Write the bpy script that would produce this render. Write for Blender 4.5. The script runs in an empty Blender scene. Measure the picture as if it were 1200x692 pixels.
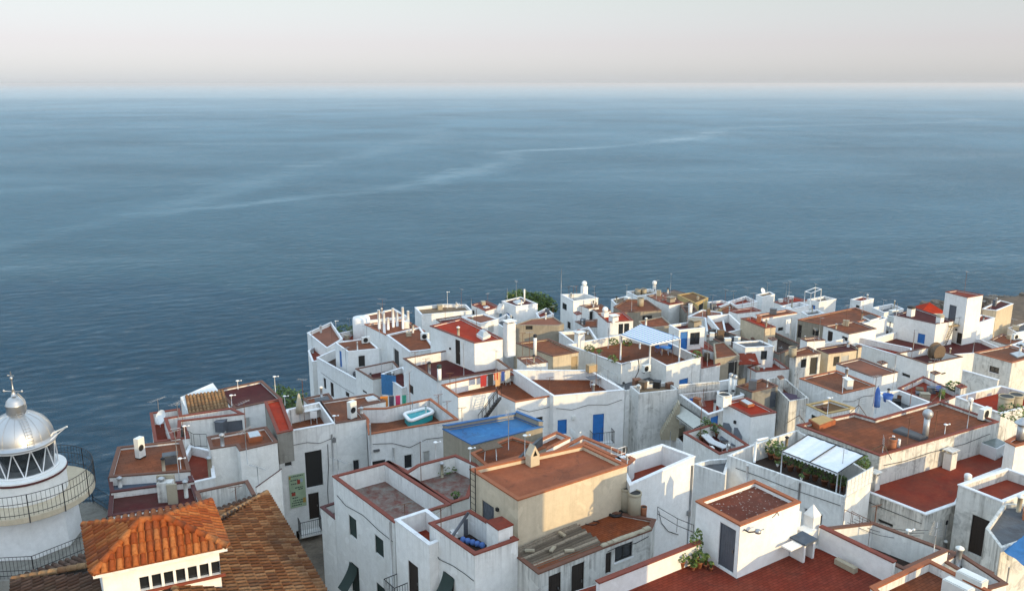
import bpy, math, random
from mathutils import Vector
random.seed(7)
R = random.Random(11)
S = bpy.context.scene
COL = S.collection
CAMZ = 60.0
F = 1000.0
TP = 0.248
PITCH = math.atan(TP)
CP, SP = math.cos(PITCH), math.sin(PITCH)
rad = math.radians
SUN_AZ = rad(-44)      # direction towards the sun in plan
SUN_EL = rad(8.5)

# ---------------------------------------------------------------- geometry helpers
def ray(px, py):
    u = (px - 600) / F; v = (py - 346) / F
    return Vector((u, CP - v * SP, -(SP + v * CP)))
def P(px, py, D):
    d = ray(px, py); t = D / -d.z
    return Vector((d.x * t, d.y * t, CAMZ - D))
def dtop(bx, by, Db, px, py):
    w = P(bx, by, Db); X = math.hypot(w.x, w.y); d = ray(px, py)
    return X / math.hypot(d.x, d.y) * -d.z
def up_at(w, py):
    """height z of the point straight above w that shows at picture row py"""
    v = (py - 346) / F
    # depth c = y*CP + D*SP ; v = (D*CP - y*SP)/c
    D = (w.y * SP + v * w.y * CP) / (CP - v * SP)
    return CAMZ - D
def inset(pts, t):
    n = len(pts); out = []
    for i in range(n):
        a, b, c = pts[i - 1], pts[i], pts[(i + 1) % n]
        d1 = Vector((b[0] - a[0], b[1] - a[1])); d2 = Vector((c[0] - b[0], c[1] - b[1]))
        d1.normalize(); d2.normalize()
        n1 = Vector((-d1.y, d1.x)); n2 = Vector((-d2.y, d2.x))
        m = n1 + n2
        k = m.length_squared
        if k < .15: m = n1; k = 1; s = t
        else: s = 2 * t / k
        s = max(-abs(t) * 2.2, min(abs(t) * 2.2, s))
        out.append((b[0] + m.x * s, b[1] + m.y * s))
    return out
def area(p):
    return sum(p[i - 1][0] * p[i][1] - p[i][0] * p[i - 1][1] for i in range(len(p))) / 2

class MB:
    def __init__(s): s.v = []; s.f = []; s.sm = []; s.mi = []; s.cur = 0
    def vs(s, l):
        b = len(s.v); s.v += [tuple(x) for x in l]; return b
    def face(s, l, sm=False):
        b = s.vs(l); s.f.append(tuple(range(b, b + len(l)))); s.sm.append(sm); s.mi.append(s.cur); return s
    def prism(s, poly, z0, z1, bottom=True):
        n = len(poly); b = s.vs([(x, y, z0) for x, y in poly] + [(x, y, z1) for x, y in poly])
        for i in range(n):
            j = (i + 1) % n; s.f.append((b + i, b + j, b + n + j, b + n + i))
        s.f.append(tuple(b + n + i for i in range(n)))
        k = n + 1
        if bottom: s.f.append(tuple(b + i for i in range(n - 1, -1, -1))); k += 1
        s.sm += [False] * k; s.mi += [s.cur] * k; return s
    def hexa(s, p):
        b = s.vs(p)
        for q in ((0, 3, 2, 1), (4, 5, 6, 7), (0, 1, 5, 4), (1, 2, 6, 5), (2, 3, 7, 6), (3, 0, 4, 7)):
            s.f.append(tuple(b + i for i in q)); s.sm.append(False); s.mi.append(s.cur)
        return s
    def box(s, c, d, rz=0):
        x, y, z = d[0] / 2, d[1] / 2, d[2] / 2; ca, sa = math.cos(rz), math.sin(rz)
        p = []
        for Z in (-z, z):
            for X, Y in ((-x, -y), (x, -y), (x, y), (-x, y)):
                p.append((c[0] + X * ca - Y * sa, c[1] + X * sa + Y * ca, c[2] + Z))
        return s.hexa(p)
    def obox(s, c, ax, d):
        """box centred c with axes ax (3 unit vectors) and sizes d"""
        p = []
        c = Vector(c)
        for Z in (-.5, .5):
            for X, Y in ((-.5, -.5), (.5, -.5), (.5, .5), (-.5, .5)):
                p.append(c + ax[0] * X * d[0] + ax[1] * Y * d[1] + ax[2] * Z * d[2])
        return s.hexa(p)
    def tube(s, pts, r, n=6, r1=None, cap=True, sm=True):
        pts = [Vector(p) for p in pts]; m = len(pts); rings = []
        for i, p in enumerate(pts):
            d = (pts[min(i + 1, m - 1)] - pts[max(i - 1, 0)])
            if d.length < 1e-6: d = Vector((0, 0, 1))
            d.normalize()
            a = d.cross(Vector((0, 0, 1)) if abs(d.z) < .95 else Vector((1, 0, 0))); a.normalize(); b = d.cross(a)
            q = r if r1 is None else r + (r1 - r) * i / max(1, m - 1)
            if isinstance(r, (list, tuple)): q = r[i]
            rings.append(s.vs([p + a * q * math.cos(2 * math.pi * k / n) + b * q * math.sin(2 * math.pi * k / n) for k in range(n)]))
        for i in range(m - 1):
            for k in range(n):
                l = (k + 1) % n
                s.f.append((rings[i] + k, rings[i] + l, rings[i + 1] + l, rings[i + 1] + k)); s.sm.append(sm); s.mi.append(s.cur)
        if cap:
            s.f.append(tuple(rings[0] + k for k in range(n))); s.f.append(tuple(rings[-1] + k for k in range(n - 1, -1, -1)))
            s.sm += [False, False]; s.mi += [s.cur] * 2
        return s
    def lathe(s, c, prof, n=24, sm=True, a0=0.0, top=True):
        c = Vector(c); rings = []
        for r, z in prof:
            rings.append(s.vs([(c.x + r * math.cos(a0 + 2 * math.pi * k / n), c.y + r * math.sin(a0 + 2 * math.pi * k / n), c.z + z) for k in range(n)]))
        for i in range(len(prof) - 1):
            for k in range(n):
                l = (k + 1) % n
                s.f.append((rings[i] + k, rings[i] + l, rings[i + 1] + l, rings[i + 1] + k)); s.sm.append(sm); s.mi.append(s.cur)
        if prof[0][0] > 1e-3: s.f.append(tuple(rings[0] + k for k in range(n - 1, -1, -1))); s.sm.append(False); s.mi.append(s.cur)
        if prof[-1][0] > 1e-3 and top: s.f.append(tuple(rings[-1] + k for k in range(n))); s.sm.append(False); s.mi.append(s.cur)
        return s
    def build(s, name, mat, parent=None, origin=None):
        if not s.v: return None
        if parent is not None: o = Vector(WORG[parent.name])
        elif origin is not None: o = Vector(origin)
        else:
            n = len(s.v); o = Vector((sum(v[0] for v in s.v) / n, sum(v[1] for v in s.v) / n, min(v[2] for v in s.v)))
        me = bpy.data.meshes.new(name)
        me.from_pydata([(v[0] - o.x, v[1] - o.y, v[2] - o.z) for v in s.v], [], s.f)
        for m in (mat if isinstance(mat, list) else [mat]): me.materials.append(m)
        me.polygons.foreach_set('use_smooth', s.sm)
        if isinstance(mat, list): me.polygons.foreach_set('material_index', s.mi)
        me.update()
        ob = bpy.data.objects.new(name, me); COL.objects.link(ob)
        if parent is not None: ob.parent = parent
        else: ob.location = o
        WORG[ob.name] = tuple(o)
        return ob
WORG = {}
def tag(o, label=None, cat=None, group=None, kind=None):
    if label: o['label'] = label
    if cat: o['category'] = cat
    if group: o['group'] = group
    if kind: o['kind'] = kind
    return o
def empty(name, loc, label=None, cat=None, group=None):
    o = bpy.data.objects.new(name, None); COL.objects.link(o); o.location = loc; o.empty_display_size = .3
    WORG[o.name] = tuple(loc)
    return tag(o, label, cat, group)
def kids(o): return [c for c in ALLK.get(o.name, [])]
def copy_tree(o, parent=None):
    c = o.copy(); COL.objects.link(c)
    if parent is not None: c.parent = parent
    for ch in [x for x in COL.objects if x.parent == o]: copy_tree(ch, c)
    return c

# ---------------------------------------------------------------- materials
def newmat(name):
    m = bpy.data.materials.new(name); m.use_nodes = True; nt = m.node_tree
    return m, nt, nt.nodes['Principled BSDF']
def N(nt, t, **k):
    n = nt.nodes.new(t)
    for a, b in k.items():
        if a.startswith('i_'): n.inputs[a[2:].replace('_', ' ')].default_value = b
        else: setattr(n, a, b)
    return n
def ramp(nt, fac, stops):
    r = nt.nodes.new('ShaderNodeValToRGB'); e = r.color_ramp.elements
    while len(e) < len(stops): e.new(.5)
    for i, (p, c) in enumerate(stops):
        e[i].position = p; e[i].color = (c[0], c[1], c[2], 1) if isinstance(c, (tuple, list)) else (c, c, c, 1)
    nt.links.new(fac, r.inputs[0]); return r.outputs[0]
def mix(nt, f, a, b, mode='MIX'):
    m = nt.nodes.new('ShaderNodeMix'); m.data_type = 'RGBA'; m.blend_type = mode
    for s, v in ((m.inputs[0], f), (m.inputs[6], a), (m.inputs[7], b)):
        if hasattr(v, 'links') or hasattr(v, 'is_linked'): nt.links.new(v, s)
        elif isinstance(v, (tuple, list)): s.default_value = (v[0], v[1], v[2], 1)
        else: s.default_value = v
    return m.outputs[2]
def noise(nt, scale, det=4, rough=.55, vec=None, sc=None, dist=0):
    n = nt.nodes.new('ShaderNodeTexNoise'); n.inputs['Scale'].default_value = scale
    n.inputs['Detail'].default_value = det; n.inputs['Roughness'].default_value = rough; n.inputs['Distortion'].default_value = dist
    g = nt.nodes.new('ShaderNodeNewGeometry'); src = g.outputs['Position'] if vec is None else vec
    if sc:
        mp = nt.nodes.new('ShaderNodeMapping'); mp.inputs['Scale'].default_value = sc; nt.links.new(src, mp.inputs[0]); src = mp.outputs[0]
    nt.links.new(src, n.inputs['Vector']); return n.outputs['Fac']
def bump(nt, bs, h, s=.3, d=.02):
    b = nt.nodes.new('ShaderNodeBump'); b.inputs['Strength'].default_value = s; b.inputs['Distance'].default_value = d
    nt.links.new(h, b.inputs['Height']); nt.links.new(b.outputs[0], bs.inputs['Normal'])
def plaster(name, c, grime=.3, streak=.4, gc=(.22, .19, .15), rough=.88, drip=.45, patch=.5):
    m, nt, b = newmat(name)
    big = noise(nt, .45, 5, .6); mid = noise(nt, 3.2, 6, .65); st = noise(nt, 1.0, 4, .6, sc=(4.2, 4.2, .28))
    c2 = tuple(x * .86 for x in c)
    col = mix(nt, ramp(nt, mid, [(.35, 0), (.75, 1)]), c, c2)
    col = mix(nt, ramp(nt, big, [(.42, 0), (.7, .5)]), col, tuple(x * y for x, y in zip(c, (.82, .80, .76))))
    if streak: 
        a = N(nt, 'ShaderNodeMath', operation='MULTIPLY'); nt.links.new(ramp(nt, st, [(.5, 0), (.72, 1)]), a.inputs[0]); nt.links.new(ramp(nt, big, [(.4, .1), (.65, 1)]), a.inputs[1])
        a2 = N(nt, 'ShaderNodeMath', operation='MULTIPLY'); nt.links.new(a.outputs[0], a2.inputs[0]); a2.inputs[1].default_value = streak
        col = mix(nt, a2.outputs[0], col, gc)
    if grime:
        pt = noise(nt, 1.3, 8, .7, dist=.6)
        g = N(nt, 'ShaderNodeMath', operation='MULTIPLY'); nt.links.new(ramp(nt, pt, [(.52, 0), (.68, 1)]), g.inputs[0]); g.inputs[1].default_value = grime
        col = mix(nt, g.outputs[0], col, gc)
    at_ = nt.nodes.new('ShaderNodeAttribute'); at_.attribute_name = 'drop'; D_ = at_.outputs['Fac']
    def mm(op, a, b_=0.0):
        q = nt.nodes.new('ShaderNodeMath'); q.operation = op
        for i, v in enumerate((a, b_)):
            if hasattr(v, 'is_linked'): nt.links.new(v, q.inputs[i])
            else: q.inputs[i].default_value = v
        return q.outputs[0]
    fine = noise(nt, 1.0, 5, .65, sc=(7, 7, .22)); wide = noise(nt, .7, 3, .5, sc=(1, 1, .3))
    lenf = mm('MULTIPLY', ramp(nt, wide, [(.35, .25), (.7, 1)]), 2.4)
    fall = mm('MAXIMUM', mm('SUBTRACT', 1.0, mm('DIVIDE', mm('SUBTRACT', D_, 1.0), lenf)), 0.0)
    on = mm('GREATER_THAN', D_, .5)
    oi_ = nt.nodes.new('ShaderNodeObjectInfo')
    dr = mm('MULTIPLY', mm('MULTIPLY', ramp(nt, fine, [(.44, 0), (.66, 1)]), fall), mm('MULTIPLY', mm('MULTIPLY', on, drip), ramp(nt, oi_.outputs['Random'], [(0, .15), (1, 1.0)])))
    col = mix(nt, dr, col, (.09, .08, .068))
    pat = noise(nt, .9, 3, .5, dist=.8); col = mix(nt, ramp(nt, pat, [(.60, 0), (.615, patch)]), col, tuple(min(.9, x * 1.08) for x in c))
    col = mix(nt, 1.0, col, ramp(nt, oi_.outputs['Random'], [(0, (1, 1, 1)), (.35, (.98, .97, .94)), (.6, (.90, .90, .90)), (1, (1, .985, .955))]), 'MULTIPLY')
    nt.links.new(col, b.inputs['Base Color']); b.inputs['Roughness'].default_value = rough; b.inputs['Specular IOR Level'].default_value = .15
    bv = nt.nodes.new('ShaderNodeBevel'); bv.samples = 3; bv.inputs['Radius'].default_value = .045
    bp_ = nt.nodes.new('ShaderNodeBump'); bp_.inputs['Strength'].default_value = .45; bp_.inputs['Distance'].default_value = .05; nt.links.new(noise(nt, 2.6, 7, .7), bp_.inputs['Height'])
    nt.links.new(bv.outputs[0], bp_.inputs['Normal']); nt.links.new(bp_.outputs[0], b.inputs['Normal']); return m
def roofm(name, c, c2, dirt=.4, tile=0, rough=.8, spec=None, scale=1.0):
    """painted or tiled flat roof"""
    m, nt, b = newmat(name)
    n1 = noise(nt, .9 * scale, 6, .65, dist=.4); n2 = noise(nt, 5, 5, .6); n3 = noise(nt, .35, 4, .6)
    col = mix(nt, ramp(nt, n1, [(.35, 0), (.66, 1)]), c, c2)
    col = mix(nt, ramp(nt, n2, [(.4, 0), (.8, .45)]), col, tuple(x * .55 for x in c))
    g = N(nt, 'ShaderNodeMath', operation='MULTIPLY'); nt.links.new(ramp(nt, n3, [(.42, 0), (.62, 1)]), g.inputs[0]); g.inputs[1].default_value = dirt
    col = mix(nt, g.outputs[0], col, (.085, .062, .048))
    n4 = noise(nt, 1.7, 6, .7, dist=.5); col = mix(nt, ramp(nt, n4, [(.56, 0), (.70, .38)]), col, tuple(min(.5, x * 1.3 + .02) for x in c2))
    n5 = noise(nt, .8, 5, .6, dist=1.2); col = mix(nt, ramp(nt, n5, [(.58, 0), (.61, .35), (.63, .12)]), col, (.05, .032, .026))
    h = n2
    if tile:
        geo = nt.nodes.new('ShaderNodeNewGeometry'); mp = nt.nodes.new('ShaderNodeMapping')
        mp.inputs['Rotation'].default_value = (0, 0, rad(-33.5)); nt.links.new(geo.outputs['Position'], mp.inputs[0])
        br = nt.nodes.new('ShaderNodeTexBrick'); br.offset = .5
        br.inputs['Scale'].default_value = 1.0; br.inputs['Brick Width'].default_value = tile * 2; br.inputs['Row Height'].default_value = tile
        br.inputs['Mortar Size'].default_value = .012; br.inputs['Color1'].default_value = (1, 1, 1, 1); br.inputs['Color2'].default_value = (.72, .72, .72, 1)
        br.inputs['Mortar'].default_value = (.42, .4, .38, 1); nt.links.new(mp.outputs[0], br.inputs['Vector'])
        col = mix(nt, .8, col, br.outputs['Color'], 'MULTIPLY')
    if spec:
        s = noise(nt, 9, 2, .4); col = mix(nt, ramp(nt, s, [(.66, 0), (.69, .8)]), col, spec)
    nt.links.new(col, b.inputs['Base Color']); b.inputs['Roughness'].default_value = rough; b.inputs['Specular IOR Level'].default_value = .12
    bump(nt, b, h, .3, .02); return m
def flat(name, c, rough=.6, metal=0, var=.25, scale=4, trans=0):
    m, nt, b = newmat(name); n = noise(nt, scale, 4, .6)
    col = mix(nt, ramp(nt, n, [(.3, 0), (.75, 1)]), c, tuple(x * (1 - var) for x in c))
    nt.links.new(col, b.inputs['Base Color']); b.inputs['Roughness'].default_value = rough; b.inputs['Metallic'].default_value = metal
    bump(nt, b, n, .15, .01); return m
def glassm(name, c=(.015, .018, .022)):
    m, nt, b = newmat(name); b.inputs['Base Color'].default_value = (*c, 1); b.inputs['Roughness'].default_value = .12
    b.inputs['Specular IOR Level'].default_value = .6; return m
def tilem(name, a, b_, c):
    m, nt, b = newmat(name); g = nt.nodes.new('ShaderNodeNewGeometry')
    col = ramp(nt, g.outputs['Random Per Island'], [(0, a), (.45, b_), (1, c)])
    n = noise(nt, 9, 5, .65); col = mix(nt, ramp(nt, n, [(.45, 0), (.75, .75)]), col, tuple(x * .4 for x in b_))
    n2 = noise(nt, .8, 5, .6); col = mix(nt, ramp(nt, n2, [(.5, 0), (.75, .5)]), col, (.12, .09, .06))
    nt.links.new(col, b.inputs['Base Color']); b.inputs['Roughness'].default_value = .85; b.inputs['Specular IOR Level'].default_value = .15; bump(nt, b, n, .4, .015); return m

M = dict(
    white=plaster('plaster_white', (.80, .80, .79), .12, .16, drip=.40),
    clean=plaster('plaster_clean', (.85, .85, .845), .06, .1, drip=.16, patch=.3),
    dirty=plaster('plaster_dirty', (.70, .69, .66), .5, .95, (.10, .095, .085), drip=.85),
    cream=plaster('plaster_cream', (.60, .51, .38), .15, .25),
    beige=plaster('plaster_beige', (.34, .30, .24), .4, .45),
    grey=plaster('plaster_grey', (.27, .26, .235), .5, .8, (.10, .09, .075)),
    yellow=plaster('plaster_yellow', (.55, .42, .20), .25, .3),
    red=roofm('roof_red', (.20, .028, .015), (.24, .044, .022), .3),
    bright=roofm('roof_bright_red', (.30, .022, .008), (.38, .04, .012), .15),
    maroon=roofm('roof_maroon', (.065, .012, .012), (.095, .02, .018), .25),
    brown=roofm('roof_brown', (.22, .070, .032), (.25, .092, .045), .4, .14),
    brown2=roofm('roof_brown_worn', (.27, .080, .033), (.19, .062, .029), .4, .3),
    orange=roofm('roof_orange', (.25, .066, .022), (.19, .05, .02), .3, .14),
    ochre=roofm('roof_ochre', (.19, .10, .03), (.14, .065, .03), .4),
    tan=roofm('roof_tan', (.22, .15, .09), (.28, .20, .13), .4, .3),
    greyr=roofm('roof_grey_worn', (.22, .20, .175), (.15, .04, .028), .2, 0, .85, None, 2.2),
    slate=roofm('roof_slate', (.13, .14, .15), (.09, .09, .095), .3),
    pink=roofm('roof_pink', (.25, .10, .062), (.21, .08, .048), .3),
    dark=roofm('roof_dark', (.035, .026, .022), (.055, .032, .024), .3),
    blue=roofm('roof_blue', (.04, .16, .36), (.055, .20, .40), .2),
    tred=roofm('roof_tiled_red', (.20, .032, .018), (.25, .045, .022), .25, .14),
    speck=roofm('roof_speckled', (.13, .035, .02), (.165, .045, .026), .25, 0, .8, (.45, .42, .38)),
    steel=roofm('roof_bluegrey', (.07, .10, .14), (.09, .115, .15), .25),
    copr=flat('coping_red', (.20, .042, .022), .8), copo=flat('coping_orange', (.34, .10, .035), .8), copb=flat('coping_brown', (.15, .065, .04), .85),
    copw=flat('coping_white', (.78, .78, .78), .8), copy=flat('coping_ochre', (.45, .30, .12), .85), copm=flat('coping_maroon', (.085, .018, .016), .8),
    copu=flat('coping_blue', (.045, .14, .32), .8),
    glass=glassm('glass_dark'), frame=flat('frame_white', (.72, .72, .72), .5, 0, .1), framed=flat('frame_and_shade_dark', (.018, .017, .016), .6),
    dbrown=flat('door_brown', (.026, .016, .011), .7, 0, .4, 9), dgrey=flat('door_grey', (.10, .11, .13), .6), dblue=flat('door_blue', (.02, .16, .48), .55),
    dgreen=flat('shutter_green', (.015, .035, .03), .6), dtan=flat('door_tan', (.40, .29, .16), .7), dlight=flat('door_light', (.45, .45, .43), .6),
    iron=flat('iron_black', (.018, .018, .02), .5, .3), steelm=flat('metal_grey', (.38, .38, .38), .4, .7), galv=flat('galvanised', (.45, .46, .47), .4, .5),
    whitep=flat('white_paint', (.80, .80, .79), .45, 0, .1), plas=flat('white_plastic', (.72, .72, .68), .5, 0, .15),
    tankm=plaster('tank_cement', (.42, .37, .28), .3, .5), wood=flat('wood_grey', (.16, .11, .07), .85, 0, .5, 12), rust=flat('rust', (.20, .09, .05), .9, 0, .5, 14),
    dome=None, canvas=flat('canvas_white', (.74, .76, .78), .85, 0, .12), canvasb=flat('canvas_beige', (.50, .50, .45), .85, 0, .15),
    tarp=flat('tarp_blue', (.05, .20, .42), .7, 0, .3), blue2=flat('blue_cloth', (.04, .12, .40), .8), leaf=None,
    bar=flat('handle_metal', (.3, .3, .3), .35, .8), pot=flat('pot_terracotta', (.35, .13, .06), .8), rock=None)
m, nt, b = newmat('dome_silver'); b.inputs['Base Color'].default_value = (.44, .45, .46, 1); b.inputs['Metallic'].default_value = .8
nn = noise(nt, 3, 4, .6); nt.links.new(ramp(nt, nn, [(.3, .30), (.8, .45)]), b.inputs['Roughness']); M['dome'] = m
m, nt, b = newmat('leaves'); g = nt.nodes.new('ShaderNodeNewGeometry')
nt.links.new(ramp(nt, g.outputs['Random Per Island'], [(0, (.03, .06, .012)), (.6, (.075, .13, .022)), (1, (.15, .20, .035))]), b.inputs['Base Color']); b.inputs['Roughness'].default_value = .7; M['leaf'] = m
m, nt, b = newmat('rock'); n1 = noise(nt, .35, 7, .65); n2 = noise(nt, 2, 6, .7)
c = mix(nt, ramp(nt, n1, [(.35, 0), (.65, 1)]), (.10, .08, .06), (.24, .19, .14)); c = mix(nt, ramp(nt, n2, [(.4, 0), (.7, .6)]), c, (.05, .045, .035))
nt.links.new(c, b.inputs['Base Color']); b.inputs['Roughness'].default_value = .95; bump(nt, b, n2, .8, .3); M['rock'] = m
m, nt, b = newmat('corrugated'); g = noise(nt, 6, 5, .7); c = mix(nt, ramp(nt, g, [(.35, 0), (.7, 1)]), (.23, .18, .13), (.10, .075, .055))
nt.links.new(c, b.inputs['Base Color']); b.inputs['Roughness'].default_value = .95; M['corr'] = m
M['yroof'] = roofm('roof_orange_brown', (.31, .098, .046), (.25, .075, .036), .2)
M['tile_o'] = tilem('tiles_orange', (.20, .045, .015), (.30, .08, .022), (.38, .14, .045))
M['sheet'] = tilem('cement_sheet', (.07, .055, .042), (.17, .135, .10), (.34, .28, .21))
M['tile_b'] = tilem('tiles_brown', (.085, .034, .016), (.135, .055, .022), (.22, .12, .06))
M['tile_b_shade'] = tilem('tiles_brown_shade', (.055, .03, .02), (.08, .04, .025), (.12, .07, .05))  # brown tiles again, darkened for the roof faces turned from the sun
M['tile_t'] = tilem('tiles_tan', (.22, .12, .06), (.30, .19, .10), (.20, .10, .05))

# ---------------------------------------------------------------- houses
HOUSES = []
COPS = dict(yroof='copo', red='copr', bright='copr', maroon='copm', brown='copb', brown2='copb', orange='copo', ochre='copy', tan='copb', greyr='copr', slate='copw',
            pink='copb', dark='copb', blue='copu', tred='copr', speck='copo', steel='copm')
def house(label, px, D, h=9.0, roof='brown', wall='white', sink=.08, cop=None, wins=(), up=None, base=None, cat='house', name='townhouse', th=.16, skirt=True, copw=0):
    """px: roof outline in the picture, counter-clockwise seen from above; D: metres below the camera of that outline"""
    if base: D = dtop(base[0], base[1], base[2], px[1][0], px[1][1]); h = base[2] - D + .05
    w = [P(x, y, D) for x, y in px]
    if len(w) == 3: w.append(w[0] + w[2] - w[1])
    pts = [(v.x, v.y) for v in w]
    if area(pts) < 0: pts = pts[::-1]; print('FLIPPED', label)
    n = len(pts); zt = CAMZ - D; zb = zt - h
    root = empty(name, (pts[1][0], pts[1][1], zb), label, cat)
    inn = inset(pts, th); zf = zt - sink
    mw = MB(); openings = []
    for i in range(n):
        a = Vector(pts[i]); bb = Vector(pts[(i + 1) % n]); L = (bb - a).length; e = (bb - a) / L; nrm = Vector((e.y, -e.x))
        ops = []
        for wd in wins:
            if wd[0] != i: continue
            _, x0, y0, x1, y1, kind = wd
            def hit(x, y):
                d = ray(x, y); den = d.x * nrm.x + d.y * nrm.y; t = (a.x * nrm.x + a.y * nrm.y) / den
                q = d * t; return (Vector((q.x, q.y)) - a).dot(e), CAMZ + q.z
            u0, z1 = hit(x0, y0); u1, z0 = hit(x1, y1)
            if u0 > u1: u0, u1 = u1, u0
            u0 = max(.08, u0); u1 = min(L - .08, u1); z1 = min(z1, zt - .06 if sink < .3 else zt - .1); z0 = max(z0, zb + .02)
            if u1 - u0 < .12 or z1 - z0 < .12: print('BADWIN', label, wd, round(u0, 2), round(u1, 2), round(L, 2), round(z0 - zb, 2), round(z1 - zt, 2)); continue
            ops.append((u0, u1, z0, z1, kind))
        us = sorted({0, L} | {o[0] for o in ops} | {o[1] for o in ops}); zs = sorted({zb, zt} | {o[2] for o in ops} | {o[3] for o in ops})
        def pt(u, z, dep=0): return (a.x + e.x * u - nrm.x * dep, a.y + e.y * u - nrm.y * dep, z)
        for p in range(len(us) - 1):
            for q in range(len(zs) - 1):
                uc = (us[p] + us[p + 1]) / 2; zc = (zs[q] + zs[q + 1]) / 2
                if any(o[0] < uc < o[1] and o[2] < zc < o[3] for o in ops): continue
                mw.face([pt(us[p], zs[q]), pt(us[p + 1], zs[q]), pt(us[p + 1], zs[q + 1]), pt(us[p], zs[q + 1])])
        for (u0, u1, z0, z1, kind) in ops:
            dp = .13
            mw.face([pt(u0, z0), pt(u1, z0), pt(u1, z0, dp), pt(u0, z0, dp)]); mw.face([pt(u0, z1), pt(u0, z1, dp), pt(u1, z1, dp), pt(u1, z1)])
            mw.face([pt(u0, z0), pt(u0, z0, dp), pt(u0, z1, dp), pt(u0, z1)]); mw.face([pt(u1, z0), pt(u1, z1), pt(u1, z1, dp), pt(u1, z0, dp)])
        openings.append((a, e, nrm, ops))
    for i in range(n):   # inner faces and bottom
        j = (i + 1) % n
        mw.face([(*inn[j], zf - .02), (*inn[i], zf - .02), (*inn[i], zt), (*inn[j], zt)])
        mw.face([(*pts[i], zt), (*pts[j], zt), (*inn[j], zt), (*inn[i], zt)])
    wo_ = mw.build('walls', M[wall], root); at_ = wo_.data.attributes.new('drop', 'FLOAT', 'POINT')
    at_.data.foreach_set('value', [1.0 + max(0, zt - v[2]) for v in mw.v])
    MB().face([(*q, zf) for q in inn]).build('roof_floor', M[roof], root)
    # coping
    ck = cop or COPS[roof]
    if ck != 'none':
        o1 = inset(pts, -.035); i1 = inset(pts, th + .015 + copw); mc = MB(); hh = .055
        for i in range(n):
            j = (i + 1) % n
            A, B, C, E = o1[i], o1[j], i1[j], i1[i]
            mc.face([(*A, zt + hh), (*B, zt + hh), (*C, zt + hh), (*E, zt + hh)])
            mc.face([(*A, zt - .012), (*B, zt - .012), (*B, zt + hh), (*A, zt + hh)])
            mc.face([(*C, zt - .012), (*E, zt - .012), (*E, zt + hh), (*C, zt + hh)])
            mc.face([(*B, zt - .012), (*A, zt - .012), (*E, zt - .012), (*C, zt - .012)])
        mc.build('coping', M[ck], root)
    if up:
        for i, ph in up.items():
            j = (i + 1) % n
            mp = MB(); mp.prism([pts[i], pts[j], inn[j], inn[i]], zt + .058, zt + ph); pr = mp.build('parapet', M[wall], root)
            o1 = inset(pts, -.03); i1 = inset(pts, th + .03)
            if ck != 'none': MB().prism([o1[i], o1[j], i1[j], i1[i]], zt + ph + .003, zt + ph + .055).build('coping', M[ck], root)
    for (a, e, nrm, ops) in openings:
        for (u0, u1, z0, z1, kind) in ops:
            fill_opening(root, a, e, nrm, u0, u1, z0, z1, kind)
    HOUSES.append((label, pts, zt, zf, zb, root)); 
    return dict(root=root, pts=pts, zt=zt, zf=zf, zb=zb, D=D)
DOORM = dict(d='dbrown', g='dgrey', b='dblue', s='dgreen', t='dtan', l='dlight')
def fill_opening(root, a, e, nrm, u0, u1, z0, z1, kind):
    def bx(mb, ua, ub, za, zb_, d0, d1):
        p = []
        for z in (za, zb_):
            for u, d in ((ua, d0), (ub, d0), (ub, d1), (ua, d1)):
                p.append((a.x + e.x * u - nrm.x * d, a.y + e.y * u - nrm.y * d, z))
        mb.hexa(p)
    W = u1 - u0; H = z1 - z0
    if kind[0] in 'wW':      # window: white frame + dark glass
        fr = MB(); t = min(.06, W * .12, H * .12)
        g = .003
        bx(fr, u0 + g, u1 - g, z0 + g, z0 + t, .05, .11); bx(fr, u0 + g, u1 - g, z1 - t, z1 - g, .05, .11)
        bx(fr, u0 + g, u0 + t, z0 + t + g, z1 - t - g, .05, .11); bx(fr, u1 - t, u1 - g, z0 + t + g, z1 - t - g, .05, .11)
        nm = 1 if W > .7 else 0
        for k in range(nm):
            uc = (u0 + u1) / 2; bx(fr, uc - t * .5, uc + t * .5, z0 + t + g, z1 - t - g, .052, .108)
        wf = MB(); bx(wf, u0 + t * .6, u1 - t * .6, z0 + t * .6, z1 - t * .6, .085, .10)
        bx(wf, u0 - .0, u1 + .0, z0 - .001, z1 + .001, .124, .13)
        wo = wf.build('window', M['glass'], root); fr.build('frame', M['framed' if kind[0] == 'W' else 'frame'], wo)
        if H < W * 2.4 and kind[-1] != 'n':
            sl = MB(); bx(sl, u0 - .05, u1 + .05, z0 - .05, z0 + .002, -.05, .0); sl.build('sill', M['copw'], wo)
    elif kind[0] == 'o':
        o = MB(); bx(o, u0, u1, z0, z1, .12, .13); o.build('opening', M['framed'], root)  # dark sheet stands for the shade of the room behind
    else:
        d = MB(); bx(d, u0 + .04, u1 - .04, z0 + .01, z1 - .04, .07, .11)
        # panels
        nb = max(2, int(W / .14))
        for k in range(nb):
            ua = u0 + .06 + (W - .12) * k / nb; bx(d, ua + .006, ua + (W - .12) / nb - .006, z0 + .05, z1 - .09, .06, .0699)
        bx(d, u0, u1, z0, z1, .124, .13)
        nm = 'shutter' if kind[0] == 's' else 'door'
        do = d.build(nm, M[DOORM[kind[0]]], root)
        f = MB(); bx(f, u0 + .002, u0 + .038, z0, z1 - .002, .04, .12); bx(f, u1 - .038, u1 - .002, z0, z1 - .002, .04, .12); bx(f, u0 + .04, u1 - .04, z1 - .038, z1 - .002, .04, .12)
        f.build('frame', M[DOORM[kind[0]]] if kind[0] != 'l' else M['frame'], do)
        if nm == 'door' and H > 1.2:
            hm = MB(); bx(hm, u1 - .14, u1 - .10, z0 + H * .45, z0 + H * .52, .01, .059); hm.build('handle', M['bar'], do)
H = house
X = {}
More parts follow.
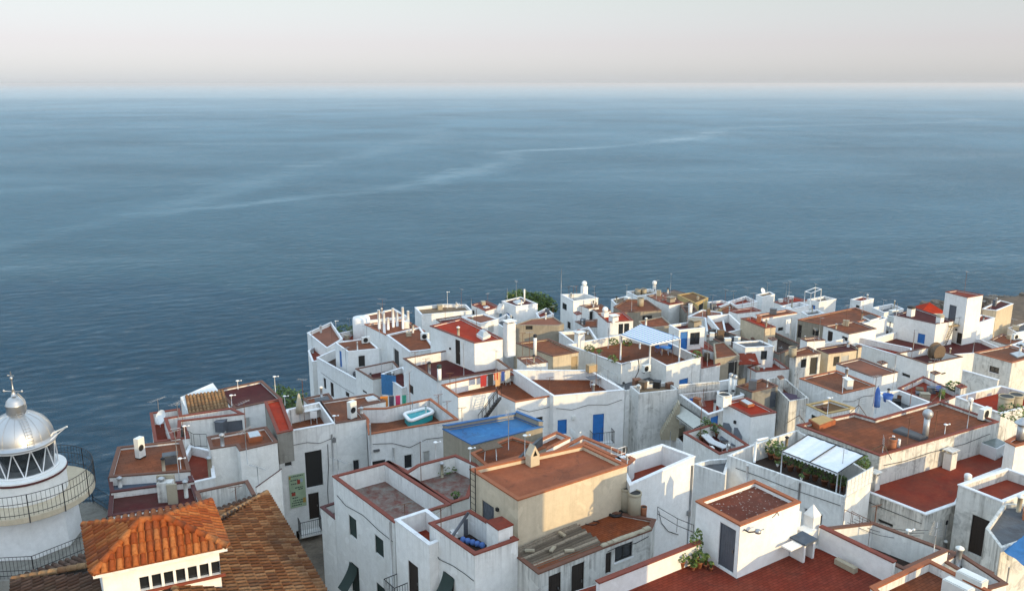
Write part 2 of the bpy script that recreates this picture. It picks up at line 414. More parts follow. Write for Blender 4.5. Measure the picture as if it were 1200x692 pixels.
# ---- foreground right
X['hut'] = H('white rooftop hut with speckled red roof and grey door beside the big red terrace', [(816, 587.5), (867.5, 615.7), (937.5, 588.3), (884, 563)], 0, base=(862.5, 677, 19.5), roof='speck', wall='clean', sink=.16, cop='copo', wins=[(0, 844, 611, 859, 672, 'g')], name='rooftop_hut', cat='hut')
X['terr'] = H('house with the widest red tiled terrace, in the bottom right foreground', [(590, 718), (808, 650), (884, 616), (962.5, 643), (1039, 680), (1130, 745), (760, 860)], 19.5, h=8, roof='tred', wall='clean', sink=.01, th=.02, cop='none')
X['yel'] = H('cream walled house with large flat orange roof and parapet, centre foreground', [(551, 550), (607, 586), (735, 545), (684, 521)], 17.5, h=9, roof='yroof', wall='cream', sink=.18, cop='copo', wins=[(0, 565, 585, 579, 643, 'g')])
X['p3'] = H('narrow house strip with red coping between orange roof and blue door house', [(634, 537), (685.5, 519.5), (737, 544), (744, 538), (722, 527), (683, 511)], 18.3, h=10, roof='orange', wall='white', sink=.2)
X['blue'] = H('beige brick house with bright blue painted flat roof', [(519, 502.5), (553, 521), (636, 500), (605, 487.5)], 20.4, h=10, roof='blue', wall='beige', sink=.07, up={2: .35, 3: .22}, wins=[])
X['p1'] = H('low building with orange tiled terrace below the blue roof', [(552, 531), (570, 546), (612, 535), (640, 524), (600, 512)], 19.9, h=8, roof='orange', wall='beige', sink=.07)
X['p2'] = H('small flat roof with orange edge behind the satellite dish', [(620, 521), (640, 527), (668, 513), (652, 506)], 20.7, h=8, roof='brown2', wall='white', sink=.25, cop='copo')
X['q1'] = H('tall white house with deep red terrace next to the cream house', [(722, 537), (738, 569), (814, 535), (776, 521)], 18.3, h=12, roof='red', wall='clean', sink=1.0, cop='copw')
X['q1b'] = None
X['r1'] = H('shabby low shed with rusty red roof, corrugated sheets and round tanks', [(600, 648), (631, 672), (707, 642), (763, 621), (768, 609), (710, 598)], 19.75, h=6, roof='orange', wall='dirty', sink=.06, cop='copb',
    wins=[(1, 643, 675, 657, 705, 'd'), (1, 670, 663, 684, 700, 'd'), (2, 710, 648, 716, 670, 'd'), (2, 721, 641, 741, 651, 'W')])
X['s1'] = H('white house with small cluttered patio and grey door, red coping', [(503, 613), (556, 650), (607, 632), (551, 598)], 18.9, h=10, roof='dark', wall='white', sink=1.05, cop='copr', wins=[(0, 520, 668, 532, 705, 'd')])
X['s2'] = H('narrow white house front with brown door left of the cluttered patio', [(463, 609), (503, 639), (536, 625), (500, 597)], 19.5, h=9, roof='red', wall='clean', sink=.9, cop='copw', wins=[(0, 478, 655, 491, 705, 'd')])
X['t1'] = H('white house with worn grey stone terrace and green shutters', [(390, 558), (462, 612), (528, 591), (452, 542)], 20.2, h=10, roof='greyr', wall='white', sink=1.0, cop='copr', wins=[(0, 408.5, 602, 418.5, 633, 's'), (0, 439, 625, 450, 655, 's'), (0, 411, 657, 422, 700, 's'), (0, 441, 681, 452, 710, 's')])
X['t2'] = H('house with grey stone terrace and dead plants behind the ladder', [(455, 540), (529, 589.5), (549, 583), (562, 546), (534, 533), (490, 544.5), (478, 552)], 20.3, h=9, roof='greyr', wall='white', sink=.9, cop='copr')
_a = P(390, 558, 20.2); _b = P(462, 612, 20.2); _d = (_a - _b).normalized(); _k = 1.45
for _i in range(400):
    _q = _a + _d * (_i * .01)
    _px = 600 + F * _q.x / (_q.y * CP + (CAMZ - _q.z) * SP)
    if _px < 373: break
def topx(q):
    c = q.y * CP + (CAMZ - q.z) * SP; return (600 + F * q.x / c, 346 + F * ((CAMZ - q.z) * CP - q.y * SP) / c)
_D = CAMZ - up_at(_q, 594)
_n = Vector((-_d.y, _d.x, 0)); _n = _n if _n.y > 0 else -_n
_pt = [Vector((v.x, v.y, CAMZ - _D)) for v in (_q, _a + _d * .02, _a + _d * .02 + _n * 1.6, _q + _n * 1.6)]
X['t0'] = H('low white side wing with broken red coping against the grey terrace house', [topx(v) for v in _pt], _D, h=8, roof='dark', wall='white', sink=.5, cop='copm')
# ---- left long facade and cluster
X['g1'] = H('long white house with poster, brown balcony doors and terrace with garden table', [(325, 508), (393, 496), (376, 471), (336, 480)], 21.8, h=12, roof='brown2', wall='white', sink=1.0, cop='copw',
    wins=[(0, 333, 532, 342, 545, 'o'), (0, 357, 530, 379, 568, 'o'), (0, 361, 578.5, 375, 606, 'd'), (0, 347, 622, 352, 640, 'd'), (0, 367, 624, 376, 660, 'd')])
X['g2'] = H('white house with plain brown roof and white air conditioner behind the garden table', [(393, 496), (429, 490.5), (417, 477), (452, 470), (437, 461.5), (375, 471)], 21.8, h=12, roof='brown', wall='white', sink=.1, wins=[(0, 413, 539, 422, 551, 'w')])
X['pool'] = H('white house with walled terrace holding an inflatable pool', [(429.5, 491.5), (432, 509), (537, 491.5), (504.5, 467), (452.5, 478), (417.5, 479)], 22.0, h=12, roof='brown', wall='white', sink=1.0, cop='copo', wins=[(1, 434, 541, 452, 548, 'o'), (1, 473, 533, 484, 548, 'w'), (1, 496, 529, 504, 545, 'l')])
X['g3'] = H('small low house with plain brown roof behind the garden table terrace', [(355, 467), (362, 474), (390, 468), (385, 461)], 22.4, h=10, roof='brown', wall='white')
X['f'] = H('white house with weedy brown roof and small skylight above the tiled roofs', [(243, 512), (247, 526), (277, 521.5), (281, 528), (325, 518), (312, 500)], 20.9, h=9, roof='brown2', wall='white', sink=.12)
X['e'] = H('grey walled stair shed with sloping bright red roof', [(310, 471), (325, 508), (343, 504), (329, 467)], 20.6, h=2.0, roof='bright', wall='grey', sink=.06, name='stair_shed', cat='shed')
X['d'] = H('white house with large maroon tiled roof at the left cliff edge', [(254, 457), (275, 479), (312, 471), (331, 468), (307, 446)], 21.8, h=11, roof='maroon', wall='white', sink=.12, cop='copb', wins=[(1, 286, 490, 294, 503, 'l')])
X['b'] = H('white house with high blank white wall and red edged terrace at the cliff', [(192.5, 490), (201.5, 515), (211, 513), (211.5, 493.5), (286, 485), (271, 478)], 21.2, h=9, roof='red', wall='white', sink=.9, cop='copr', wins=[(3, 264, 494, 285, 506, 'g')])
X['a'] = H('narrow white house with small red patio at the far left cliff', [(176, 484), (181, 518), (222, 513), (210, 479)], 21.5, h=12, roof='red', wall='white', sink=.8, cop='copr')
X['a2'] = H('low white courtyard house between brown roof and tall blank wall', [(213, 541), (225, 566), (252, 560), (248, 528), (222, 522)], 22.0, h=7, roof='red', wall='white', sink=.5, cop='copw')
X['b1'] = H('house with wide worn brown roof and upright air conditioner, left cliff', [(138, 524), (128, 559), (223, 552), (213, 516)], 20.5, h=12, roof='brown2', wall='white', sink=.12, cop='copb')
X['b2'] = H('house section with blue-grey painted roof beside the maroon roof', [(127, 560), (130, 577), (227, 564), (222, 553)], 20.8, h=12, roof='steel', wall='white', sink=.2, cop='copm')
X['b3'] = H('house with dark maroon flat roof and twin chimney block', [(129.5, 577.5), (127, 605), (234.5, 589), (226.5, 565)], 21.0, h=12, roof='maroon', wall='white', sink=.14)
X['u1'] = H('weathered white terrace walls with brown coping behind the tiled roofs', [(229, 576), (240, 606), (302, 584), (290, 563)], 20.6, h=7, roof='slate', wall='dirty', sink=1.1, cop='copb')
# ---- middle
X['m1'] = H('white house with laundry hung across its orange terrace', [(517.5, 451), (537, 465), (582, 458), (585, 462), (604, 471), (648, 463.7), (600, 432.7)], 23.0, h=10, roof='orange', wall='clean', sink=.9, cop='copo', wins=[(4, 625, 489.5, 636, 498, 'o')])
X['m2'] = H('white house with dark maroon terrace and black door above the laundry terrace', [(472.5, 420), (512, 446), (600, 432.5), (560, 404)], 23.3, h=10, roof='maroon', wall='clean', sink=.8, cop='copb', wins=[(0, 479, 449, 484.5, 463, 'd'), (0, 498, 462, 505, 468, 'd')])
X['m3'] = H('tall white block with bright red roof, dome skylight and black door', [(504, 382), (556, 402), (589, 397), (541, 373)], 0, base=(558, 437, 24.2), roof='bright', wall='clean', sink=.08, wins=[(0, 533.5, 397, 539.5, 428, 'd')])
X['m3b'] = H('low white shed in front of the pink roof house', [(604, 372), (606, 384), (614, 383), (612, 371)], 25.5, h=4, roof='tan', wall='clean') if 0 else None
X['m4'] = H('small white hut with pipes and worn pinkish roof beside the laundry', [(606, 419), (617, 427.5), (642, 424), (631, 417)], 22.9, h=3.2, roof='pink', wall='white', name='rooftop_hut', cat='hut')
X['m5'] = H('cream walled house with brown roof and tan door catching the sun', [(605, 402), (648, 417.5), (678, 412.5), (643, 397)], 23.7, h=4.5, roof='brown', wall='cream', cop='copb', wins=[(1, 669.5, 418, 676.5, 437, 't')])
X['m6'] = H('white house with blue door, blue window and orange terrace', [(601.5, 433.5), (648.5, 464.5), (732, 457), (692, 434)], 22.8, h=10, roof='orange', wall='clean', sink=.75, cop='copw', wins=[(1, 653.5, 492, 664, 508, 'b'), (1, 695, 485.5, 707, 519, 'b'), ])
X['m7'] = H('big white house with blue and white pergola over a brown terrace', [(665, 404), (728, 427), (738, 424.5), (762, 419), (781, 429), (821, 419), (775, 397), (735, 391)], 24.6, h=10, roof='brown2', wall='white', sink=.8, cop='copw', wins=[(4, 796, 445, 806, 452, 'b')])
X['m8'] = H('white yard house with curled black hose between pergola house and blue door house', [(700, 436), (733, 458), (752, 452), (781, 446), (760, 428)], 26.2, h=8, roof='slate', wall='white', sink=.3, cop='none')
X['w1'] = H('stained white house with junk on its roof beside the outside stairs', [(738, 452), (748.5, 461), (795, 456), (783, 447)], 23.0, h=10, roof='tan', wall='dirty', sink=.3, cop='none', wins=[])
X['w1b'] = H('small house with flat brick red roof behind the junk roof', [(792, 456), (800, 460), (819, 456), (808, 449)], 24.0, h=8, roof='red', wall='white')
X['w3'] = H('white house with red patio and balustrade above the beige awning', [(795, 461.5), (830, 486), (849, 480), (842, 457)], 23.4, h=9, roof='red', wall='dirty', sink=.7, cop='copw', wins=[(1, 833, 489, 841, 500, 'b')])
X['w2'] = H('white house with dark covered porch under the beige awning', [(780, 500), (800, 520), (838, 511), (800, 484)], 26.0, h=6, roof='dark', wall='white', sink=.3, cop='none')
X['w4'] = H('white house with sun loungers and potted plants on dark red terrace', [(801, 507), (843, 532), (878, 522), (838, 496)], 22.7, h=10, roof='maroon', wall='white', sink=.8, cop='copr')
X['w5'] = H('white hut with bright red roof and raised skylight beside the loungers', [(848, 472), (880, 488), (909.5, 483), (875, 466)], 0, base=(876, 525, 23.6), roof='bright', wall='clean', cop='copr', name='rooftop_hut', cat='hut')
X['w6'] = H('white walled yard with paired white flue pipes', [(821, 450.5), (846, 470), (872, 463), (858, 444)], 24.2, h=8, roof='slate', wall='clean', sink=.8, cop='copw')
X['w7'] = H('dirty plastered shack with patchy orange brown roof', [(863, 452.5), (881, 459.5), (911.5, 452), (893, 444)], 23.8, h=4, roof='brown2', wall='grey', sink=.06, cop='copb', wins=[(1, 903, 459, 911, 476, 'g')])
X['w8'] = H('narrow yard with grey white walls and brown floor left of the big brown roof', [(898, 443.5), (925, 470), (948, 466), (917, 440)], 24.3, h=8, roof='brown2', wall='dirty', sink=.9, cop='none')
X['w9'] = H('house with big brown roof, streaked dark side wall and white end wall', [(937, 443.5), (986, 461.5), (1026, 452), (980, 434)], 23.6, h=9, roof='brown', wall='white', cop='copo', wins=[])
X['w10'] = H('white house with ochre edged roof and grey green window beside the awning', [(945, 474), (968, 485), (1002, 478), (972, 468.5)], 22.8, h=7, roof='ochre', wall='white', sink=.15, cop='copy', wins=[(0, 951, 485, 960, 499, 's')])
X['w11'] = H('white house with smooth pinkish orange roof and sunlit end wall', [(980, 426), (1024, 442), (1052, 436), (1008, 419.5)], 23.9, h=8, roof='pink', wall='clean')
X['w12'] = H('large house with wide brown roof, red parapets and many antennas', [(934, 498), (1031, 534), (1170, 494), (1101, 469.5), (1025, 491), (1001, 484)], 20.6, h=9, roof='brown2', wall='dirty', sink=.16, cop='copr')
X['w13'] = H('low house with bare rust red roof and black streaked cornice', [(1008, 573), (1085, 603), (1122, 590), (1135, 565), (1177, 549), (1180, 534), (1140, 524), (1027, 562)], 22.4, h=8, roof='red', wall='dirty', sink=.06, cop='copw', wins=[(0, 1029, 607, 1046, 618, 'o')])
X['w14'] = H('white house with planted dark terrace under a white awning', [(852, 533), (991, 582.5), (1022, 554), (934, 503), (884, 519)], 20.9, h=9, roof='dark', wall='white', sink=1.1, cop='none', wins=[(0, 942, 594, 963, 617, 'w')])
X['w15'] = H('low white house with rubble strewn grey roof next to the tall white house', [(812, 543), (850, 556), (856, 536), (830, 538)], 21.6, h=9, roof='slate', wall='white', sink=.25, cop='none')
X['w16'] = H('walled yard with brown slatted floor and clothesline frames', [(964, 619), (1060, 668), (1111, 645), (1023, 612)], 18.9, h=8, roof='dark', wall='white', sink=1.1, cop='copb')
X['w17'] = H('house with red flat roof and boxy air conditioners at the bottom right edge', [(1020, 688), (1070, 735), (1185, 705), (1088, 656)], 18.3, h=8, roof='orange', wall='white', sink=.35, cop='copo')
X['w18'] = H('narrow white wall house with brown coping at the bottom right', [(1103, 656), (1160, 690), (1180, 684), (1122, 646)], 19.4, h=8, roof='dark', wall='white', sink=.4, cop='copb')
X['w19'] = H('old white house with plank door and stained rust red terrace', [(1123, 568), (1175, 588.5), (1230, 566), (1180, 549)], 20.9, h=4.6, roof='red', wall='dirty', sink=.55, cop='copw', wins=[(0, 1140, 602, 1155, 655, 'd')])
X['w19b'] = H('house with blotchy grey concrete roof beside the blue tarpaulin', [(1155, 618), (1173, 642), (1240, 620), (1205, 590), (1176, 589)], 21.0, h=4.6, roof='slate', wall='dirty', sink=.2, cop='none')
X['yard'] = H('sunken dark courtyard house floor in front of the plank door', [(1088, 622), (1100, 660), (1180, 690), (1190, 660), (1130, 610)], 25.2, h=4, roof='dark', wall='dirty')
X['w20'] = H('white house at the right edge carrying a metal chimney with conical cap', [(1178, 517), (1190, 523), (1240, 510), (1215, 498)], 20.4, h=6, roof='orange', wall='white')
X['w22'] = H('house with vivid red terrace and two cement tanks at the right edge', [(1120, 465), (1173, 485), (1235, 468), (1172, 452)], 22.6, h=6, roof='bright', wall='dirty', sink=.5, cop='copw')
X['w23'] = H('low house with cluttered red patio between pink roof and red terrace', [(1052, 455), (1095, 474), (1128, 462), (1082, 441)], 24.6, h=7, roof='red', wall='white', sink=.4)
X['w24'] = H('white courtyard with blue basins behind the wide brown roof', [(1026, 460), (1058, 481), (1092, 472), (1054, 457.5)], 23.0, h=8, roof='slate', wall='clean', sink=.8, cop='copw')
X['w25'] = H('white house with walled patio holding a cable drum', [(1050, 414), (1087, 426.5), (1128, 418), (1086, 407)], 26.0, h=8, roof='maroon', wall='clean', sink=.7, cop='copb', wins=[(0, 1057, 436, 1066, 443, 'o')])
X['w26'] = H('large white terrace house with maroon floor below the stair tower', [(1020, 397), (1087, 418), (1180, 411), (1150, 398), (1065, 384)], 28.8, h=8, roof='maroon', wall='clean', sink=.35, cop='copw')
X['w27'] = H('white house with maroon roof and small bright blue door below it', [(1048, 369), (1097, 379.5), (1118, 376), (1073, 361)], 0, base=(1091, 406, 29.1), roof='maroon', wall='clean', wins=[(0, 1076, 390, 1083, 403, 'b')])
X['w28'] = H('tall slim white stair tower with red roof and steel door', [(1108, 342), (1134, 348.8), (1152, 345.6), (1121, 340)], 0, base=(1128, 404, 29.1), roof='red', wall='clean', name='stair_tower', cat='tower', wins=[(0, 1113, 356.5, 1119, 376, 'g'), (0, 1122, 389, 1127, 404, 'd')])
X['w29'] = H('white wing with small red roof joined to the stair tower', [(1132, 376), (1146, 379), (1166, 372.5), (1150, 369)], 27.0, h=6, roof='red', wall='clean', cop='copw')
X['w30'] = H('white house with maroon roof and tall sunlit wall at the far right', [(1151, 362), (1168, 364), (1187.5, 356), (1172, 352)], 27.2, h=8, roof='maroon', wall='cream', cop='copw')
X['w31'] = H('white house with scalloped streaked wall, brown roof and square window', [(1142, 413), (1186, 425), (1222, 415), (1183, 405)], 25.8, h=8, roof='brown', wall='dirty', sink=.1, cop='copo', wins=[(0, 1160, 428, 1170, 438, 'W')])
X['w32'] = H('low house with red roof between the sunlit wall and streaked white house', [(1160, 398), (1180, 404), (1200, 399), (1175, 391)], 29.0, h=6, roof='brown2', wall='white')
X['w33'] = H('house at the right edge with grey roof and skylight panels', [(1186, 404), (1204, 411), (1240, 403), (1212, 394)], 27.6, h=6, roof='slate', wall='white', cop='copw')
X['w34'] = H('white boat shed with flat roof by the beach at the right edge', [(1181, 384), (1191, 390), (1215, 386), (1200, 379)], 29.6, h=4, roof='slate', wall='clean', cop='copw', wins=[(0, 1184, 389, 1189, 393, 'o')])
# ---- centre right
X['x1'] = H('house with vivid maroon roof and dripping cornice over white bays', [(957, 408.5), (971, 414.5), (1008.5, 409.5), (994, 402.5)], 25.3, h=4, roof='maroon', wall='cream', cop='copm', wins=[(1, 977, 418, 983, 428, 'o'), (1, 986, 417, 994, 423, 'l')])
X['x1b'] = H('long white wall house behind the maroon roof', [(966, 402), (1003, 402), (1050, 416), (1052, 424), (1075, 432), (1068, 408), (1000, 394)], 26.9, h=9, roof='red', wall='white', sink=.6, cop='copw')
X['x2'] = H('small white gabled hut with pinkish roof above the maroon roof', [(938, 396.5), (946, 400), (967, 398.5), (958, 394.5)], 26.3, h=4, roof='pink', wall='clean', name='rooftop_hut', cat='hut')
X['x3'] = H('old house with brown roof, beige chimney and dark little window', [(926, 412), (933, 418), (962, 414), (947, 406)], 25.2, h=5, roof='brown2', wall='dirty', cop='copb', wins=[(1, 939, 421, 944.5, 430, 'W'), (1, 950, 419, 957, 438, 'o')])
X['x4'] = H('white house with pale grey roof, small window and grey shutter', [(859, 401), (873.5, 407.5), (907, 406), (891, 399)], 24.9, h=3.1, roof='slate', wall='clean', cop='copw', wins=[(1, 892, 411, 898.5, 421, 'W'), (1, 874.5, 413, 881, 421, 'l')])
X['x5'] = H('white house with red edged terrace in front of the grey roofed house', [(876, 430), (886, 435.5), (925, 432), (908, 420)], 26.6, h=8, roof='red', wall='clean', sink=.4, cop='copr')
X['x6'] = H('beige house with sloping rust brown roof and open dark doorway', [(836, 402), (838, 420.5), (867, 416), (849, 400)], 25.3, h=8, roof='brown2', wall='beige', cop='none', wins=[(1, 854, 423, 863, 442, 'o')])
X['x7'] = H('white house with curved stepped parapet right of the pergola house', [(821, 407), (822, 431.5), (844, 427), (838, 412)], 25.8, h=8, roof='red', wall='white', sink=.8, cop='copr')
X['x8'] = H('white hut with bright blue door and wooden window', [(784, 381), (795.6, 387), (826, 384), (812, 377)], 0, base=(797.5, 411, 27.0), roof='maroon', wall='clean', sink=.2, cop='copw', wins=[(1, 797.5, 389, 805, 409, 'b'), (1, 809, 390, 819.5, 403, 'W')])
X['x9'] = H('house with red terrace in front of the blue door hut', [(775, 398), (802, 421), (845, 414), (826, 400)], 27.0, h=8, roof='red', wall='white', sink=.08)
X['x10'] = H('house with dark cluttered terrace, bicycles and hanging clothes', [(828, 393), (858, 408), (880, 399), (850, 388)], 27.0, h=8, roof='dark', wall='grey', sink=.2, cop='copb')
X['x11'] = H('white walled courtyard house with red corner roof', [(829, 370.5), (846, 391.5), (873, 385), (855, 368)], 27.3, h=8, roof='maroon', wall='clean', sink=1.0, cop='copw')
X['x12'] = H('grey sided house with bright red roof and cream sunlit front', [(868, 373), (896.5, 384.5), (909, 383), (881, 371.5)], 26.0, h=5, roof='bright', wall='cream', cop='copr')
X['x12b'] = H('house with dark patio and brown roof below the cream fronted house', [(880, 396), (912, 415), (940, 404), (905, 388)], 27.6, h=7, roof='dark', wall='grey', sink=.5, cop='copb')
X['x13'] = H('long white house with orange brown roof and tall blank panel', [(886, 369), (894, 372.8), (934, 366.5), (922, 363)], 27.0, h=8, roof='brown', wall='clean', cop='copo', wins=[(1, 912, 384, 918, 387, 'o')])
X['x14'] = H('white house with glossy red roof near the far terraces', [(854, 364), (864, 367.2), (892, 364), (882, 360)], 27.6, h=8, roof='red', wall='clean')
X['x15'] = H('white house with deep red terrace nearest the sea in the middle', [(829, 354), (841, 360), (856, 355), (846, 352)], 29.4, h=8, roof='red', wall='white', sink=.3, cop='copw')
X['x15b'] = H('white house with long red terrace and row of posts facing the sea', [(853, 353.5), (862, 358), (888, 353.5), (874, 347)], 29.4, h=8, roof='red', wall='white', sink=.4, cop='copw')
X['x16'] = H('ochre yellow house with flat tan roof near the sea', [(794, 345.5), (815, 355.5), (830, 349), (812, 342.5)], 29.2, h=8, roof='ochre', wall='yellow', cop='copy', wins=[(1, 819, 357, 824, 362, 'W')])
X['x16b'] = H('low ochre house with small white doorway beside the red terraces', [(829, 361.5), (834, 366), (846, 363.5), (839, 359)], 28.5, h=7, roof='tan', wall='yellow', cop='copy', wins=[(1, 836, 367, 838.5, 373, 'd')])
X['x16c'] = H('house with flat brownish roof between the ochre house and glossy red roof', [(843, 362), (850, 368), (866, 363), (856, 357)], 28.6, h=7, roof='brown2', wall='beige')
X['x17'] = H('grey shack with dark windows behind the red roofed cube', [(797, 357), (803, 366), (817, 364), (809, 353)], 28.4, h=7, roof='dark', wall='grey', cop='copb', wins=[(1, 808, 368, 814, 374, 'W')])
X['x17b'] = H('white house with long blank wall below the ochre houses', [(806, 371), (826, 372.5), (828, 388), (851, 391), (846, 366), (823, 363)], 28.0, h=7, roof='pink', wall='white', cop='copw')
X['x18'] = H('white cube house with brick red roof and small front columns', [(769, 352), (784, 357.2), (801, 354.5), (785, 349)], 28.2, h=6, roof='red', wall='clean')
X['x19'] = H('white seafront house with tanks and turret chimney on its terrace', [(734, 341.5), (746, 347), (775, 343), (762, 338.5)], 30.0, h=8, roof='tan', wall='clean', sink=.4, cop='copw')
X['x19b'] = H('seafront house with faded pink roof in front of the turret chimney', [(758, 346.5), (771, 353), (792, 349), (778, 342.5)], 29.2, h=8, roof='pink', wall='white')
X['x19c'] = H('low white seafront house with balcony left of the tanks', [(716, 351), (722, 357), (742, 351), (734, 347)], 30.0, h=8, roof='tan', wall='clean', cop='copw')
X['x19d'] = H('seafront house with tan roof right of the turret chimney', [(776, 344), (790, 352), (812, 346), (790, 340)], 29.8, h=8, roof='tan', wall='white', cop='copb')
X['x20'] = H('beige house with brown roof patched in blue', [(719, 359.5), (729, 366), (775, 363.5), (758, 351.5), (735, 350.5)], 28.2, h=7, roof='brown2', wall='beige', cop='copb', wins=[(1, 753, 370, 764, 376, 'o')])
X['x20b'] = H('beige house with flat mud brown roof behind the pergola', [(748, 376), (756, 384.5), (788, 381), (776, 370.5)], 27.8, h=7, roof='brown2', wall='beige', cop='none')
X['x21'] = H('white house with orange red roof and double glass doors', [(700.5, 367.5), (712, 377.7), (742, 375.5), (731, 366)], 27.0, h=7, roof='bright', wall='clean', wins=[(1, 725, 379.5, 730, 391, 'W'), (1, 731.5, 379, 737, 390, 'W')])
X['x22'] = H('house with dull brown roof right of the tall white tower house', [(691, 360), (701, 366.5), (716, 364), (704, 356.5)], 28.3, h=7, roof='brown2', wall='white')
X['x22b'] = H('white house with open loggia under a small brown roof', [(680, 358), (690, 361.5), (702, 359.5), (696, 355.5)], 28.1, h=7, roof='brown', wall='clean', wins=[(1, 691, 365, 699, 374, 'o')])
X['x24'] = H('tall white seafront house with roof terrace, turret chimney and balcony', [(657, 345), (672, 352.7), (701, 349.3), (685, 344)], 27.4, h=9, roof='slate', wall='clean', sink=.7, cop='copw', wins=[(0, 659, 354, 664, 364, 'W'), (0, 665, 376, 668.5, 386, 'd')])
X['x25'] = H('low house with worn brown terrace below the tall seafront house', [(674, 376.5), (686, 383.5), (700, 383), (700, 374)], 28.8, h=7, roof='brown2', wall='white')
X['x25b'] = H('white house with pinkish shaded terrace left of the white square chimney', [(655, 389), (673, 402), (700, 398), (690, 383), (672, 388)], 27.6, h=7, roof='tan', wall='white', sink=.3, cop='copw')
X['x26'] = H('plain beige gable house with pink roof facing the town', [(602, 380.5), (654.5, 381), (661, 379), (649, 371), (622, 373.5)], 27.0, h=8, roof='pink', wall='beige', cop='none', wins=[(0, 616, 381.5, 624, 386, 'o')])
X['x27'] = H('white seafront house with large skylight on maroon roof', [(588, 353), (604.5, 359), (630, 356), (610, 348)], 27.8, h=8, roof='maroon', wall='clean', sink=.12, cop='copw', wins=[(0, 593, 366, 597, 374, 'b'), (0, 599, 370.5, 601.5, 379, 'd')])
X['x27b'] = H('white wing with little red patio right of the skylight roof', [(628, 367), (632, 373), (649, 368), (640, 361)], 28.4, h=7, roof='red', wall='clean', sink=.3, cop='copw')
X['x28'] = H('white house with dark red roof and stepped side wall by the sea', [(552.5, 357), (569, 364.5), (585, 359.5), (570, 352.5)], 28.3, h=8, roof='red', wall='clean', wins=[(0, 553.5, 363, 556, 369, 'd')])
X['x29'] = H('white house with flat pinkish roof between red roofs', [(541, 371.5), (563, 379.5), (584, 374), (567, 368)], 26.6, h=7, roof='pink', wall='clean', cop='copw', wins=[(1, 572, 382, 579, 389, 'l')])
X['x29b'] = H('low white house with small courtyard beneath the stepped wall', [(578, 376), (590, 384), (606, 380), (594, 368)], 28.0, h=7, roof='slate', wall='clean', sink=.5, cop='copw')
X['x30'] = H('long low white seafront house with greyish roof', [(486, 360), (494, 369), (553, 364), (546, 357), (520, 356.5)], 28.4, h=9, roof='tan', wall='white', sink=.35, cop='copw')
X['x31'] = H('house with dark maroon patio left of the bright red roof', [(511, 374), (520, 381), (546, 376), (540, 370)], 27.5, h=8, roof='maroon', wall='white', sink=.2, cop='copb')
X['x32'] = H('white seafront house with round corner turret and reddish roof', [(425, 369.5), (430, 376), (478, 371), (462, 362)], 28.2, h=9, roof='pink', wall='clean', sink=.12, cop='copw')
X['x34'] = H('white house with brown terrace under the bare white pergola posts', [(427, 380), (457, 395), (498, 388), (474, 374)], 26.3, h=9, roof='brown2', wall='clean', sink=.1, cop='copo')
X['x35'] = H('white house with broad brown roof and orange parapet at its rear', [(453, 392.5), (480, 412.5), (510, 409), (492, 383.5)], 24.6, h=8, roof='brown2', wall='clean', sink=.1, cop='copw', up={}, wins=[(0, 461, 407, 468, 434, 'o')])
X['x36'] = H('white house with planted red terrace behind the blue door hut near the cliff', [(391, 392), (401, 400), (440, 398), (426, 384)], 27.9, h=8, roof='red', wall='clean', sink=.6, cop='copw')
X['k1'] = H('white house with round shouldered walls and terracotta roof at the left cliff', [(360, 390), (383, 408), (401.5, 397), (388, 377.5)], 27.3, h=11, roof='pink', wall='clean', sink=.35, cop='copw')
X['k2'] = H('white hut with blue door, dark window and brown red roof near the cliff', [(392.5, 401), (407.5, 411.7), (444, 408), (430, 396)], 0, base=(408.5, 441, 28.3), roof='brown', wall='clean', cop='none', wins=[(0, 397.5, 410, 401, 431, 'b'), (1, 420, 417, 428, 429, 'o')])
X['k4'] = H('long white cliff house with doors and windows along its shaded side', [(371, 419), (417, 444.5), (447, 437), (403, 405)], 27.5, h=10, roof='dark', wall='clean', sink=.9, cop='copw', wins=[(0, 379, 442, 382.5, 456, 'W'), (0, 387, 447, 391.5, 466, 'd'), (0, 405, 458, 409.5, 466, 'd')])
X['k5'] = H('slim white house with small red patio at the very left cliff', [(361, 411), (366, 424), (385, 420), (373, 404)], 28.4, h=14, roof='red', wall='clean', sink=.3, cop='copw', wins=[])
X['k3'] = H('white house with walled maroon terrace and blue draped wall', [(416.5, 432), (437, 444.5), (474, 438), (461, 423)], 26.3, h=9, roof='maroon', wall='clean', sink=.8, cop='copb', wins=[(0, 425, 456, 430, 462, 'd')])
X['k6'] = H('low white house with small dark terrace beside the blue draped wall', [(447, 438), (471, 455), (490, 450), (472, 430)], 25.8, h=9, roof='maroon', wall='clean', sink=.5, cop='copw')

X['y1'] = H('white seafront cube carrying the satellite dish', [(886, 345.5), (893.5, 348.2), (908, 345), (902, 342)], 29.3, h=8, roof='tan', wall='clean', cop='copw')
X['y2'] = H('white seafront house with small brick red roof right of the dish cube', [(907, 354), (918, 357.5), (929, 354), (917, 351)], 28.6, h=8, roof='red', wall='clean')
X['y3'] = H('white seafront house with orange red roof behind the small brick red roof', [(918, 349.5), (931, 354), (947, 352), (929, 347.5)], 29.1, h=8, roof='bright', wall='white')
X['y4'] = H('long low white seafront house with pale parapets', [(914, 359), (925, 363), (948, 357.5), (937, 354)], 28.4, h=8, roof='slate', wall='clean', sink=.5, cop='copw')
X['y5'] = H('white seafront cube with light blue window and pergola frame', [(946, 351), (960, 354), (980, 350.5), (966, 347)], 28.0, h=8, roof='tan', wall='clean', sink=.3, cop='copw', wins=[(0, 951.5, 357, 955, 362.5, 'b')])
X['y6'] = H('low white roof terrace in front of the light blue window', [(939, 365.5), (947, 370), (966, 367), (958, 363)], 28.3, h=7, roof='slate', wall='clean', sink=.2, cop='copw')
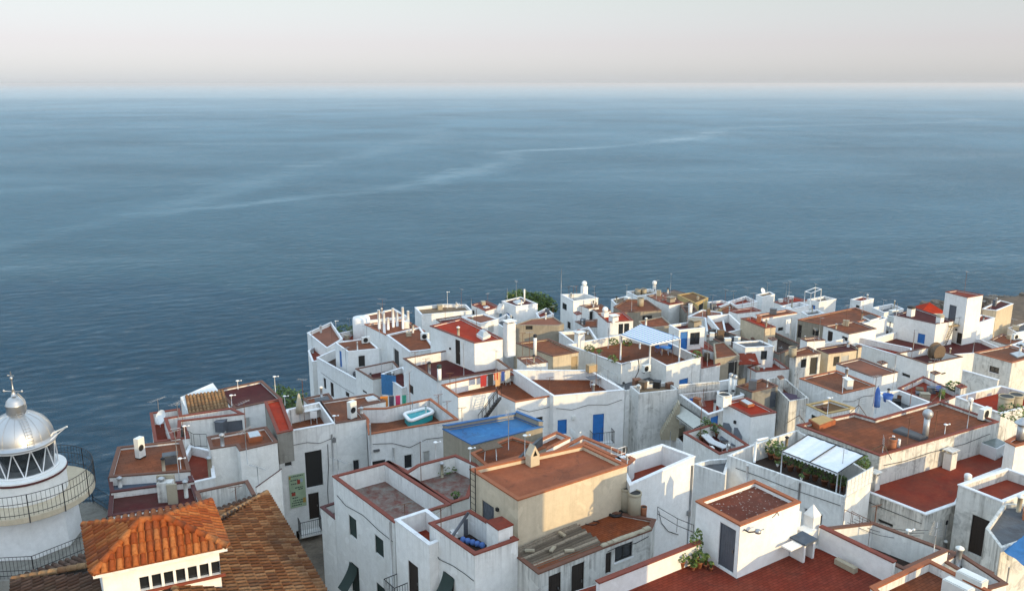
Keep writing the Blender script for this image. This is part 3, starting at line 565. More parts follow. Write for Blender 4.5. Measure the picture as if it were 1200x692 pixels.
X['y7'] = H('small white seafront cube with red roof and one dark opening', [(996.5, 351), (1009, 353.3), (1024, 350), (1010, 347.5)], 28.8, h=8, roof='red', wall='clean', cop='copw', wins=[(0, 1003, 357, 1007, 361, 'o')])
X['y8'] = H('big beige house with wide brown roof and orange rear parapet near the sea', [(935, 374.5), (966, 381), (1001, 378), (1032, 371), (1002, 360.5)], 26.8, h=8, roof='brown2', wall='beige', cop='copo', wins=[(0, 952.5, 385, 959, 394, 'o'), (0, 935.5, 380, 938.5, 396, 'd')])
X['y9'] = H('white house with mossy brown roof, dark door and dark opening near the sea', [(965, 381.5), (995, 391.5), (1027, 385), (1001, 376)], 26.2, h=7, roof='brown2', wall='clean', cop='copb', wins=[(0, 970.5, 387, 975, 401, 'd'), (0, 986.5, 393, 993, 400, 'o')])
X['y10'] = H('white house with sunlit blank end wall left of the maroon terrace', [(1003, 378), (1008, 380), (1040, 373), (1034, 371)], 26.9, h=7, roof='slate', wall='clean', cop='copw')
X['y11'] = H('white seafront terrace with crates between the small cube and maroon roof', [(1022, 360.5), (1036, 366.5), (1059, 362), (1045, 356)], 29.2, h=8, roof='slate', wall='clean', sink=.5, cop='copw')
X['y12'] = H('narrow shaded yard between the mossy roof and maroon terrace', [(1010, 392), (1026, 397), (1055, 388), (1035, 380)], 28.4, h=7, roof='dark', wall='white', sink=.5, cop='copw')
_c = Vector((15.8, 20.6)); _u = Vector((-.707, -.707)); _v = Vector((.707, -.707))
X['off'] = H('added white shadow-casting house beyond the bottom right corner, out of view', [topx(Vector((p.x, p.y, CAMZ - 14))) for p in (_c + _u * 10.5, _c + _u * 10.5 + _v * 8, _c + _v * 8, _c)], 14, h=16, roof='brown', wall='white', sink=.4)  # unseen house added to throw shade on the cream house
# ---------------------------------------------------------------- camera, light, sky, sea
cam = bpy.data.cameras.new('camera'); co = bpy.data.objects.new('camera', cam); COL.objects.link(co)
co.location = (0, 0, CAMZ); co.rotation_euler = (math.pi / 2 - PITCH, 0, 0); cam.sensor_width = 36; cam.lens = 30; cam.clip_end = 300000; cam.clip_start = .5
S.camera = co
sd = bpy.data.lights.new('sun', 'SUN'); so = bpy.data.objects.new('sun', sd); COL.objects.link(so)
sv = Vector((math.cos(SUN_AZ) * math.cos(SUN_EL), math.sin(SUN_AZ) * math.cos(SUN_EL), math.sin(SUN_EL)))
so.rotation_euler = sv.to_track_quat('Z', 'Y').to_euler(); sd.energy = 2.05; sd.angle = rad(.6); sd.color = (1, .74, .38); so.location = (0, -20, 90)
w = bpy.data.worlds.new('World'); S.world = w; w.use_nodes = True; nt = w.node_tree
sk = nt.nodes.new('ShaderNodeTexSky'); sk.sky_type = 'NISHITA'; sk.sun_disc = False; sk.sun_elevation = SUN_EL; sk.sun_rotation = math.pi / 2 - SUN_AZ
sk.dust_density = 1.0; sk.air_density = 1.0; sk.ozone_density = 2.0; sk.altitude = 60
bg = nt.nodes['Background']
ga = nt.nodes.new('ShaderNodeGamma'); ga.inputs[1].default_value = .45; nt.links.new(sk.outputs[0], ga.inputs[0])
tc = nt.nodes.new('ShaderNodeTexCoord'); sx = nt.nodes.new('ShaderNodeSeparateXYZ'); nt.links.new(tc.outputs['Generated'], sx.inputs[0])
tint = ramp(nt, sx.outputs['Z'], [(0, (1.62, 1.78, 2.4)), (.043, (1.64, 1.54, 1.89)), (.088, (1.72, 1.61, 1.67)), (.25, (2.75, 2.6, 2.6)), (.6, (4.75, 4.75, 4.65))])
vm = nt.nodes.new('ShaderNodeVectorMath'); vm.operation = 'MULTIPLY'; nt.links.new(ga.outputs[0], vm.inputs[0]); nt.links.new(tint, vm.inputs[1])
nt.links.new(vm.outputs[0], bg.inputs[0]); bg.inputs[1].default_value = .15
S.view_settings.view_transform = 'Standard'; S.view_settings.look = 'None'; S.view_settings.exposure = .9; S.view_settings.gamma = 1; S.view_settings.use_curve_mapping = False
# sea
def disc(r, z, n=128):
    mb = MB(); rr = [0, 60, 150, 400, 1000, 4000, 15000, r]
    prev = None
    b = mb.vs([(0, 0, z)])
    rings = []
    for q in rr[1:]:
        rings.append(mb.vs([(q * math.cos(2 * math.pi * k / n), q * math.sin(2 * math.pi * k / n), z) for k in range(n)]))
    for k in range(n):
        l = (k + 1) % n; mb.f.append((b, rings[0] + k, rings[0] + l)); mb.sm.append(False); mb.mi.append(0)
        for i in range(len(rings) - 1):
            mb.f.append((rings[i] + k, rings[i + 1] + k, rings[i + 1] + l, rings[i] + l)); mb.sm.append(False); mb.mi.append(0)
    return mb
m, nt, b = newmat('sea')
n0 = noise(nt, .004, 4, .6, dist=.3); g0 = nt.nodes.new('ShaderNodeNewGeometry'); mr = nt.nodes.new('ShaderNodeMapping'); mr.inputs['Rotation'].default_value = (0, 0, rad(-22)); nt.links.new(g0.outputs['Position'], mr.inputs[0])
n1 = noise(nt, .30, 7, .66, vec=mr.outputs[0], sc=(.62, 1.2, 1), dist=.6); n2 = noise(nt, .055, 4, .55, vec=mr.outputs[0], sc=(.55, 1.4, 1), dist=.4)
geo = nt.nodes.new('ShaderNodeNewGeometry'); sx = nt.nodes.new('ShaderNodeSeparateXYZ'); nt.links.new(geo.outputs['Position'], sx.inputs[0])
def M2(op, a, b_=0.0, c=0.0):
    q = nt.nodes.new('ShaderNodeMath'); q.operation = op
    for i, v in enumerate((a, b_, c)):
        if hasattr(v, 'is_linked'): nt.links.new(v, q.inputs[i])
        else: q.inputs[i].default_value = v
    return q.outputs[0]
wig = noise(nt, .006, 5, .65); wig2 = noise(nt, .03, 5, .7); brk = noise(nt, .012, 5, .65, sc=(.5, 1, 1))
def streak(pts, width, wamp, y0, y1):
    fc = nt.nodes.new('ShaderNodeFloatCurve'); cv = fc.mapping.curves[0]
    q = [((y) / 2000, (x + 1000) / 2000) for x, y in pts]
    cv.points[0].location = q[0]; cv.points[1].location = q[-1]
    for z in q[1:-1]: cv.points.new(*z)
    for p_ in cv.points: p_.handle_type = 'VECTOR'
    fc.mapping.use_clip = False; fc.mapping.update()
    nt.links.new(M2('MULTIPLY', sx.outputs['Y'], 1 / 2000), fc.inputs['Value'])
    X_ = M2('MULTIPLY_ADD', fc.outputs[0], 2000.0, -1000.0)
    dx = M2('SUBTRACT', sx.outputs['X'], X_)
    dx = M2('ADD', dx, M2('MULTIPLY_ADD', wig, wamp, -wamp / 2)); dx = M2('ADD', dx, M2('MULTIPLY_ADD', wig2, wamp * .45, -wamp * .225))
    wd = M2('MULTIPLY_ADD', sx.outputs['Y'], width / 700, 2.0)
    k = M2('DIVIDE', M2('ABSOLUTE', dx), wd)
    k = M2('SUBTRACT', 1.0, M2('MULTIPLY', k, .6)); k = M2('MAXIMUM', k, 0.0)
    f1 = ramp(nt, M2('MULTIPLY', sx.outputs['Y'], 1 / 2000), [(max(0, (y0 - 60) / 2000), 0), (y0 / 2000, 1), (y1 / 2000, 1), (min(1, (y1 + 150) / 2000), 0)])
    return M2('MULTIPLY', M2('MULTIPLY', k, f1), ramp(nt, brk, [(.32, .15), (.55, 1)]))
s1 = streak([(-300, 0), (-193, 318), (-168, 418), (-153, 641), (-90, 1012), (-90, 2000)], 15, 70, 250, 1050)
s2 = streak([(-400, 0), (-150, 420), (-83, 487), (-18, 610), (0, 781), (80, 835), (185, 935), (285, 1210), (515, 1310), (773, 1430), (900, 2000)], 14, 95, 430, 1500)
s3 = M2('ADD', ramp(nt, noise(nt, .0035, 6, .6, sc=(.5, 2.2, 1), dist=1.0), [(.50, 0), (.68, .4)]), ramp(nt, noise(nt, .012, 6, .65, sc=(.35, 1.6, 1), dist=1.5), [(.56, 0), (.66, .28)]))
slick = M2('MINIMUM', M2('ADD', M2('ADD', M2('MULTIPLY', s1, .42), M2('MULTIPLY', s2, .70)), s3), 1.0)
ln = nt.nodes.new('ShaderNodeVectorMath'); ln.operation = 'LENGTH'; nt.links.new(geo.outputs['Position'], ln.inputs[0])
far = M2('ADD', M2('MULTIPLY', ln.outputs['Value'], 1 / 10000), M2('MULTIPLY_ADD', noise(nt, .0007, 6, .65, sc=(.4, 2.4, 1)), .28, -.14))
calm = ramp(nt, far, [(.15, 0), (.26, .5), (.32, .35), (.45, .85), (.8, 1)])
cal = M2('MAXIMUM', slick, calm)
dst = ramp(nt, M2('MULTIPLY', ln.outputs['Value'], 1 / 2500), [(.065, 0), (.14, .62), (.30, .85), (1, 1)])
col = mix(nt, dst, (.003, .060, .108), (.105, .24, .325))  # colour pales with distance, standing in for sky reflection
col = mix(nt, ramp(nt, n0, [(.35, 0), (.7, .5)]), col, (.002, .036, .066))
col = mix(nt, M2('MULTIPLY', cal, .42), col, (.10, .20, .25))  # pale sky reflection of slicks and calm band mixed into the colour
hs = M2('MULTIPLY_ADD', n2, 1.7, M2('MULTIPLY', n1, 1.15))
bp = N(nt, 'ShaderNodeBump'); bp.inputs['Distance'].default_value = 3.4; nt.links.new(hs, bp.inputs['Height'])
nt.links.new(M2('MULTIPLY_ADD', cal, -.6, 1.0), bp.inputs['Strength']); pass
nt.nodes.remove(b); df = nt.nodes.new('ShaderNodeBsdfDiffuse'); gl = nt.nodes.new('ShaderNodeBsdfGlossy'); fr = nt.nodes.new('ShaderNodeFresnel'); mx = nt.nodes.new('ShaderNodeMixShader')
nt.links.new(col, df.inputs['Color']); gl.inputs['Color'].default_value = (.81, .92, .96, 1); gl.inputs['Roughness'].default_value = .14; fr.inputs['IOR'].default_value = 1.33
for q_ in (df, gl, fr): nt.links.new(bp.outputs[0], q_.inputs['Normal'])
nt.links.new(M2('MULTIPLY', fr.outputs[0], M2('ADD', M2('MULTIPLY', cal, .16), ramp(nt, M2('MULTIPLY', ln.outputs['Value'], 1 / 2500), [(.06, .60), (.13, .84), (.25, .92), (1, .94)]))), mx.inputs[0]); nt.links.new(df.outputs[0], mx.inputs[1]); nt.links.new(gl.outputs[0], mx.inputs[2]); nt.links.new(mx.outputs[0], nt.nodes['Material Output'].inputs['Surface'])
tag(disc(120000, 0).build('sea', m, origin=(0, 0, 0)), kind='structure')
# terrain
def terrain():
    px = [(176, 520, 30), (128, 606, 26), (120, 600, 24)]
    coast = [(-60, -30), (-60, 20), (-36, 36), (-30, 44)]
    for (x, y, D) in [(129, 560, 20.6), (140, 524, 20.6), (178, 486, 21.6), (212, 473, 22), (256, 456, 22), (307, 446, 22), (340, 462, 23), (357, 462, 24)]:
        q = P(x, y, D); coast.append((q.x + 0.6, q.y - .6))
    for (x, y, D) in [(362, 412, 28.4), (361, 391, 27.4), (388, 379, 27.4), (427, 370, 28.3), (462, 363, 28.3), (487, 361, 28.4), (546, 358, 28.4), (570, 354, 28.4), (612, 349, 28), (650, 344, 29.5), (686, 345, 27.5), (735, 343, 30), (762, 340, 30), (812, 344, 29.5), (874, 348, 29.5), (960, 346, 29.6), (1005, 350, 29.6), (1030, 356, 29), (1075, 362, 27), (1120, 356, 29), (1172, 353, 27.3), (1240, 350, 30)]:
        q = P(x, y, D); coast.append((q.x, q.y - .5))
    coast += [(140, 60), (120, -30)]
    nx, ny = 170, 170; x0, x1, y0, y1 = -110, 190, -60, 230
    def sdist(x, y):
        best = 1e9; ins = False; n = len(coast)
        for i in range(n):
            ax, ay = coast[i]; bx, by = coast[(i + 1) % n]
            dx, dy = bx - ax, by - ay; t = max(0, min(1, ((x - ax) * dx + (y - ay) * dy) / (dx * dx + dy * dy)))
            d = math.hypot(x - ax - t * dx, y - ay - t * dy)
            if d < best: best = d
            if (ay > y) != (by > y) and x < (bx - ax) * (y - ay) / (by - ay) + ax: ins = not ins
        return best if ins else -best
    mb = MB(); rr = random.Random(3); base = []
    for j in range(ny + 1):
        for i in range(nx + 1):
            x = x0 + (x1 - x0) * i / nx; y = y0 + (y1 - y0) * j / ny
            s = sdist(x, y); X_ = math.hypot(x, y)
            top = CAMZ - (27 + max(0, X_ - 30) * .11 if X_ < 200 else 46)
            if s > 1.5: z = top + rr.uniform(-.15, .15)
            else:
                k = 1.5 - s
                z = top - k * 2.6 + rr.uniform(-1, 1) * min(2, k * .4)
                z = max(z, -4)
            base.append((x, y, z))
    b = mb.vs(base)
    for j in range(ny):
        for i in range(nx):
            a = b + j * (nx + 1) + i; mb.f.append((a, a + 1, a + nx + 2, a + nx + 1)); mb.sm.append(True); mb.mi.append(0)
    return mb
tag(terrain().build('ground', M['rock'], origin=(0, 0, 0)), kind='structure')
# haze
m = bpy.data.materials.new('haze'); m.use_nodes = True; nt = m.node_tree; nt.nodes.remove(nt.nodes['Principled BSDF'])
vp = nt.nodes.new('ShaderNodeVolumePrincipled'); vp.inputs['Color'].default_value = (.95, .90, .88, 1); vp.inputs['Density'].default_value = 7e-5; vp.inputs['Anisotropy'].default_value = .2
nt.links.new(vp.outputs[0], nt.nodes['Material Output'].inputs['Volume'])
tag(MB().box((0, 0, 33), (60000, 60000, 76)).build('haze', m, origin=(0, 0, 33)), kind='stuff')
# ---------------------------------------------------------------- tile roofs
E1 = Vector((.83, .557, 0)).normalized(); E2 = Vector((.557, -.83, 0)).normalized()
def lay_tiles(mb, A, B, up, cut, pitch=.24, row=.40, r=None):
    """barrel tile columns on a roof plane: eave from A to B, 'up' unit vector up the slope, cut(s)->(t0,t1) range along the slope for the column at distance s"""
    A = Vector(A); B = Vector(B); ax = (B - A); L = ax.length; ax.normalize(); nrm = ax.cross(up); 
    if nrm.z < 0: nrm = -nrm
    r = r or pitch * .36; n = int(L / pitch); K = 5
    for i in range(n):
        s = (i + .5) * pitch; t0, t1 = cut(s)
        if t1 - t0 < .08: continue
        rows = max(1, int(math.ceil((t1 - t0) / row)))
        for k in range(rows):
            a = t0 + k * row; b = min(t1, a + row * 1.06)
            if b - a < .05: continue
            j = R.uniform(-.008, .008); ra = r * 1.12; rb = r * .92; rings = []
            for (t, q, lift) in ((a, ra, .028), (b, rb, .004)):
                c = A + ax * (s + j) + up * t + nrm * lift
                rings.append(mb.vs([c + ax * (q * math.cos(math.pi * m / K)) + nrm * (q * math.sin(math.pi * m / K)) for m in range(K + 1)]))
            for m_ in range(K):
                mb.f.append((rings[0] + m_, rings[0] + m_ + 1, rings[1] + m_ + 1, rings[1] + m_)); mb.sm.append(True); mb.mi.append(0)
            mb.f.append(tuple(rings[0] + m_ for m_ in range(K, -1, -1))); mb.sm.append(False); mb.mi.append(0)
        # channel under the columns
        c0 = A + ax * (s - pitch / 2) + up * t0; c1 = A + ax * (s + pitch / 2) + up * t0; c2 = A + ax * (s + pitch / 2) + up * t1; c3 = A + ax * (s - pitch / 2) + up * t1
        mb.face([c0 - nrm * .01, c1 - nrm * .01, c2 - nrm * .01, c3 - nrm * .01])
def ridge_tiles(mb, a, b, r=.12):
    a = Vector(a); b = Vector(b); L = (b - a).length; n = max(1, int(L / .38)); d = (b - a) / L
    for i in range(n):
        p = a + d * (i * L / n); q = a + d * ((i + 1.08) * L / n)
        mb.tube([p + Vector((0, 0, .02)), q + Vector((0, 0, .0))], r * 1.08, 8, r * .92, True, True)
def hip_roof(parent, c, z, rise, mat, part='roof', inset_k=1.0, ridge=None, over=0.0):
    """c: 4 corners ccw (plan), ridge: two plan points; builds 4 tiled faces"""
    c = [Vector((x, y, z)) for x, y in c]; r0, r1 = [Vector((x, y, z + rise)) for x, y in ridge]
    faces = [(c[0], c[1], r0, r1), (c[1], c[2], r1, r1), (c[2], c[3], r1, r0), (c[3], c[0], r0, r0)]
    mb = MB()
    for (a, b, ra, rb) in faces:
        ax = (b - a); L = ax.length; ax = ax / L
        mid = (ra + rb) / 2; w = mid - a; upv = w - ax * w.dot(ax); H_ = upv.length; upv = upv / H_
        sa = (ra - a).dot(ax); sb = (rb - a).dot(ax)
        if sa > sb: sa, sb = sb, sa
        def cut(s, L=L, sa=sa, sb=sb, H_=H_):
            if s < sa: return (-.06, H_ * s / max(sa, .01))
            if s > sb: return (-.06, H_ * (L - s) / max(L - sb, .01))
            return (-.06, H_)
        lay_tiles(mb, a, b, upv, cut)
    for a, b in ((c[0], r0), (c[1], r1 if 0 else (r1 if (c[1] - r1).length < (c[1] - r0).length else r0)), (c[2], r1), (c[3], r0)):
        ridge_tiles(mb, a, b)
    ridge_tiles(mb, r0, r1)
    o = mb.build(part, mat, parent)
    return o
def corner(x, y, D): v = P(x, y, D); return (v.x, v.y)
# belvedere with orange hip roof
De = 15.6
cA, cB, cC, cD = corner(98, 616, De), corner(108, 674, De), corner(267, 641, De), corner(247, 588, De)
z = CAMZ - De
root = empty('tiled_house', (cB[0], cB[1], z - 6), 'cream belvedere with bright orange hipped tile roof and strip of seven small windows', 'house')
cc = [cA, cB, cC, cD]; wl = inset(cc, .28)
mb = MB()
X['belv'] = None
ra = P(164, 611, De - .95); rb = P(193, 607, De - .95)
hip_roof(root, [cB, cC, cD, cA], z + .05, .95, M['tile_o'], ridge=[(ra.x, ra.y), (rb.x, rb.y)])
sl = MB(); sl.prism(inset(cc, .02), z - .14, z + .03); sl.build('eave', M['copw'], root)
# walls with openings on the front face
def wall_strip(parent, a, b, zb, zt, ops, mat):
    a = Vector(a); b = Vector(b); L = (b - a).length; e = (b - a) / L; nn_ = Vector((e.y, -e.x)); mw = MB()
    us = sorted({0, L} | {o[0] for o in ops} | {o[1] for o in ops}); zs = sorted({zb, zt} | {o[2] for o in ops} | {o[3] for o in ops})
    def pt(u, z, d=0): return (a.x + e.x * u - nn_.x * d, a.y + e.y * u - nn_.y * d, z)
    for p in range(len(us) - 1):
        for q in range(len(zs) - 1):
            uc = (us[p] + us[p + 1]) / 2; zc = (zs[q] + zs[q + 1]) / 2
            if any(o[0] < uc < o[1] and o[2] < zc < o[3] for o in ops): continue
            mw.face([pt(us[p], zs[q]), pt(us[p + 1], zs[q]), pt(us[p + 1], zs[q + 1]), pt(us[p], zs[q + 1])])
    for u0, u1, z0, z1 in ops:
        for fa in ([pt(u0, z0), pt(u1, z0), pt(u1, z0, .14), pt(u0, z0, .14)], [pt(u0, z1), pt(u0, z1, .14), pt(u1, z1, .14), pt(u1, z1)], [pt(u0, z0), pt(u0, z0, .14), pt(u0, z1, .14), pt(u0, z1)], [pt(u1, z0), pt(u1, z1), pt(u1, z1, .14), pt(u1, z0, .14)]): mw.face(fa)
        g = MB(); g.face([pt(u0, z0, .13), pt(u1, z0, .13), pt(u1, z1, .13), pt(u0, z1, .13)]); g.build('window', M['glass'], parent)
    return mw, pt
Lf = (Vector(wl[2]) - Vector(wl[1])).length
ops = []
zt_ = z - .14
w0 = Lf * .30
for k in range(7): ops.append((w0 + k * .385, w0 + k * .385 + .29, zt_ - .95, zt_ - .45))
mw, pt = wall_strip(root, wl[1], wl[2], z - 6, zt_, ops, None)
for i in (0, 2, 3):
    a, b = wl[i], wl[(i + 1) % 4]; mw.face([(*a, z - 6), (*b, z - 6), (*b, zt_), (*a, zt_)])
mw.build('walls', M['white'], root)
sb_ = MB(); a3 = pt(w0 - .1, zt_ - 1.06, -.06); b3 = pt(w0 + 2.75, zt_ - 1.06, -.06); a4 = pt(w0 - .1, zt_ - 1.06, 0.0); b4 = pt(w0 + 2.75, zt_ - 1.06, 0.0)
sb_.hexa([a3, b3, b4, a4] + [(q[0], q[1], q[2] + .1) for q in (a3, b3, b4, a4)]); sb_.build('sill', M['copr'], root)
# large brown tiled roof
Db = 18.3; c0 = P(313, 578, Db); zz = CAMZ - Db
C0 = Vector((c0.x, c0.y)); e1 = Vector((E1.x, E1.y)); e2 = Vector((E2.x, E2.y)); 
q2 = P(385, 700, Db); dr = Vector((q2.x, q2.y)) - C0; e2b = dr.normalized(); e1b = Vector((-e2b.y, e2b.x)); 
ql = P(15, 680, Db); e1b = (Vector((ql.x, ql.y)) - C0); W_ = e1b.length; e1b = e1b.normalized(); L_ = 16
A_ = C0 + e1b * W_; B_ = C0; C_ = C0 + e2b * L_; D_ = A_ + e2b * L_
root = empty('tiled_house', (C0.x, C0.y, zz - 8), 'big old house with weathered brown tile roof falling towards the alley', 'house')
hip_roof(root, [tuple(A_), tuple(D_), tuple(C_), tuple(B_)], zz + .05, 2.0, M['tile_b'], ridge=[tuple(C0 + e1b * W_ / 2 + e2b * 4.6), tuple(C0 + e1b * W_ / 2 + e2b * 4.7)]) if 0 else None
def roof_plane(parent, a, b, rise_pt, cutf, mat, name='roof'):
    a = Vector(a); b = Vector(b); ax = (b - a).normalized(); w = Vector(rise_pt) - a; u = w - ax * w.dot(ax); H_ = u.length; u /= H_
    mb = MB(); lay_tiles(mb, a, b, u, lambda s: cutf(s, H_, (b - a).length)); return mb.build(name, mat, parent)
rz = 1.45; hipL = 4.4
mid = C0 + e1b * W_ / 2 + e2b * hipL; R0 = Vector((mid.x, mid.y, zz + rz)); R1v = mid + e2b * 12; R1 = Vector((R1v.x, R1v.y, zz + rz))
def v3(p, zq=zz + .05): return Vector((p[0], p[1], zq))
roof_plane(root, v3(C_), v3(B_), R1, lambda s, H_, L: (-.06, H_ if s < L - hipL else H_ * (L - s) / hipL), M['tile_b'])
roof_plane(root, v3(B_), v3(A_), R0, lambda s, H_, L: (-.06, H_ * min(s, L - s) / (L / 2)), M['tile_b_shade'])
roof_plane(root, v3(A_), v3(D_), R0, lambda s, H_, L: (-.06, H_ if s > hipL else H_ * s / hipL), M['tile_b_shade'])
rt = MB(); ridge_tiles(rt, v3(B_), R0); ridge_tiles(rt, v3(A_), R0); ridge_tiles(rt, R0, R1); rt.build('ridge', M['tile_t'], root)
bd = [tuple(p) for p in (A_, D_, C_, B_)]
MB().prism(inset(bd, .3), zz - 9, zz - .16).build('walls', M['white'], root)
MB().prism(bd, zz - .155, zz - .02).build('eave', M['copw'], root)
# small sloped tiled roofs
def slope_house(label, px, D, dz, mat, wall, h=3.0):
    w = [P(x, y, D) for x, y in px]; w = [Vector(v) for v in w]
    w[2].z += 0; rt_ = empty('tiled_house', (w[1].x, w[1].y, CAMZ - D - h), label, 'house')
    a, b = w[0], w[1]; top = w[3] + Vector((0, 0, dz))
    p2 = w[2] + Vector((0, 0, dz))
    roof_plane(rt_, a, b, top, lambda s, H_, L: (0, H_), mat)
    mbb = MB(); mbb.hexa([Vector((q.x, q.y, CAMZ - D - h)) for q in w] + [a - Vector((0, 0, .05)), b - Vector((0, 0, .05)), p2 - Vector((0, 0, .05)), top - Vector((0, 0, .05))])
    mbb.build('walls', M[wall], rt_)
slope_house('small house with patchy tan tiled roof at the left cliff', [(221, 485), (271, 477.5), (250, 455), (212, 472)], 21.8, .5, M['tile_t'], 'white', 8)
# pyramid roof beside the tower
pc = P(1088, 366, 27.6)
mb = MB(); cx, cy = pc.x, pc.y; q = [(cx - 1.7, cy - 1.2), (cx + 1.7, cy - 1.2), (cx + 1.7, cy + 1.6), (cx - 1.7, cy + 1.6)]
rt_ = empty('roof_lantern', (cx, cy, CAMZ - 28), 'orange tiled pyramid roof poking up beside the stair tower', 'roof lantern')
for i in range(4): mb.face([(*q[i], CAMZ - 27.4), (*q[(i + 1) % 4], CAMZ - 27.4), (cx, cy, CAMZ - 26.3)])
mb.build('roof', M['bright'], rt_); MB().prism(inset(q, .15), CAMZ - 28.4, CAMZ - 27.43).build('walls', M['clean'], rt_)

# ---------------------------------------------------------------- lighthouse
LX, LY = -24.1, 38.9
m, nt, b = newmat('lantern_glass_shaded'); b.inputs['Base Color'].default_value = (.03, .04, .045, 1); b.inputs['Roughness'].default_value = .05; b.inputs['Alpha'].default_value = .7; M['lantern_glass_shaded'] = m  # dark tint puts the shade of the lantern interior into the glass
root = empty('lighthouse', (LX, LY, CAMZ - 24), 'white lighthouse with silver dome, glazed lantern and railed gallery', 'lighthouse')
def ZL(D): return CAMZ - D
O = (LX, LY, 0)
a8 = math.pi / 8 + .1
mb = MB(); mb.lathe(O, [(2.2, ZL(22.29)), (2.08, ZL(20.3)), (2.2, ZL(20.25)), (2.45, ZL(20.1)), (2.45, ZL(20.0))], 8, False, a8); mb.build('tower', M['clean'], root)
mb = MB(); mb.lathe(O, [(2.45, ZL(20.0)), (2.95, ZL(19.98)), (3.0, ZL(19.95)), (3.0, ZL(19.68)), (2.9, ZL(19.65)), (1.7, ZL(19.65))], 40, False); mb.build('gallery', M['cream'], root)
mb = MB(); mb.lathe(O, [(1.80, ZL(19.65)), (1.80, ZL(18.65)), (1.86, ZL(18.63)), (1.86, ZL(18.43)), (1.6, ZL(18.4)), (1.47, ZL(18.4))], 36, False, 0, False); mb.build('drum', M['clean'], root)
mb = MB(); mb.lathe(O, [(1.865, ZL(18.62)), (1.89, ZL(18.60)), (1.89, ZL(18.52)), (1.865, ZL(18.5))], 36, False); mb.build('drum_band', M['copm'], root)
lan = MB()
for k in range(12):
    a = 2 * math.pi * k / 12; b = 2 * math.pi * (k + 1) / 12; m_ = (a + b) / 2
    pa = (LX + 1.5 * math.cos(a), LY + 1.5 * math.sin(a), ZL(18.4)); pm = (LX + 1.5 * math.cos(m_), LY + 1.5 * math.sin(m_), ZL(17.02)); pb = (LX + 1.5 * math.cos(b), LY + 1.5 * math.sin(b), ZL(18.4))
    lan.tube([pa, pm], .028, 6); lan.tube([pm, pb], .028, 6)
lan.lathe(O, [(1.46, ZL(18.4)), (1.54, ZL(18.4)), (1.54, ZL(18.32)), (1.46, ZL(18.32))], 36); lan.lathe(O, [(1.46, ZL(17.1)), (1.54, ZL(17.1)), (1.54, ZL(17.0)), (1.46, ZL(17.0))], 36)
lan.build('lantern_frame', M['whitep'], root)
op = MB(); op.lathe(O, [(.2, ZL(18.7)), (.75, ZL(18.3)), (.95, ZL(17.8)), (.75, ZL(17.3)), (.2, ZL(17.05))], 20); op.build('lens', M['framed'], root)  # dark solid core, coloured for the shade inside the lantern
gz = MB(); gz.lathe(O, [(1.40, ZL(18.38)), (1.40, ZL(17.06))], 24, True, 0, False); gz.build('glazing', M['lantern_glass_shaded'], root)
fl = MB(); fl.lathe(O, [(1.46, ZL(18.41)), (1.44, ZL(18.9)), (0.01, ZL(18.9))], 24, False); fl.build('lantern_floor', M['framed'], root)  # floor coloured dark for the shade inside the lantern
dm = MB(); prof = [(1.58, ZL(17.02)), (1.62, ZL(16.96)), (1.58, ZL(16.90)), (1.5, ZL(16.88))]
for i in range(1, 13):
    t = math.pi / 2 * i / 13.5; prof.append((1.5 * math.cos(t), ZL(16.88) + 1.42 * math.sin(t)))
dm.lathe(O, prof, 48)
for k in range(16):
    a = 2 * math.pi * k / 16; dm.tube([(LX + 1.51 * math.cos(t) * math.cos(a), LY + 1.51 * math.cos(t) * math.sin(a), ZL(16.88) + 1.43 * math.sin(t)) for t in [math.pi / 2 * i / 12 for i in range(11)]], .008, 4)
dm.build('dome', M['dome'], root)
bl = MB(); bl.lathe(O, [(.42, ZL(15.62)), (.42, ZL(15.12)), (.46, ZL(15.1)), (.42, ZL(15.06)), (.38, ZL(14.9)), (.25, ZL(14.75)), (.08, ZL(14.68)), (.01, ZL(14.67))], 24); bl.build('vent_ball', M['dome'], root)
ms = MB(); ms.tube([(LX, LY, ZL(14.7)), (LX, LY, ZL(13.4))], .045, 8, .02); ms.tube([(LX, LY, ZL(14.65)), (LX, LY, ZL(14.3))], .13, 8, .05)
ms.tube([(LX - .45, LY, ZL(14.4)), (LX + .45, LY - .05, ZL(14.4))], .02, 6); ms.tube([(LX - .15, LY, ZL(13.6)), (LX + .15, LY, ZL(13.62))], .02, 6)
ms.lathe((LX + .45, LY - .05, ZL(14.4)), [(.02, -.05), (.07, 0), (.02, .08)], 8); ms.lathe((LX - .45, LY, ZL(14.4)), [(.02, -.05), (.07, 0), (.02, .08)], 8)
ms.lathe((LX, LY, ZL(13.75)), [(.03, -.1), (.09, 0), (.03, .1)], 8); ms.build('wind_vane', M['dome'], root)
ld = MB(); va = -.75
for da in (-.10, .10):
    ld.tube([(LX + 1.56 * math.cos(t) * math.cos(va + da / max(.35, math.cos(t))), LY + 1.56 * math.cos(t) * math.sin(va + da / max(.35, math.cos(t))), ZL(16.88) + 1.5 * math.sin(t)) for t in [1.28 * i / 12 for i in range(13)]], .013, 5)
for i in range(13):
    t = 1.28 * i / 12; g = .10 / max(.35, math.cos(t))
    ld.tube([(LX + 1.56 * math.cos(t) * math.cos(va + s_ * g), LY + 1.56 * math.cos(t) * math.sin(va + s_ * g), ZL(16.88) + 1.5 * math.sin(t)) for s_ in (-1, 1)], .01, 4)
ld.tube([(LX + .48, LY - .1, ZL(15.5)), (LX + .62, LY - .12, ZL(15.2)), (LX + .55, LY - .1, ZL(14.8)), (LX + .2, LY, ZL(14.5))], .015, 5)
ld.tube([(LX + .55, LY - .3, ZL(15.5)), (LX + .69, LY - .32, ZL(15.2)), (LX + .62, LY - .3, ZL(14.8)), (LX + .25, LY - .15, ZL(14.5))], .015, 5)
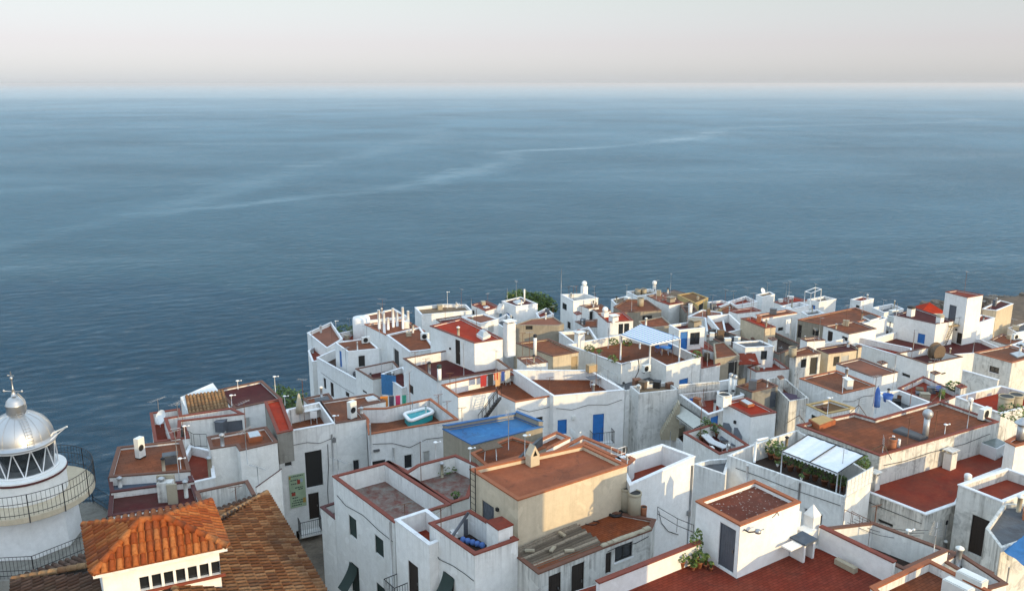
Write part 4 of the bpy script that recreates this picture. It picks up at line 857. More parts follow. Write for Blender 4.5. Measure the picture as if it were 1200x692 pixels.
ld.build('ladder', M['galv'], root)
br = MB(); br.tube([(LX + 1.35, LY + .1, ZL(16.9)), (LX + 1.6, LY + .1, ZL(16.6)), (LX + 2.35, LY + .05, ZL(16.25))], .045, 6); br.tube([(LX + 1.45, LY - .1, ZL(16.95)), (LX + 2.3, LY + .0, ZL(16.28))], .02, 5); br.build('lamp_bracket', M['whitep'], root)
def railing_ring(cx, cy, z0, rad_, h, n, a0=0, a1=2 * math.pi, bars=3):
    mb = MB()
    for k in range(n + 1):
        a = a0 + (a1 - a0) * k / n; x, y = cx + rad_ * math.cos(a), cy + rad_ * math.sin(a)
        mb.tube([(x, y, z0 - (.35 if k % 8 == 0 else 0)), (x, y, z0 + h)], .028 if k % 8 == 0 else .010, 4)
    for q in (h, h * .62, h * .12) if bars == 3 else (h, .1):
        mb.tube([(cx + rad_ * math.cos(a0 + (a1 - a0) * k / n), cy + rad_ * math.sin(a0 + (a1 - a0) * k / n), z0 + q) for k in range(n + 1)], .018, 4, cap=False)
    return mb
railing_ring(LX, LY, ZL(19.62), 3.02, 1.1, 96).build('gallery_railing', M['iron'], root)
bs = MB(); bs.lathe(O, [(4.1, ZL(30)), (4.1, ZL(22.3)), (2.2, ZL(22.29))], 8, False, a8); bs.build('base_platform', M['grey'], root)  # darker plaster puts the shade on the base into its colour
rb_ = MB(); pts8 = [(LX + 3.95 * math.cos(a8 + 2 * math.pi * k / 8), LY + 3.95 * math.sin(a8 + 2 * math.pi * k / 8)) for k in range(9)]
for k in range(8):
    a, b = Vector(pts8[k]), Vector(pts8[k + 1])
    for j in range(19):
        p = a.lerp(b, j / 18); rb_.tube([(p.x, p.y, ZL(22.3)), (p.x, p.y, ZL(21.2))], .03 if j == 0 else .010, 4)
    for q in (21.2, 22.15, 21.9): rb_.tube([(a.x, a.y, ZL(q)), (b.x, b.y, ZL(q))], .018, 4)
rb_.build('base_railing', M['iron'], root)
# ---------------------------------------------------------------- rooftop objects
def DF(k): return CAMZ - X[k]['zf']
def DT(k): return CAMZ - X[k]['zt']
def at(px, py, D): return P(px, py, D)
ANT = []
def antenna(px, py, D, top, kind, label, lean=0):
    w = at(px, py, D); zt = up_at(w, top); Hh = max(.6, min(5.5, zt - w.z)); 
    nm = {'y': 'tv_antenna', 't': 'tv_antenna', 's': 'saucer_antenna', 'm': 'pole', 'tri': 'tripod_antenna'}[kind]
    root = empty(nm, w, label, 'antenna' if kind != 'm' else 'pole', 'rooftop antennas and masts')
    r = .022 if kind != 'm' else .03
    base = w - Vector((0, 0, .03)); mat = M['rust'] if kind in 't' else (M['whitep'] if kind == 's' else M['galv'])
    top_ = w + Vector((lean, 0, Hh)); MB().tube([base, top_], r, 6).build('mast', mat, root)
    a = R.uniform(0, math.pi); dx, dy = math.cos(a), math.sin(a)
    if kind == 'y':
        mb = MB(); L = .62; mb.tube([top_ - Vector((dx * L, dy * L, .05)), top_ + Vector((dx * L, dy * L, -.05))], .012, 5)
        for k in range(9):
            c = top_ + Vector((dx, dy, 0)) * (L * (k / 4 - 1)) - Vector((0, 0, .05)); q = .26 - .012 * k; mb.tube([c - Vector((-dy * q, dx * q, 0)), c + Vector((-dy * q, dx * q, 0))], .007, 4)
        mb.build('elements', M['galv'], root)
    if kind == 't':
        mb = MB(); mb.tube([top_ - Vector((.3, .15, -.02)), top_ + Vector((.3, .15, -.02))], .016, 5); mb.tube([top_ - Vector((.2, .1, .25)), top_ + Vector((.2, .1, -.25 + .2))], .008, 4)
        mb.build('crossbar', M['rust'], root)
    if kind == 's':
        mb = MB(); mb.lathe(top_, [(.02, -.03), (.10, -.02), (.13, .01), (.1, .04), (.02, .06)], 12); mb.tube([top_, top_ + Vector((.26, .06, .0))], .02, 5); mb.lathe(top_ + Vector((.26, .06, -.03)), [(.01, 0), (.05, .01), (.05, .07), (.01, .08)], 10)
        mb.build('radome', M['whitep'], root)
    if kind == 'tri':
        mb = MB()
        for k in range(3):
            b = a + k * 2.094; mb.tube([w + Vector((math.cos(b) * .8, math.sin(b) * .8, 0)), w + Vector((0, 0, Hh * .62))], .022, 5)
        mb.build('legs', M['wood'], root); mb = MB(); q = .4
        for k in range(5): mb.tube([top_ + Vector((-dy * q, dx * q, -.12 * k + .1)), top_ + Vector((dy * q, -dx * q, -.12 * k + .1))], .008, 4)
        mb.build('elements', M['galv'], root)
for a in [
 (475, 616, DT('t1'), 590, 't', 'thin rusty T-shaped mast on the near coping of the grey stone terrace, leftmost'),
 (494, 619, DT('t1') + .9, 604, 't', 'short rusty post before the white strip wall below the grey stone terrace'),
 (517, 621, DT('s1'), 594, 't', 'tall rusty T-shaped mast at the corner of the cluttered patio'),
 (397, 556, DT('t1'), 538, 'y', 'small fishbone antenna at the far left corner of the grey stone terrace'),
 (277, 588, DT('u1'), 570, 't', 'T-shaped antenna on the weathered wall behind the brown tile roof'),
 (303, 568, 20.9, 546, 'y', 'leaning fishbone antenna beside the slanted white wall with red coping'),
 (290, 543, 21.6, 503, 'y', 'antenna pole with boxes against the white wall under the skylight roof'),
 (188, 500, DF('a'), 467, 'y', 'tall fishbone antenna on the far left red patio'),
 (218, 522, DF('a2') - 1, 499, 's', 'thin pole with white saucer by the balustrade stairs'),
 (212, 549, DF('b1'), 537, 's', 'white saucer antenna on the wide worn brown roof'),
 (279, 456, DF('d'), 446, 's', 'white saucer antenna at the sea edge of the maroon tiled roof'),
 (272, 478, DF('d'), 463, 's', 'white saucer antenna near the tan tiled roof'),
 (323, 462, DF('d'), 441, 's', 'white saucer antenna standing right of the maroon tiled roof'),
 (334, 474, DF('g1'), 464, 's', 'short white saucer antenna above the garden table terrace'),
 (342, 504, DT('g1'), 480, 'm', 'plain pole at the corner of the garden table terrace'),
 (392, 497, DT('g1'), 488, 's', 'low white saucer antenna on the long house edge by the garden table'),
 (486.7, 428, DT('m2'), 412, 't', 'left rusty mast on the coping of the maroon terrace'),
 (499.5, 438, DT('m2'), 420, 't', 'right rusty mast on the coping of the maroon terrace'),
 (394, 390, DF('k1'), 376, 's', 'white saucer antenna behind the terracotta roof at the left cliff'),
 (444.7, 396, DF('x34'), 363, 'm', 'tall white pole between the hut and the bare pergola'),
 (524.5, 361, DF('x30'), 342, 's', 'mast with white lamp on the long greyish seafront roof'),
 (536, 361, DF('x30'), 356, 's', 'tiny white saucer on the long greyish seafront roof'),
 (527.5, 458, DT('m1'), 437, 't', 'left post of the clothesline on the laundry terrace'),
 (534.5, 463, DT('m1'), 441, 't', 'second thin post beside the left clothesline post on the laundry terrace'),
 (513.8, 475, DT('pool'), 462, 't', 'upper rusty post on the pool terrace coping'),
 (524, 483, DT('pool'), 470, 't', 'lower rusty post on the pool terrace coping'),
 (483.5, 480, DT('pool'), 470, 'm', 'thin grey pole on the back wall of the pool terrace'),
 (541.5, 498, 22.6, 477.5, 't', 'thin lamp post against the white wall left of the black stairs'),
 (596, 526, DT('p1'), 484, 'y', 'tall fishbone antenna between the blue roof and the chimney'),
 (615, 541, DT('p1') - .3, 510, 's', 'white saucer antenna on the orange parapet by the pyramid chimney'),
 (511, 548, DT('t2') + .5, 518, 's', 'wide white antenna in front of the beige brick house'),
 (551, 540, DT('p1'), 525, 's', 'white saucer antenna at the brick corner below the blue roof'),
 (644, 463, DT('m1'), 442, 't', 'dark post with box at the corner of the orange terrace'),
 (657.5, 346, DT('x24'), 315, 'm', 'very tall thin pole on the seafront house corner'),
 (666.5, 345, DF('x24'), 335.6, 't', 'left T-shaped antenna on the tall seafront house'),
 (675.4, 345, DF('x24'), 335, 't', 'right T-shaped antenna on the tall seafront house'),
 (712.5, 408, DF('m7'), 384, 'm', 'slim mast rising from the pergola terrace'),
 (594.4, 352, DT('x27'), 338, 'm', 'short pole left of the skylight roof by the tree'),
 (552.5, 360, DT('x28'), 350, 'm', 'small pole on the dark red seafront roof'),
 (612.5, 416, DF('m5'), 390, 't', 'thin rusty mast left of the brown roof catching the sun'),
 (735, 546, DT('p3'), 533, 's', 'low white antenna where orange roof meets the deep red terrace'),
 (1062.5, 523, DF('w12'), 488, 't', 'first tall T-shaped mast on the wide brown roof, nearest the awning'),
 (1094.5, 513, DF('w12'), 480, 't', 'middle tall T-shaped mast right of the steel vent on the wide brown roof'),
 (1133, 503, DF('w12'), 470, 'y', 'tall fishbone mast near the air conditioner on the wide brown roof'),
 (1107, 508, DF('w12'), 501, 's', 'tiny white antenna near the edge of the wide brown roof'),
 (1005, 487, DF('w12'), 466, 'tri', 'tripod antenna at the far corner of the wide brown roof'),
 (1101, 473, DF('w12'), 451, 'tri', 'tripod antenna with blue box beyond the wide brown roof'),
 (1034, 531, DF('w12'), 514, 'tri', 'white tripod antenna at the near corner of the wide brown roof'),
 (936, 496, DF('w12'), 480, 'tri', 'wooden trestle antenna at the left corner of the wide brown roof'),
 (987, 461, DT('w9'), 442, 's', 'slender pole with white head on the big brown roof'),
 (969, 491, DT('w10'), 466, 's', 'pole with white dish head on the ochre edged roof'),
 (1022.5, 635, DF('w16'), 592, 't', 'tall dark T-shaped post in the far corner of the clothesline yard'),
 (1061.7, 646, DF('w16'), 621, 's', 'white antenna on dark post in the clothesline yard'),
 (1094, 647, DT('w16'), 618, 'y', 'fishbone antenna at the right corner of the clothesline yard'),
 (1177, 700, DF('w18') + 1, 664, 'm', 'thin bare pole at the bottom right corner'),
 (785, 523, DF('w2') - .8, 505, 'm', 'left white post before the dark porch'),
 (802, 530, DF('w2') - .8, 512, 'm', 'right white post before the dark porch'),
 (852, 529, DT('w4'), 519, 'm', 'white concrete post at the end of the lounger terrace wall'),
 (823, 374, DF('x17b'), 352, 'm', 'thin mast above the long blank wall in the far middle'),
 (895, 402, DF('x12b'), 376, 'm', 'slim mast in the dark patio of the far houses'),
 (925, 401, DF('x12b'), 372, 'm', 'slim tall mast in front of the blank white panel'),
 (1140, 414, DF('w26') - 2, 400, 'm', 'thin white mast at the edge of the large maroon terrace'),
 (1048, 436, DF('w26') - 3, 416, 'm', 'mast on the walled patio behind the cable drum house'),
 (1066, 477, DF('w24') - .5, 448, 't', 'rusty T-shaped mast over the courtyard with blue basins'),
 (862, 361, DF('x15b'), 350, 'm', 'left post of the seafront red terrace'), (870, 360, DF('x15b'), 348, 'm', 'second post of the seafront red terrace'), (877, 358, DF('x15b'), 347, 'm', 'third post of the seafront red terrace'),
 (1050, 371, DF('w27') - .1, 355, 'm', 'thin pole at the sea side of the stair tower terrace'),
]: antenna(*a)
# ---- chimneys, pipes, tanks
def chimney(px, py, D, top, w_, label, mat='clean', capk='slab', cyl=False, name='chimney', cat='chimney', group=None, capm=None):
    b = at(px, py, D); zt = up_at(b, top); Hh = max(.4, min(4, zt - b.z)); root = empty(name, b, label, cat, group); mb = MB(); z0 = b.z - .05
    if cyl: mb.lathe((b.x, b.y, 0), [(w_ / 2, z0), (w_ / 2 * .98, b.z + Hh * .5), (w_ / 2, b.z + Hh)], 20)
    else: mb.box((b.x, b.y, (z0 + b.z + Hh) / 2), (w_, w_ * .8, b.z + Hh - z0), rad(33))
    mb.build('stack', M[mat], root); c = MB(); zz = b.z + Hh
    if capk == 'slab':
        for sx_ in (-1, 1):
            for sy in (-1, 1): c.box((b.x + sx_ * w_ * .33 * math.cos(.58) - sy * w_ * .26 * math.sin(.58), b.y + sx_ * w_ * .33 * math.sin(.58) + sy * w_ * .26 * math.cos(.58), zz + .083), (.07, .07, .16), rad(33))
        c.box((b.x, b.y, zz + .19), (w_ * 1.25, w_ * 1.05, .05), rad(33)); c.build('cap', M[capm or mat], root)
    elif capk == 'cone': c.lathe((b.x, b.y, zz), [(w_ * .95, .12), (w_ * .9, .16), (.03, .5)], 18); c.lathe((b.x, b.y, zz), [(w_ * .35, 0), (w_ * .35, .14)], 12); c.build('cowl', M[capm or 'galv'], root)
    elif capk == 'ball': c.lathe((b.x, b.y, zz), [(.03, -.02)] + [(min(w_ * .85, .36) * math.sin(t), min(w_ * .85, .36) * (1 - math.cos(t))) for t in [.3, .8, 1.2, 1.57, 2, 2.5, 3]], 18); c.build('cowl', M[capm or 'galv'], root)
    elif capk == 'rim': c.lathe((b.x, b.y, zz), [(w_ / 2 * 1.0, -.1), (w_ / 2 * 1.07, -.08), (w_ / 2 * 1.07, .04), (w_ / 2 * .92, .04), (w_ / 2 * .9, -.02)], 20, True, 0, False); c.build('rim', M[capm or mat], root); c = MB(); c.lathe((b.x, b.y, zz), [(w_ / 2 * .89, .003), (.01, .002)], 20, False); c.build('opening', M['framed'], root)  # dark disc paints the shade inside the open top
    elif capk == 'cap': c.lathe((b.x, b.y, zz), [(w_ * .55, .0), (w_ * .6, .03), (w_ * .6, .22), (w_ * .4, .28), (.01, .3)], 14); c.build('cap', M[capm or 'dgreen'], root)
    return root
chimney(597, 416, DF('m3') + 1.5, 378, .85, 'tall square white chimney rising beside the bright red roof')
chimney(515, 446, DT('m2'), 431, .34, 'round white flue with green cap on the maroon terrace edge', 'clean', 'cap', True)
chimney(679, 406, DT('m7') + .4, 391, .8, 'square white chimney at the head of the big pergola house')
chimney(627, 416, DF('m5'), 395, .3, 'white flue with black cowl beside the brown roof', 'clean', 'cap', True, capm='iron')
chimney(614.5, 353, DF('x27'), 339, .22, 'thin white flue on the skylight roof house', 'clean', 'rim', True)
chimney(684.5, 346, DF('x24') - .4, 335, .75, 'white turret chimney with round top over the tall seafront house', 'clean', 'ball', False, capm='clean')
chimney(766.5, 342, DF('x19'), 334, .5, 'slim turret chimney on the seafront tan terrace', 'dirty', 'ball', True, capm='clean')
chimney(747.5, 346, DF('x19'), 339, .8, 'left cement tank on the seafront tan terrace', 'tankm', 'rim', True, 'water_tank', 'tank')
chimney(754.5, 345, DF('x19'), 338.5, .8, 'right cement tank on the seafront tan terrace', 'tankm', 'rim', True, 'water_tank', 'tank')
chimney(750.5, 358, DF('x20'), 349, .85, 'grey cement tank on the roof patched in blue', 'tankm', 'rim', True, 'water_tank', 'tank')
chimney(928.5, 417, DF('x3'), 407, .75, 'beige cylinder chimney on the old brown roof', 'tankm', 'rim', True)
chimney(719, 377, DF('x21'), 371, .9, 'stubby white chimney block on the orange red roof, nearer one', 'clean')
chimney(709, 371, DF('x21'), 366, .7, 'small white chimney at the left of the orange red roof', 'clean', 'ball', capm='clean')
chimney(814, 383, DF('x8'), 376, 1.1, 'beige square box chimney on the blue door hut', 'beige')
chimney(786, 353.5, DF('x18'), 349.5, .9, 'tan chimney box on the brick red cube roof', 'beige')
chimney(808.5, 370, DF('x17'), 356, .5, 'thin white turret before the grey shack', 'clean', 'rim', True)
chimney(1067, 370, DF('w27'), 361, .75, 'white chimney with dark cowl on the sea side of the maroon roof', 'clean', 'cap', capm='framed')
chimney(1101, 378.5, DF('w27'), 371, .7, 'white chimney with tan cowl next to the stair tower', 'clean', 'cap', capm='tankm')
chimney(1084, 512, DF('w12'), 490, .36, 'galvanised vent pipe with ball cowl on the wide brown roof', 'galv', 'ball', True)
chimney(1045, 527, DF('w12'), 514, .45, 'terracotta pot chimney amid thin flues on the wide brown roof', 'pot', 'rim', True, group='chimney cluster on the wide brown roof')
chimney(1053, 524, DF('w12'), 515, .15, 'thin white flue right of the terracotta pot chimney', 'whitep', 'rim', True, group='chimney cluster on the wide brown roof')
chimney(1046, 521, DF('w12'), 511, .15, 'thin white flue behind the terracotta pot chimney', 'whitep', 'rim', True, group='chimney cluster on the wide brown roof')
chimney(1112, 548, DF('w13'), 530, .62, 'stained square chimney on the rust red roof against the wall', 'dirty')
chimney(1024, 572, DT('w13') , 556, .5, 'stained chimney stub by the awning terrace lattice', 'dirty')
chimney(1133, 568, DF('w13') + .2, 560, .35, 'short flue with white cap at the rust red roof edge', 'dirty', 'cap', True, capm='clean')
chimney(1104, 636, DF('w13') + 2.2, 613, .26, 'grey flue pipe below the rust red roof, left one', 'galv', 'cap', True, capm='iron')
chimney(1120, 628, DF('w13') + 2.2, 603, .28, 'white flue pipe with rusty cowl by the plank door', 'dirty', 'cap', True, capm='rust')
chimney(1177.5, 479, DT('w22') + .2, 464, 1.0, 'cement tank on the right edge wall, left one', 'tankm', 'rim', True, 'water_tank', 'tank')
chimney(1189, 476, DT('w22') + .2, 462, .95, 'cement tank on the right edge wall, right one', 'tankm', 'rim', True, 'water_tank', 'tank')
chimney(1195, 515, DF('w20'), 498, .45, 'fat steel chimney with conical cap at the right edge', 'galv', 'cone', True)
chimney(733.5, 597, DF('r1'), 571, .62, 'round cement tank behind, against the cream wall', 'tankm', 'rim', True, 'water_tank', 'tank')
chimney(743, 603, DF('r1'), 577, .62, 'round cement tank in front, on the rusty shed roof', 'tankm', 'rim', True, 'water_tank', 'tank')
chimney(754, 603, DF('r1'), 597, .3, 'small terracotta stub at the end of the rusty shed roof', 'pot', 'rim', True)
chimney(855, 466, DF('w6'), 441, .32, 'left flue of the white pair in the walled yard', 'clean', 'cap', True, capm='galv')
chimney(860, 467, DF('w6'), 443, .32, 'right flue of the white pair in the walled yard', 'clean', 'cap', True, capm='galv')
chimney(848, 474, DT('w5') , 462, .8, 'white chimney block at the back of the bright red hut roof', 'clean', 'rim', capm='dirty')
chimney(1136, 480, DT('w22'), 470, .3, 'small white vent on the wall of the vivid red terrace', 'clean', 'cap', True, capm='clean')
# pyramid chimney on the cream house
b = at(624, 544, DF('yel')); root = empty('pyramid_chimney', b, 'little gabled chimney with triangular opening on the orange roof', 'chimney'); c_, s_ = E1, E2
mb = MB()
hw, hd, h1, h2 = .26, .22, .55, 1.05
def q3(u, v, z): return b + E1 * u + Vector((-E2.x, -E2.y, 0)) * v + Vector((0, 0, z))
fr = [q3(-hw, -hd, 0), q3(hw, -hd, 0), q3(hw, -hd, h1), q3(0, -hd, h2), q3(-hw, -hd, h1)]; bk = [p + Vector((-E2.x, -E2.y, 0)) * hd * 2 for p in fr]
hole = [q3(-.13, -hd, h1 - .02), q3(.13, -hd, h1 - .02), q3(0, -hd, h1 + .27)]
mb.face([fr[0], fr[1], fr[2], hole[1], hole[0], fr[4]]); mb.face([fr[2], fr[3], hole[2], hole[1]]); mb.face([fr[3], fr[4], hole[0], hole[2]])
mb.face(bk[::-1]); 
for i in range(5): mb.face([fr[(i + 1) % 5], fr[i], bk[i], bk[(i + 1) % 5]])
mb.build('body', M['cream'], root); mb = MB(); mb.face([h + Vector((-E2.x, -E2.y, 0)) * .1 for h in hole]); mb.build('opening', M['framed'], root)  # dark face paints the shade within the triangular hole
# grey board behind
w1, w2 = at(606, 540, DF('p1')), at(636, 530, DF('p1') + .3); mb = MB(); zt_ = up_at(w2, 512)
dd = Vector((-.1, .16, 0)); mb.hexa([w1, w2, w2 + dd, w1 + dd, Vector((w1.x + .7, w1.y + .5, zt_ - .1)), Vector((w2.x, w2.y, zt_)), Vector((w2.x, w2.y, zt_)) + dd, Vector((w1.x + .7, w1.y + .5, zt_ - .1)) + dd])
tag(mb.build('slate_hood', M['slate']), 'grey plastered chimney hood between blue roof and orange roof', 'chimney hood')
# twin chimney on the maroon roof
b = at(196, 586, DF('b3')); root = empty('chimney', b, 'twin slab chimney with white cowl on the dark maroon roof', 'chimney')
MB().box((b.x, b.y, b.z + .55), (.75, .5, 1.1), .1).build('stack', M['dirty'], root); MB().box((b.x + .45, b.y - .35, b.z + .5), (.5, .12, 1.2), .2).box((b.x - .1, b.y + .32, b.z + .85), (.9, .12, .9), .1).build('slab', M['tankm'], root)
mb = MB(); mb.lathe((b.x - .2, b.y, b.z + 1.1), [(.12, 0), (.12, .12), (.22, .14), (.1, .22), (.01, .24)], 12); mb.build('cowl', M['galv'], root)
# ---- air conditioners
def aircon(px, py, D, az, label, sc=1.0, upright=False):
    b = at(px, py, D); root = empty('air_conditioner', b, label, 'air conditioner', 'rooftop air conditioners'); mb = MB(); w_, h_, d_ = .85 * sc, .62 * sc, .32 * sc
    if upright: w_, h_ = h_ * .75, 1.15
    mb.box((b.x, b.y, b.z + h_ / 2 + .08), (w_, d_, h_), az); mb.build('casing', M['plas'], root)
    f = MB(); n_ = Vector((math.sin(az), -math.cos(az), 0)); c = Vector((b.x, b.y, b.z + h_ / 2 + .08)) + n_ * (d_ / 2 + .004) - Vector((math.cos(az), math.sin(az), 0)) * w_ * .1
    ex = Vector((math.cos(az), math.sin(az), 0)); r_ = min(w_, h_) * .4
    f.face([c + ex * r_ * math.cos(2 * math.pi * k / 20) + Vector((0, 0, r_ * math.sin(2 * math.pi * k / 20))) for k in range(20)])
    for k in range(4): 
        a_ = k * math.pi / 4; v_ = ex * math.cos(a_) + Vector((0, 0, math.sin(a_))); f.tube([c + n_ * .012 - v_ * r_, c + n_ * .012 + v_ * r_], .006, 4)
    f.build('fan_grille', M['framed'], root); fe = MB()
    for s_ in (-.4, .4): fe.box((b.x + ex.x * w_ * s_, b.y + ex.y * w_ * s_, b.z + .04), (.06, d_ + .05, .08), az)
    fe.build('foot', M['iron'], root)
aircon(165, 536, DF('b1'), 1.2, 'white upright air conditioner on the wide worn brown roof at the left cliff', 1, True)
aircon(413, 490, DF('g2'), .9, 'white air conditioner on the plain brown roof beside the pool terrace', 1.15, True)
aircon(429, 402, DF('k2'), .5, 'grey air conditioner on the brown red hut roof near the cliff')
aircon(1153, 491, DF('w12'), rad(33), 'white air conditioner with black fan at the right end of the wide brown roof', 1.1)
aircon(757, 436, DF('m8') - 1.5, rad(33), 'white air conditioner on the pergola house yard wall')
aircon(498, 398, DF('x35'), .3, 'grey air conditioner on the broad brown roof near the red roof')
aircon(1190, 398, DF('w33') + .2, .3, 'small white unit by the grey roof at the right edge')
for k, (x, y) in enumerate([(1121, 700), (1137, 690)]):
    b = at(x, y, DF('w17')); mb = MB(); mb.box((b.x, b.y, b.z + .3), (1.0, .45, .6), rad(-57)); root = mb.build('air_conditioner', M['plas']); tag(root, ['boxy cream air conditioner nearest the bottom right edge', 'boxy cream air conditioner further back at the bottom right'][k], 'air conditioner', 'rooftop air conditioners')
    f = MB(); f.box((b.x, b.y, b.z + .62), (.9, .36, .03), rad(-57)); f.build('lid', M['plas'], root)
# ---- skylights
def skylight(label, px, D, h=.18, frame='copw', glassk='canvas', dome=False):
    w = [at(x, y, D) for x, y in px]; c = [(v.x, v.y) for v in w]; z = w[0].z; root = MB().prism(c, z - .02, z + h).build('skylight', M[frame]); tag(root, label, 'skylight', 'roof skylights')
    i2 = inset(c, .08)
    if dome:
        mb = MB(); i3 = inset(c, .3); mb.hexa([(*p, z + h + .002) for p in i2] + [(*p, z + h + .32) for p in i3]); mb.build('dome', M[glassk], root)
    else:
        mb = MB(); mb.prism(i2, z + h + .003, z + h + .03); mb.build('pane', M[glassk], root)
M['pane'] = flat('pane_pale', (.42, .46, .48), .25)
M['paneg'] = flat('pane_green', (.16, .19, .18), .15)
skylight('domed pale skylight on the bright red roof of the tall block', [(558, 394), (566, 399), (575, 395), (566, 390)], DF('m3'), .25, 'clean', 'pane', True)
skylight('pale skylight with orange rim on the bright red hut roof', [(866, 472), (876, 478), (884, 476), (873, 470)], DF('w5'), .2, 'copo', 'pane')
skylight('tan skylight slab with orange rim on the wide brown roof', [(947, 496), (960, 504), (979, 497), (964, 491)], DF('w12'), .3, 'copo', 'copy')
skylight('long grey skylight slab in the middle of the wide brown roof', [(1046, 506), (1078, 517), (1087, 514), (1057, 502)], DF('w12'), .16, 'slate', 'slate')
skylight('big glazed skylight frame on the rust red roof', [(1139, 528), (1166, 539), (1179, 532), (1155, 520)], DF('w13'), .75, 'frame', 'paneg')
skylight('small skylight with blue glass on the weedy brown roof', [(289, 512), (292, 519), (308, 516), (304, 509)], DF('f'), .3, 'copo', 'pane')
skylight('large pale skylight on the maroon seafront roof', [(601, 354), (606, 357), (614, 355), (609, 351.5)], DF('x27'), .15, 'clean', 'pane')
skylight('rectangular white hatch at the corner of the plain brown roof', [(428, 467), (431, 470.5), (444, 468.5), (440, 464)], DF('g2'), .12, 'clean', 'pane')
skylight('small flat hatch on the dark red seafront roof', [(566, 360), (569, 361.5), (574, 360.5), (571, 359)], DF('x28'), .12, 'clean', 'pane')
skylight('grey hatch on the brown roof of the far right house', [(1010, 372), (1020, 377), (1030, 374), (1020, 370)], 26.8, .2, 'clean', 'slate')
skylight('pale panel on the grey roof at the right edge', [(1190, 403), (1197, 407), (1204, 405), (1197, 401)], DF('w33'), .1, 'steelm', 'pane')
skylight('blue solar panel on the brown roof of the streaked white house', [(1183, 415), (1192, 420), (1204, 417), (1195, 412)], DF('w31'), .12, 'steelm', 'pane')
# ---- satellite dishes
def dish(px, py, D, r, label, az=.9):
    c = at(px, py, D); root = empty('satellite_dish', c - Vector((0, 0, r + .4)), label, 'satellite dish', 'satellite dishes'); n_ = Vector((math.cos(az) * .8, -math.sin(az) * .8, .45)).normalized()
    a_ = n_.cross(Vector((0, 0, 1))).normalized(); b_ = n_.cross(a_); mb = MB(); rings = []
    for i in range(7):
        q = r * i / 6 if i else .005; rings.append(mb.vs([c + a_ * q * math.cos(2 * math.pi * k / 24) + b_ * q * math.sin(2 * math.pi * k / 24) + n_ * (q / r) ** 2 * r * .28 for k in range(24)]))
    for i in range(6):
        for k in range(24): l = (k + 1) % 24; mb.f.append((rings[i] + k, rings[i] + l, rings[i + 1] + l, rings[i + 1] + k)); mb.sm.append(True); mb.mi.append(0)
    mb.build('reflector', M['whitep'], root); MB().tube([c, c - n_ * .15, c - n_ * .15 - Vector((0, 0, r + .35))], .03, 6).build('stand', M['galv'], root)
    mb = MB(); mb.tube([c + b_ * r, c + n_ * r * .9], .012, 5); mb.tube([c + n_ * r * .82, c + n_ * r * 1.0], .04, 8); mb.build('receiver', M['plas'], root)
dish(672, 513, 18.9, .58, 'big white satellite dish behind the orange roof', -.5)
dish(893.5, 341, 29.4, .45, 'white satellite dish on the far seafront roof')
dish(190, 489, 21.4, .5, 'dark satellite dish on the far left red patio', 2.2)
dish(1098.5, 418, DT('w25') + .2, .05, 'x', .3) if 0 else None
# cable drum
c = at(1098, 419, DF('w25') - .5); mb = MB(); mb.tube([c + Vector((-.1, .25, .6)), c + Vector((.1, -.25, .6))], .75, 24); mb.tube([c + Vector((-.15, .38, .6)), c + Vector((-.1, .25, .6))], .9, 24); o = mb.build('cable_drum', M['wood']); tag(o, 'old wooden cable drum leaning on the walled patio', 'cable drum')
# ---- the pool
fp = [at(x, y, DF('pool') - .02) for x, y in [(473, 493), (481, 502), (509, 491), (501, 486)]]
pc = sum(fp, Vector()) / 4; root = empty('inflatable_pool', pc, 'turquoise inflatable pool with white rim on the walled terrace', 'pool')
pl = [(p.x, p.y) for p in fp]
def rounded(poly, r, n=5):
    out = []
    for i in range(len(poly)):
        a, b_, c = Vector(poly[i - 1]), Vector(poly[i]), Vector(poly[(i + 1) % len(poly)]); d1 = (a - b_).normalized(); d2 = (c - b_).normalized()
        for k in range(n + 1):
            t = k / n; out.append(tuple((b_ + d1 * r) * (1 - t) ** 2 + b_ * 2 * t * (1 - t) + (b_ + d2 * r) * t * t))
    return out
rp = rounded(pl, .35); mb = MB(); mb.tube([(*p, pc.z + .55) for p in rp + rp[:1]], .13, 8, cap=False); mb.build('rim', M['whitep'], root)
m, nt, b_ = newmat('pool_vinyl'); b_.inputs['Base Color'].default_value = (.03, .34, .36, 1); b_.inputs['Roughness'].default_value = .35; M['pool'] = m
mb = MB(); 
for q in range(len(rp)): mb.face([(*rp[q], pc.z), (*rp[(q + 1) % len(rp)], pc.z), (*rp[(q + 1) % len(rp)], pc.z + .5), (*rp[q], pc.z + .5)])
mb.build('side', M['pool'], root)
m, nt, b_ = newmat('pool_water'); b_.inputs['Base Color'].default_value = (.02, .30, .33, 1); b_.inputs['Roughness'].default_value = .05; bump(nt, b_, noise(nt, 6, 3), .2, .02)
MB().face([(*p, pc.z + .47) for p in inset(rp, .05)]).build('water', m, root)
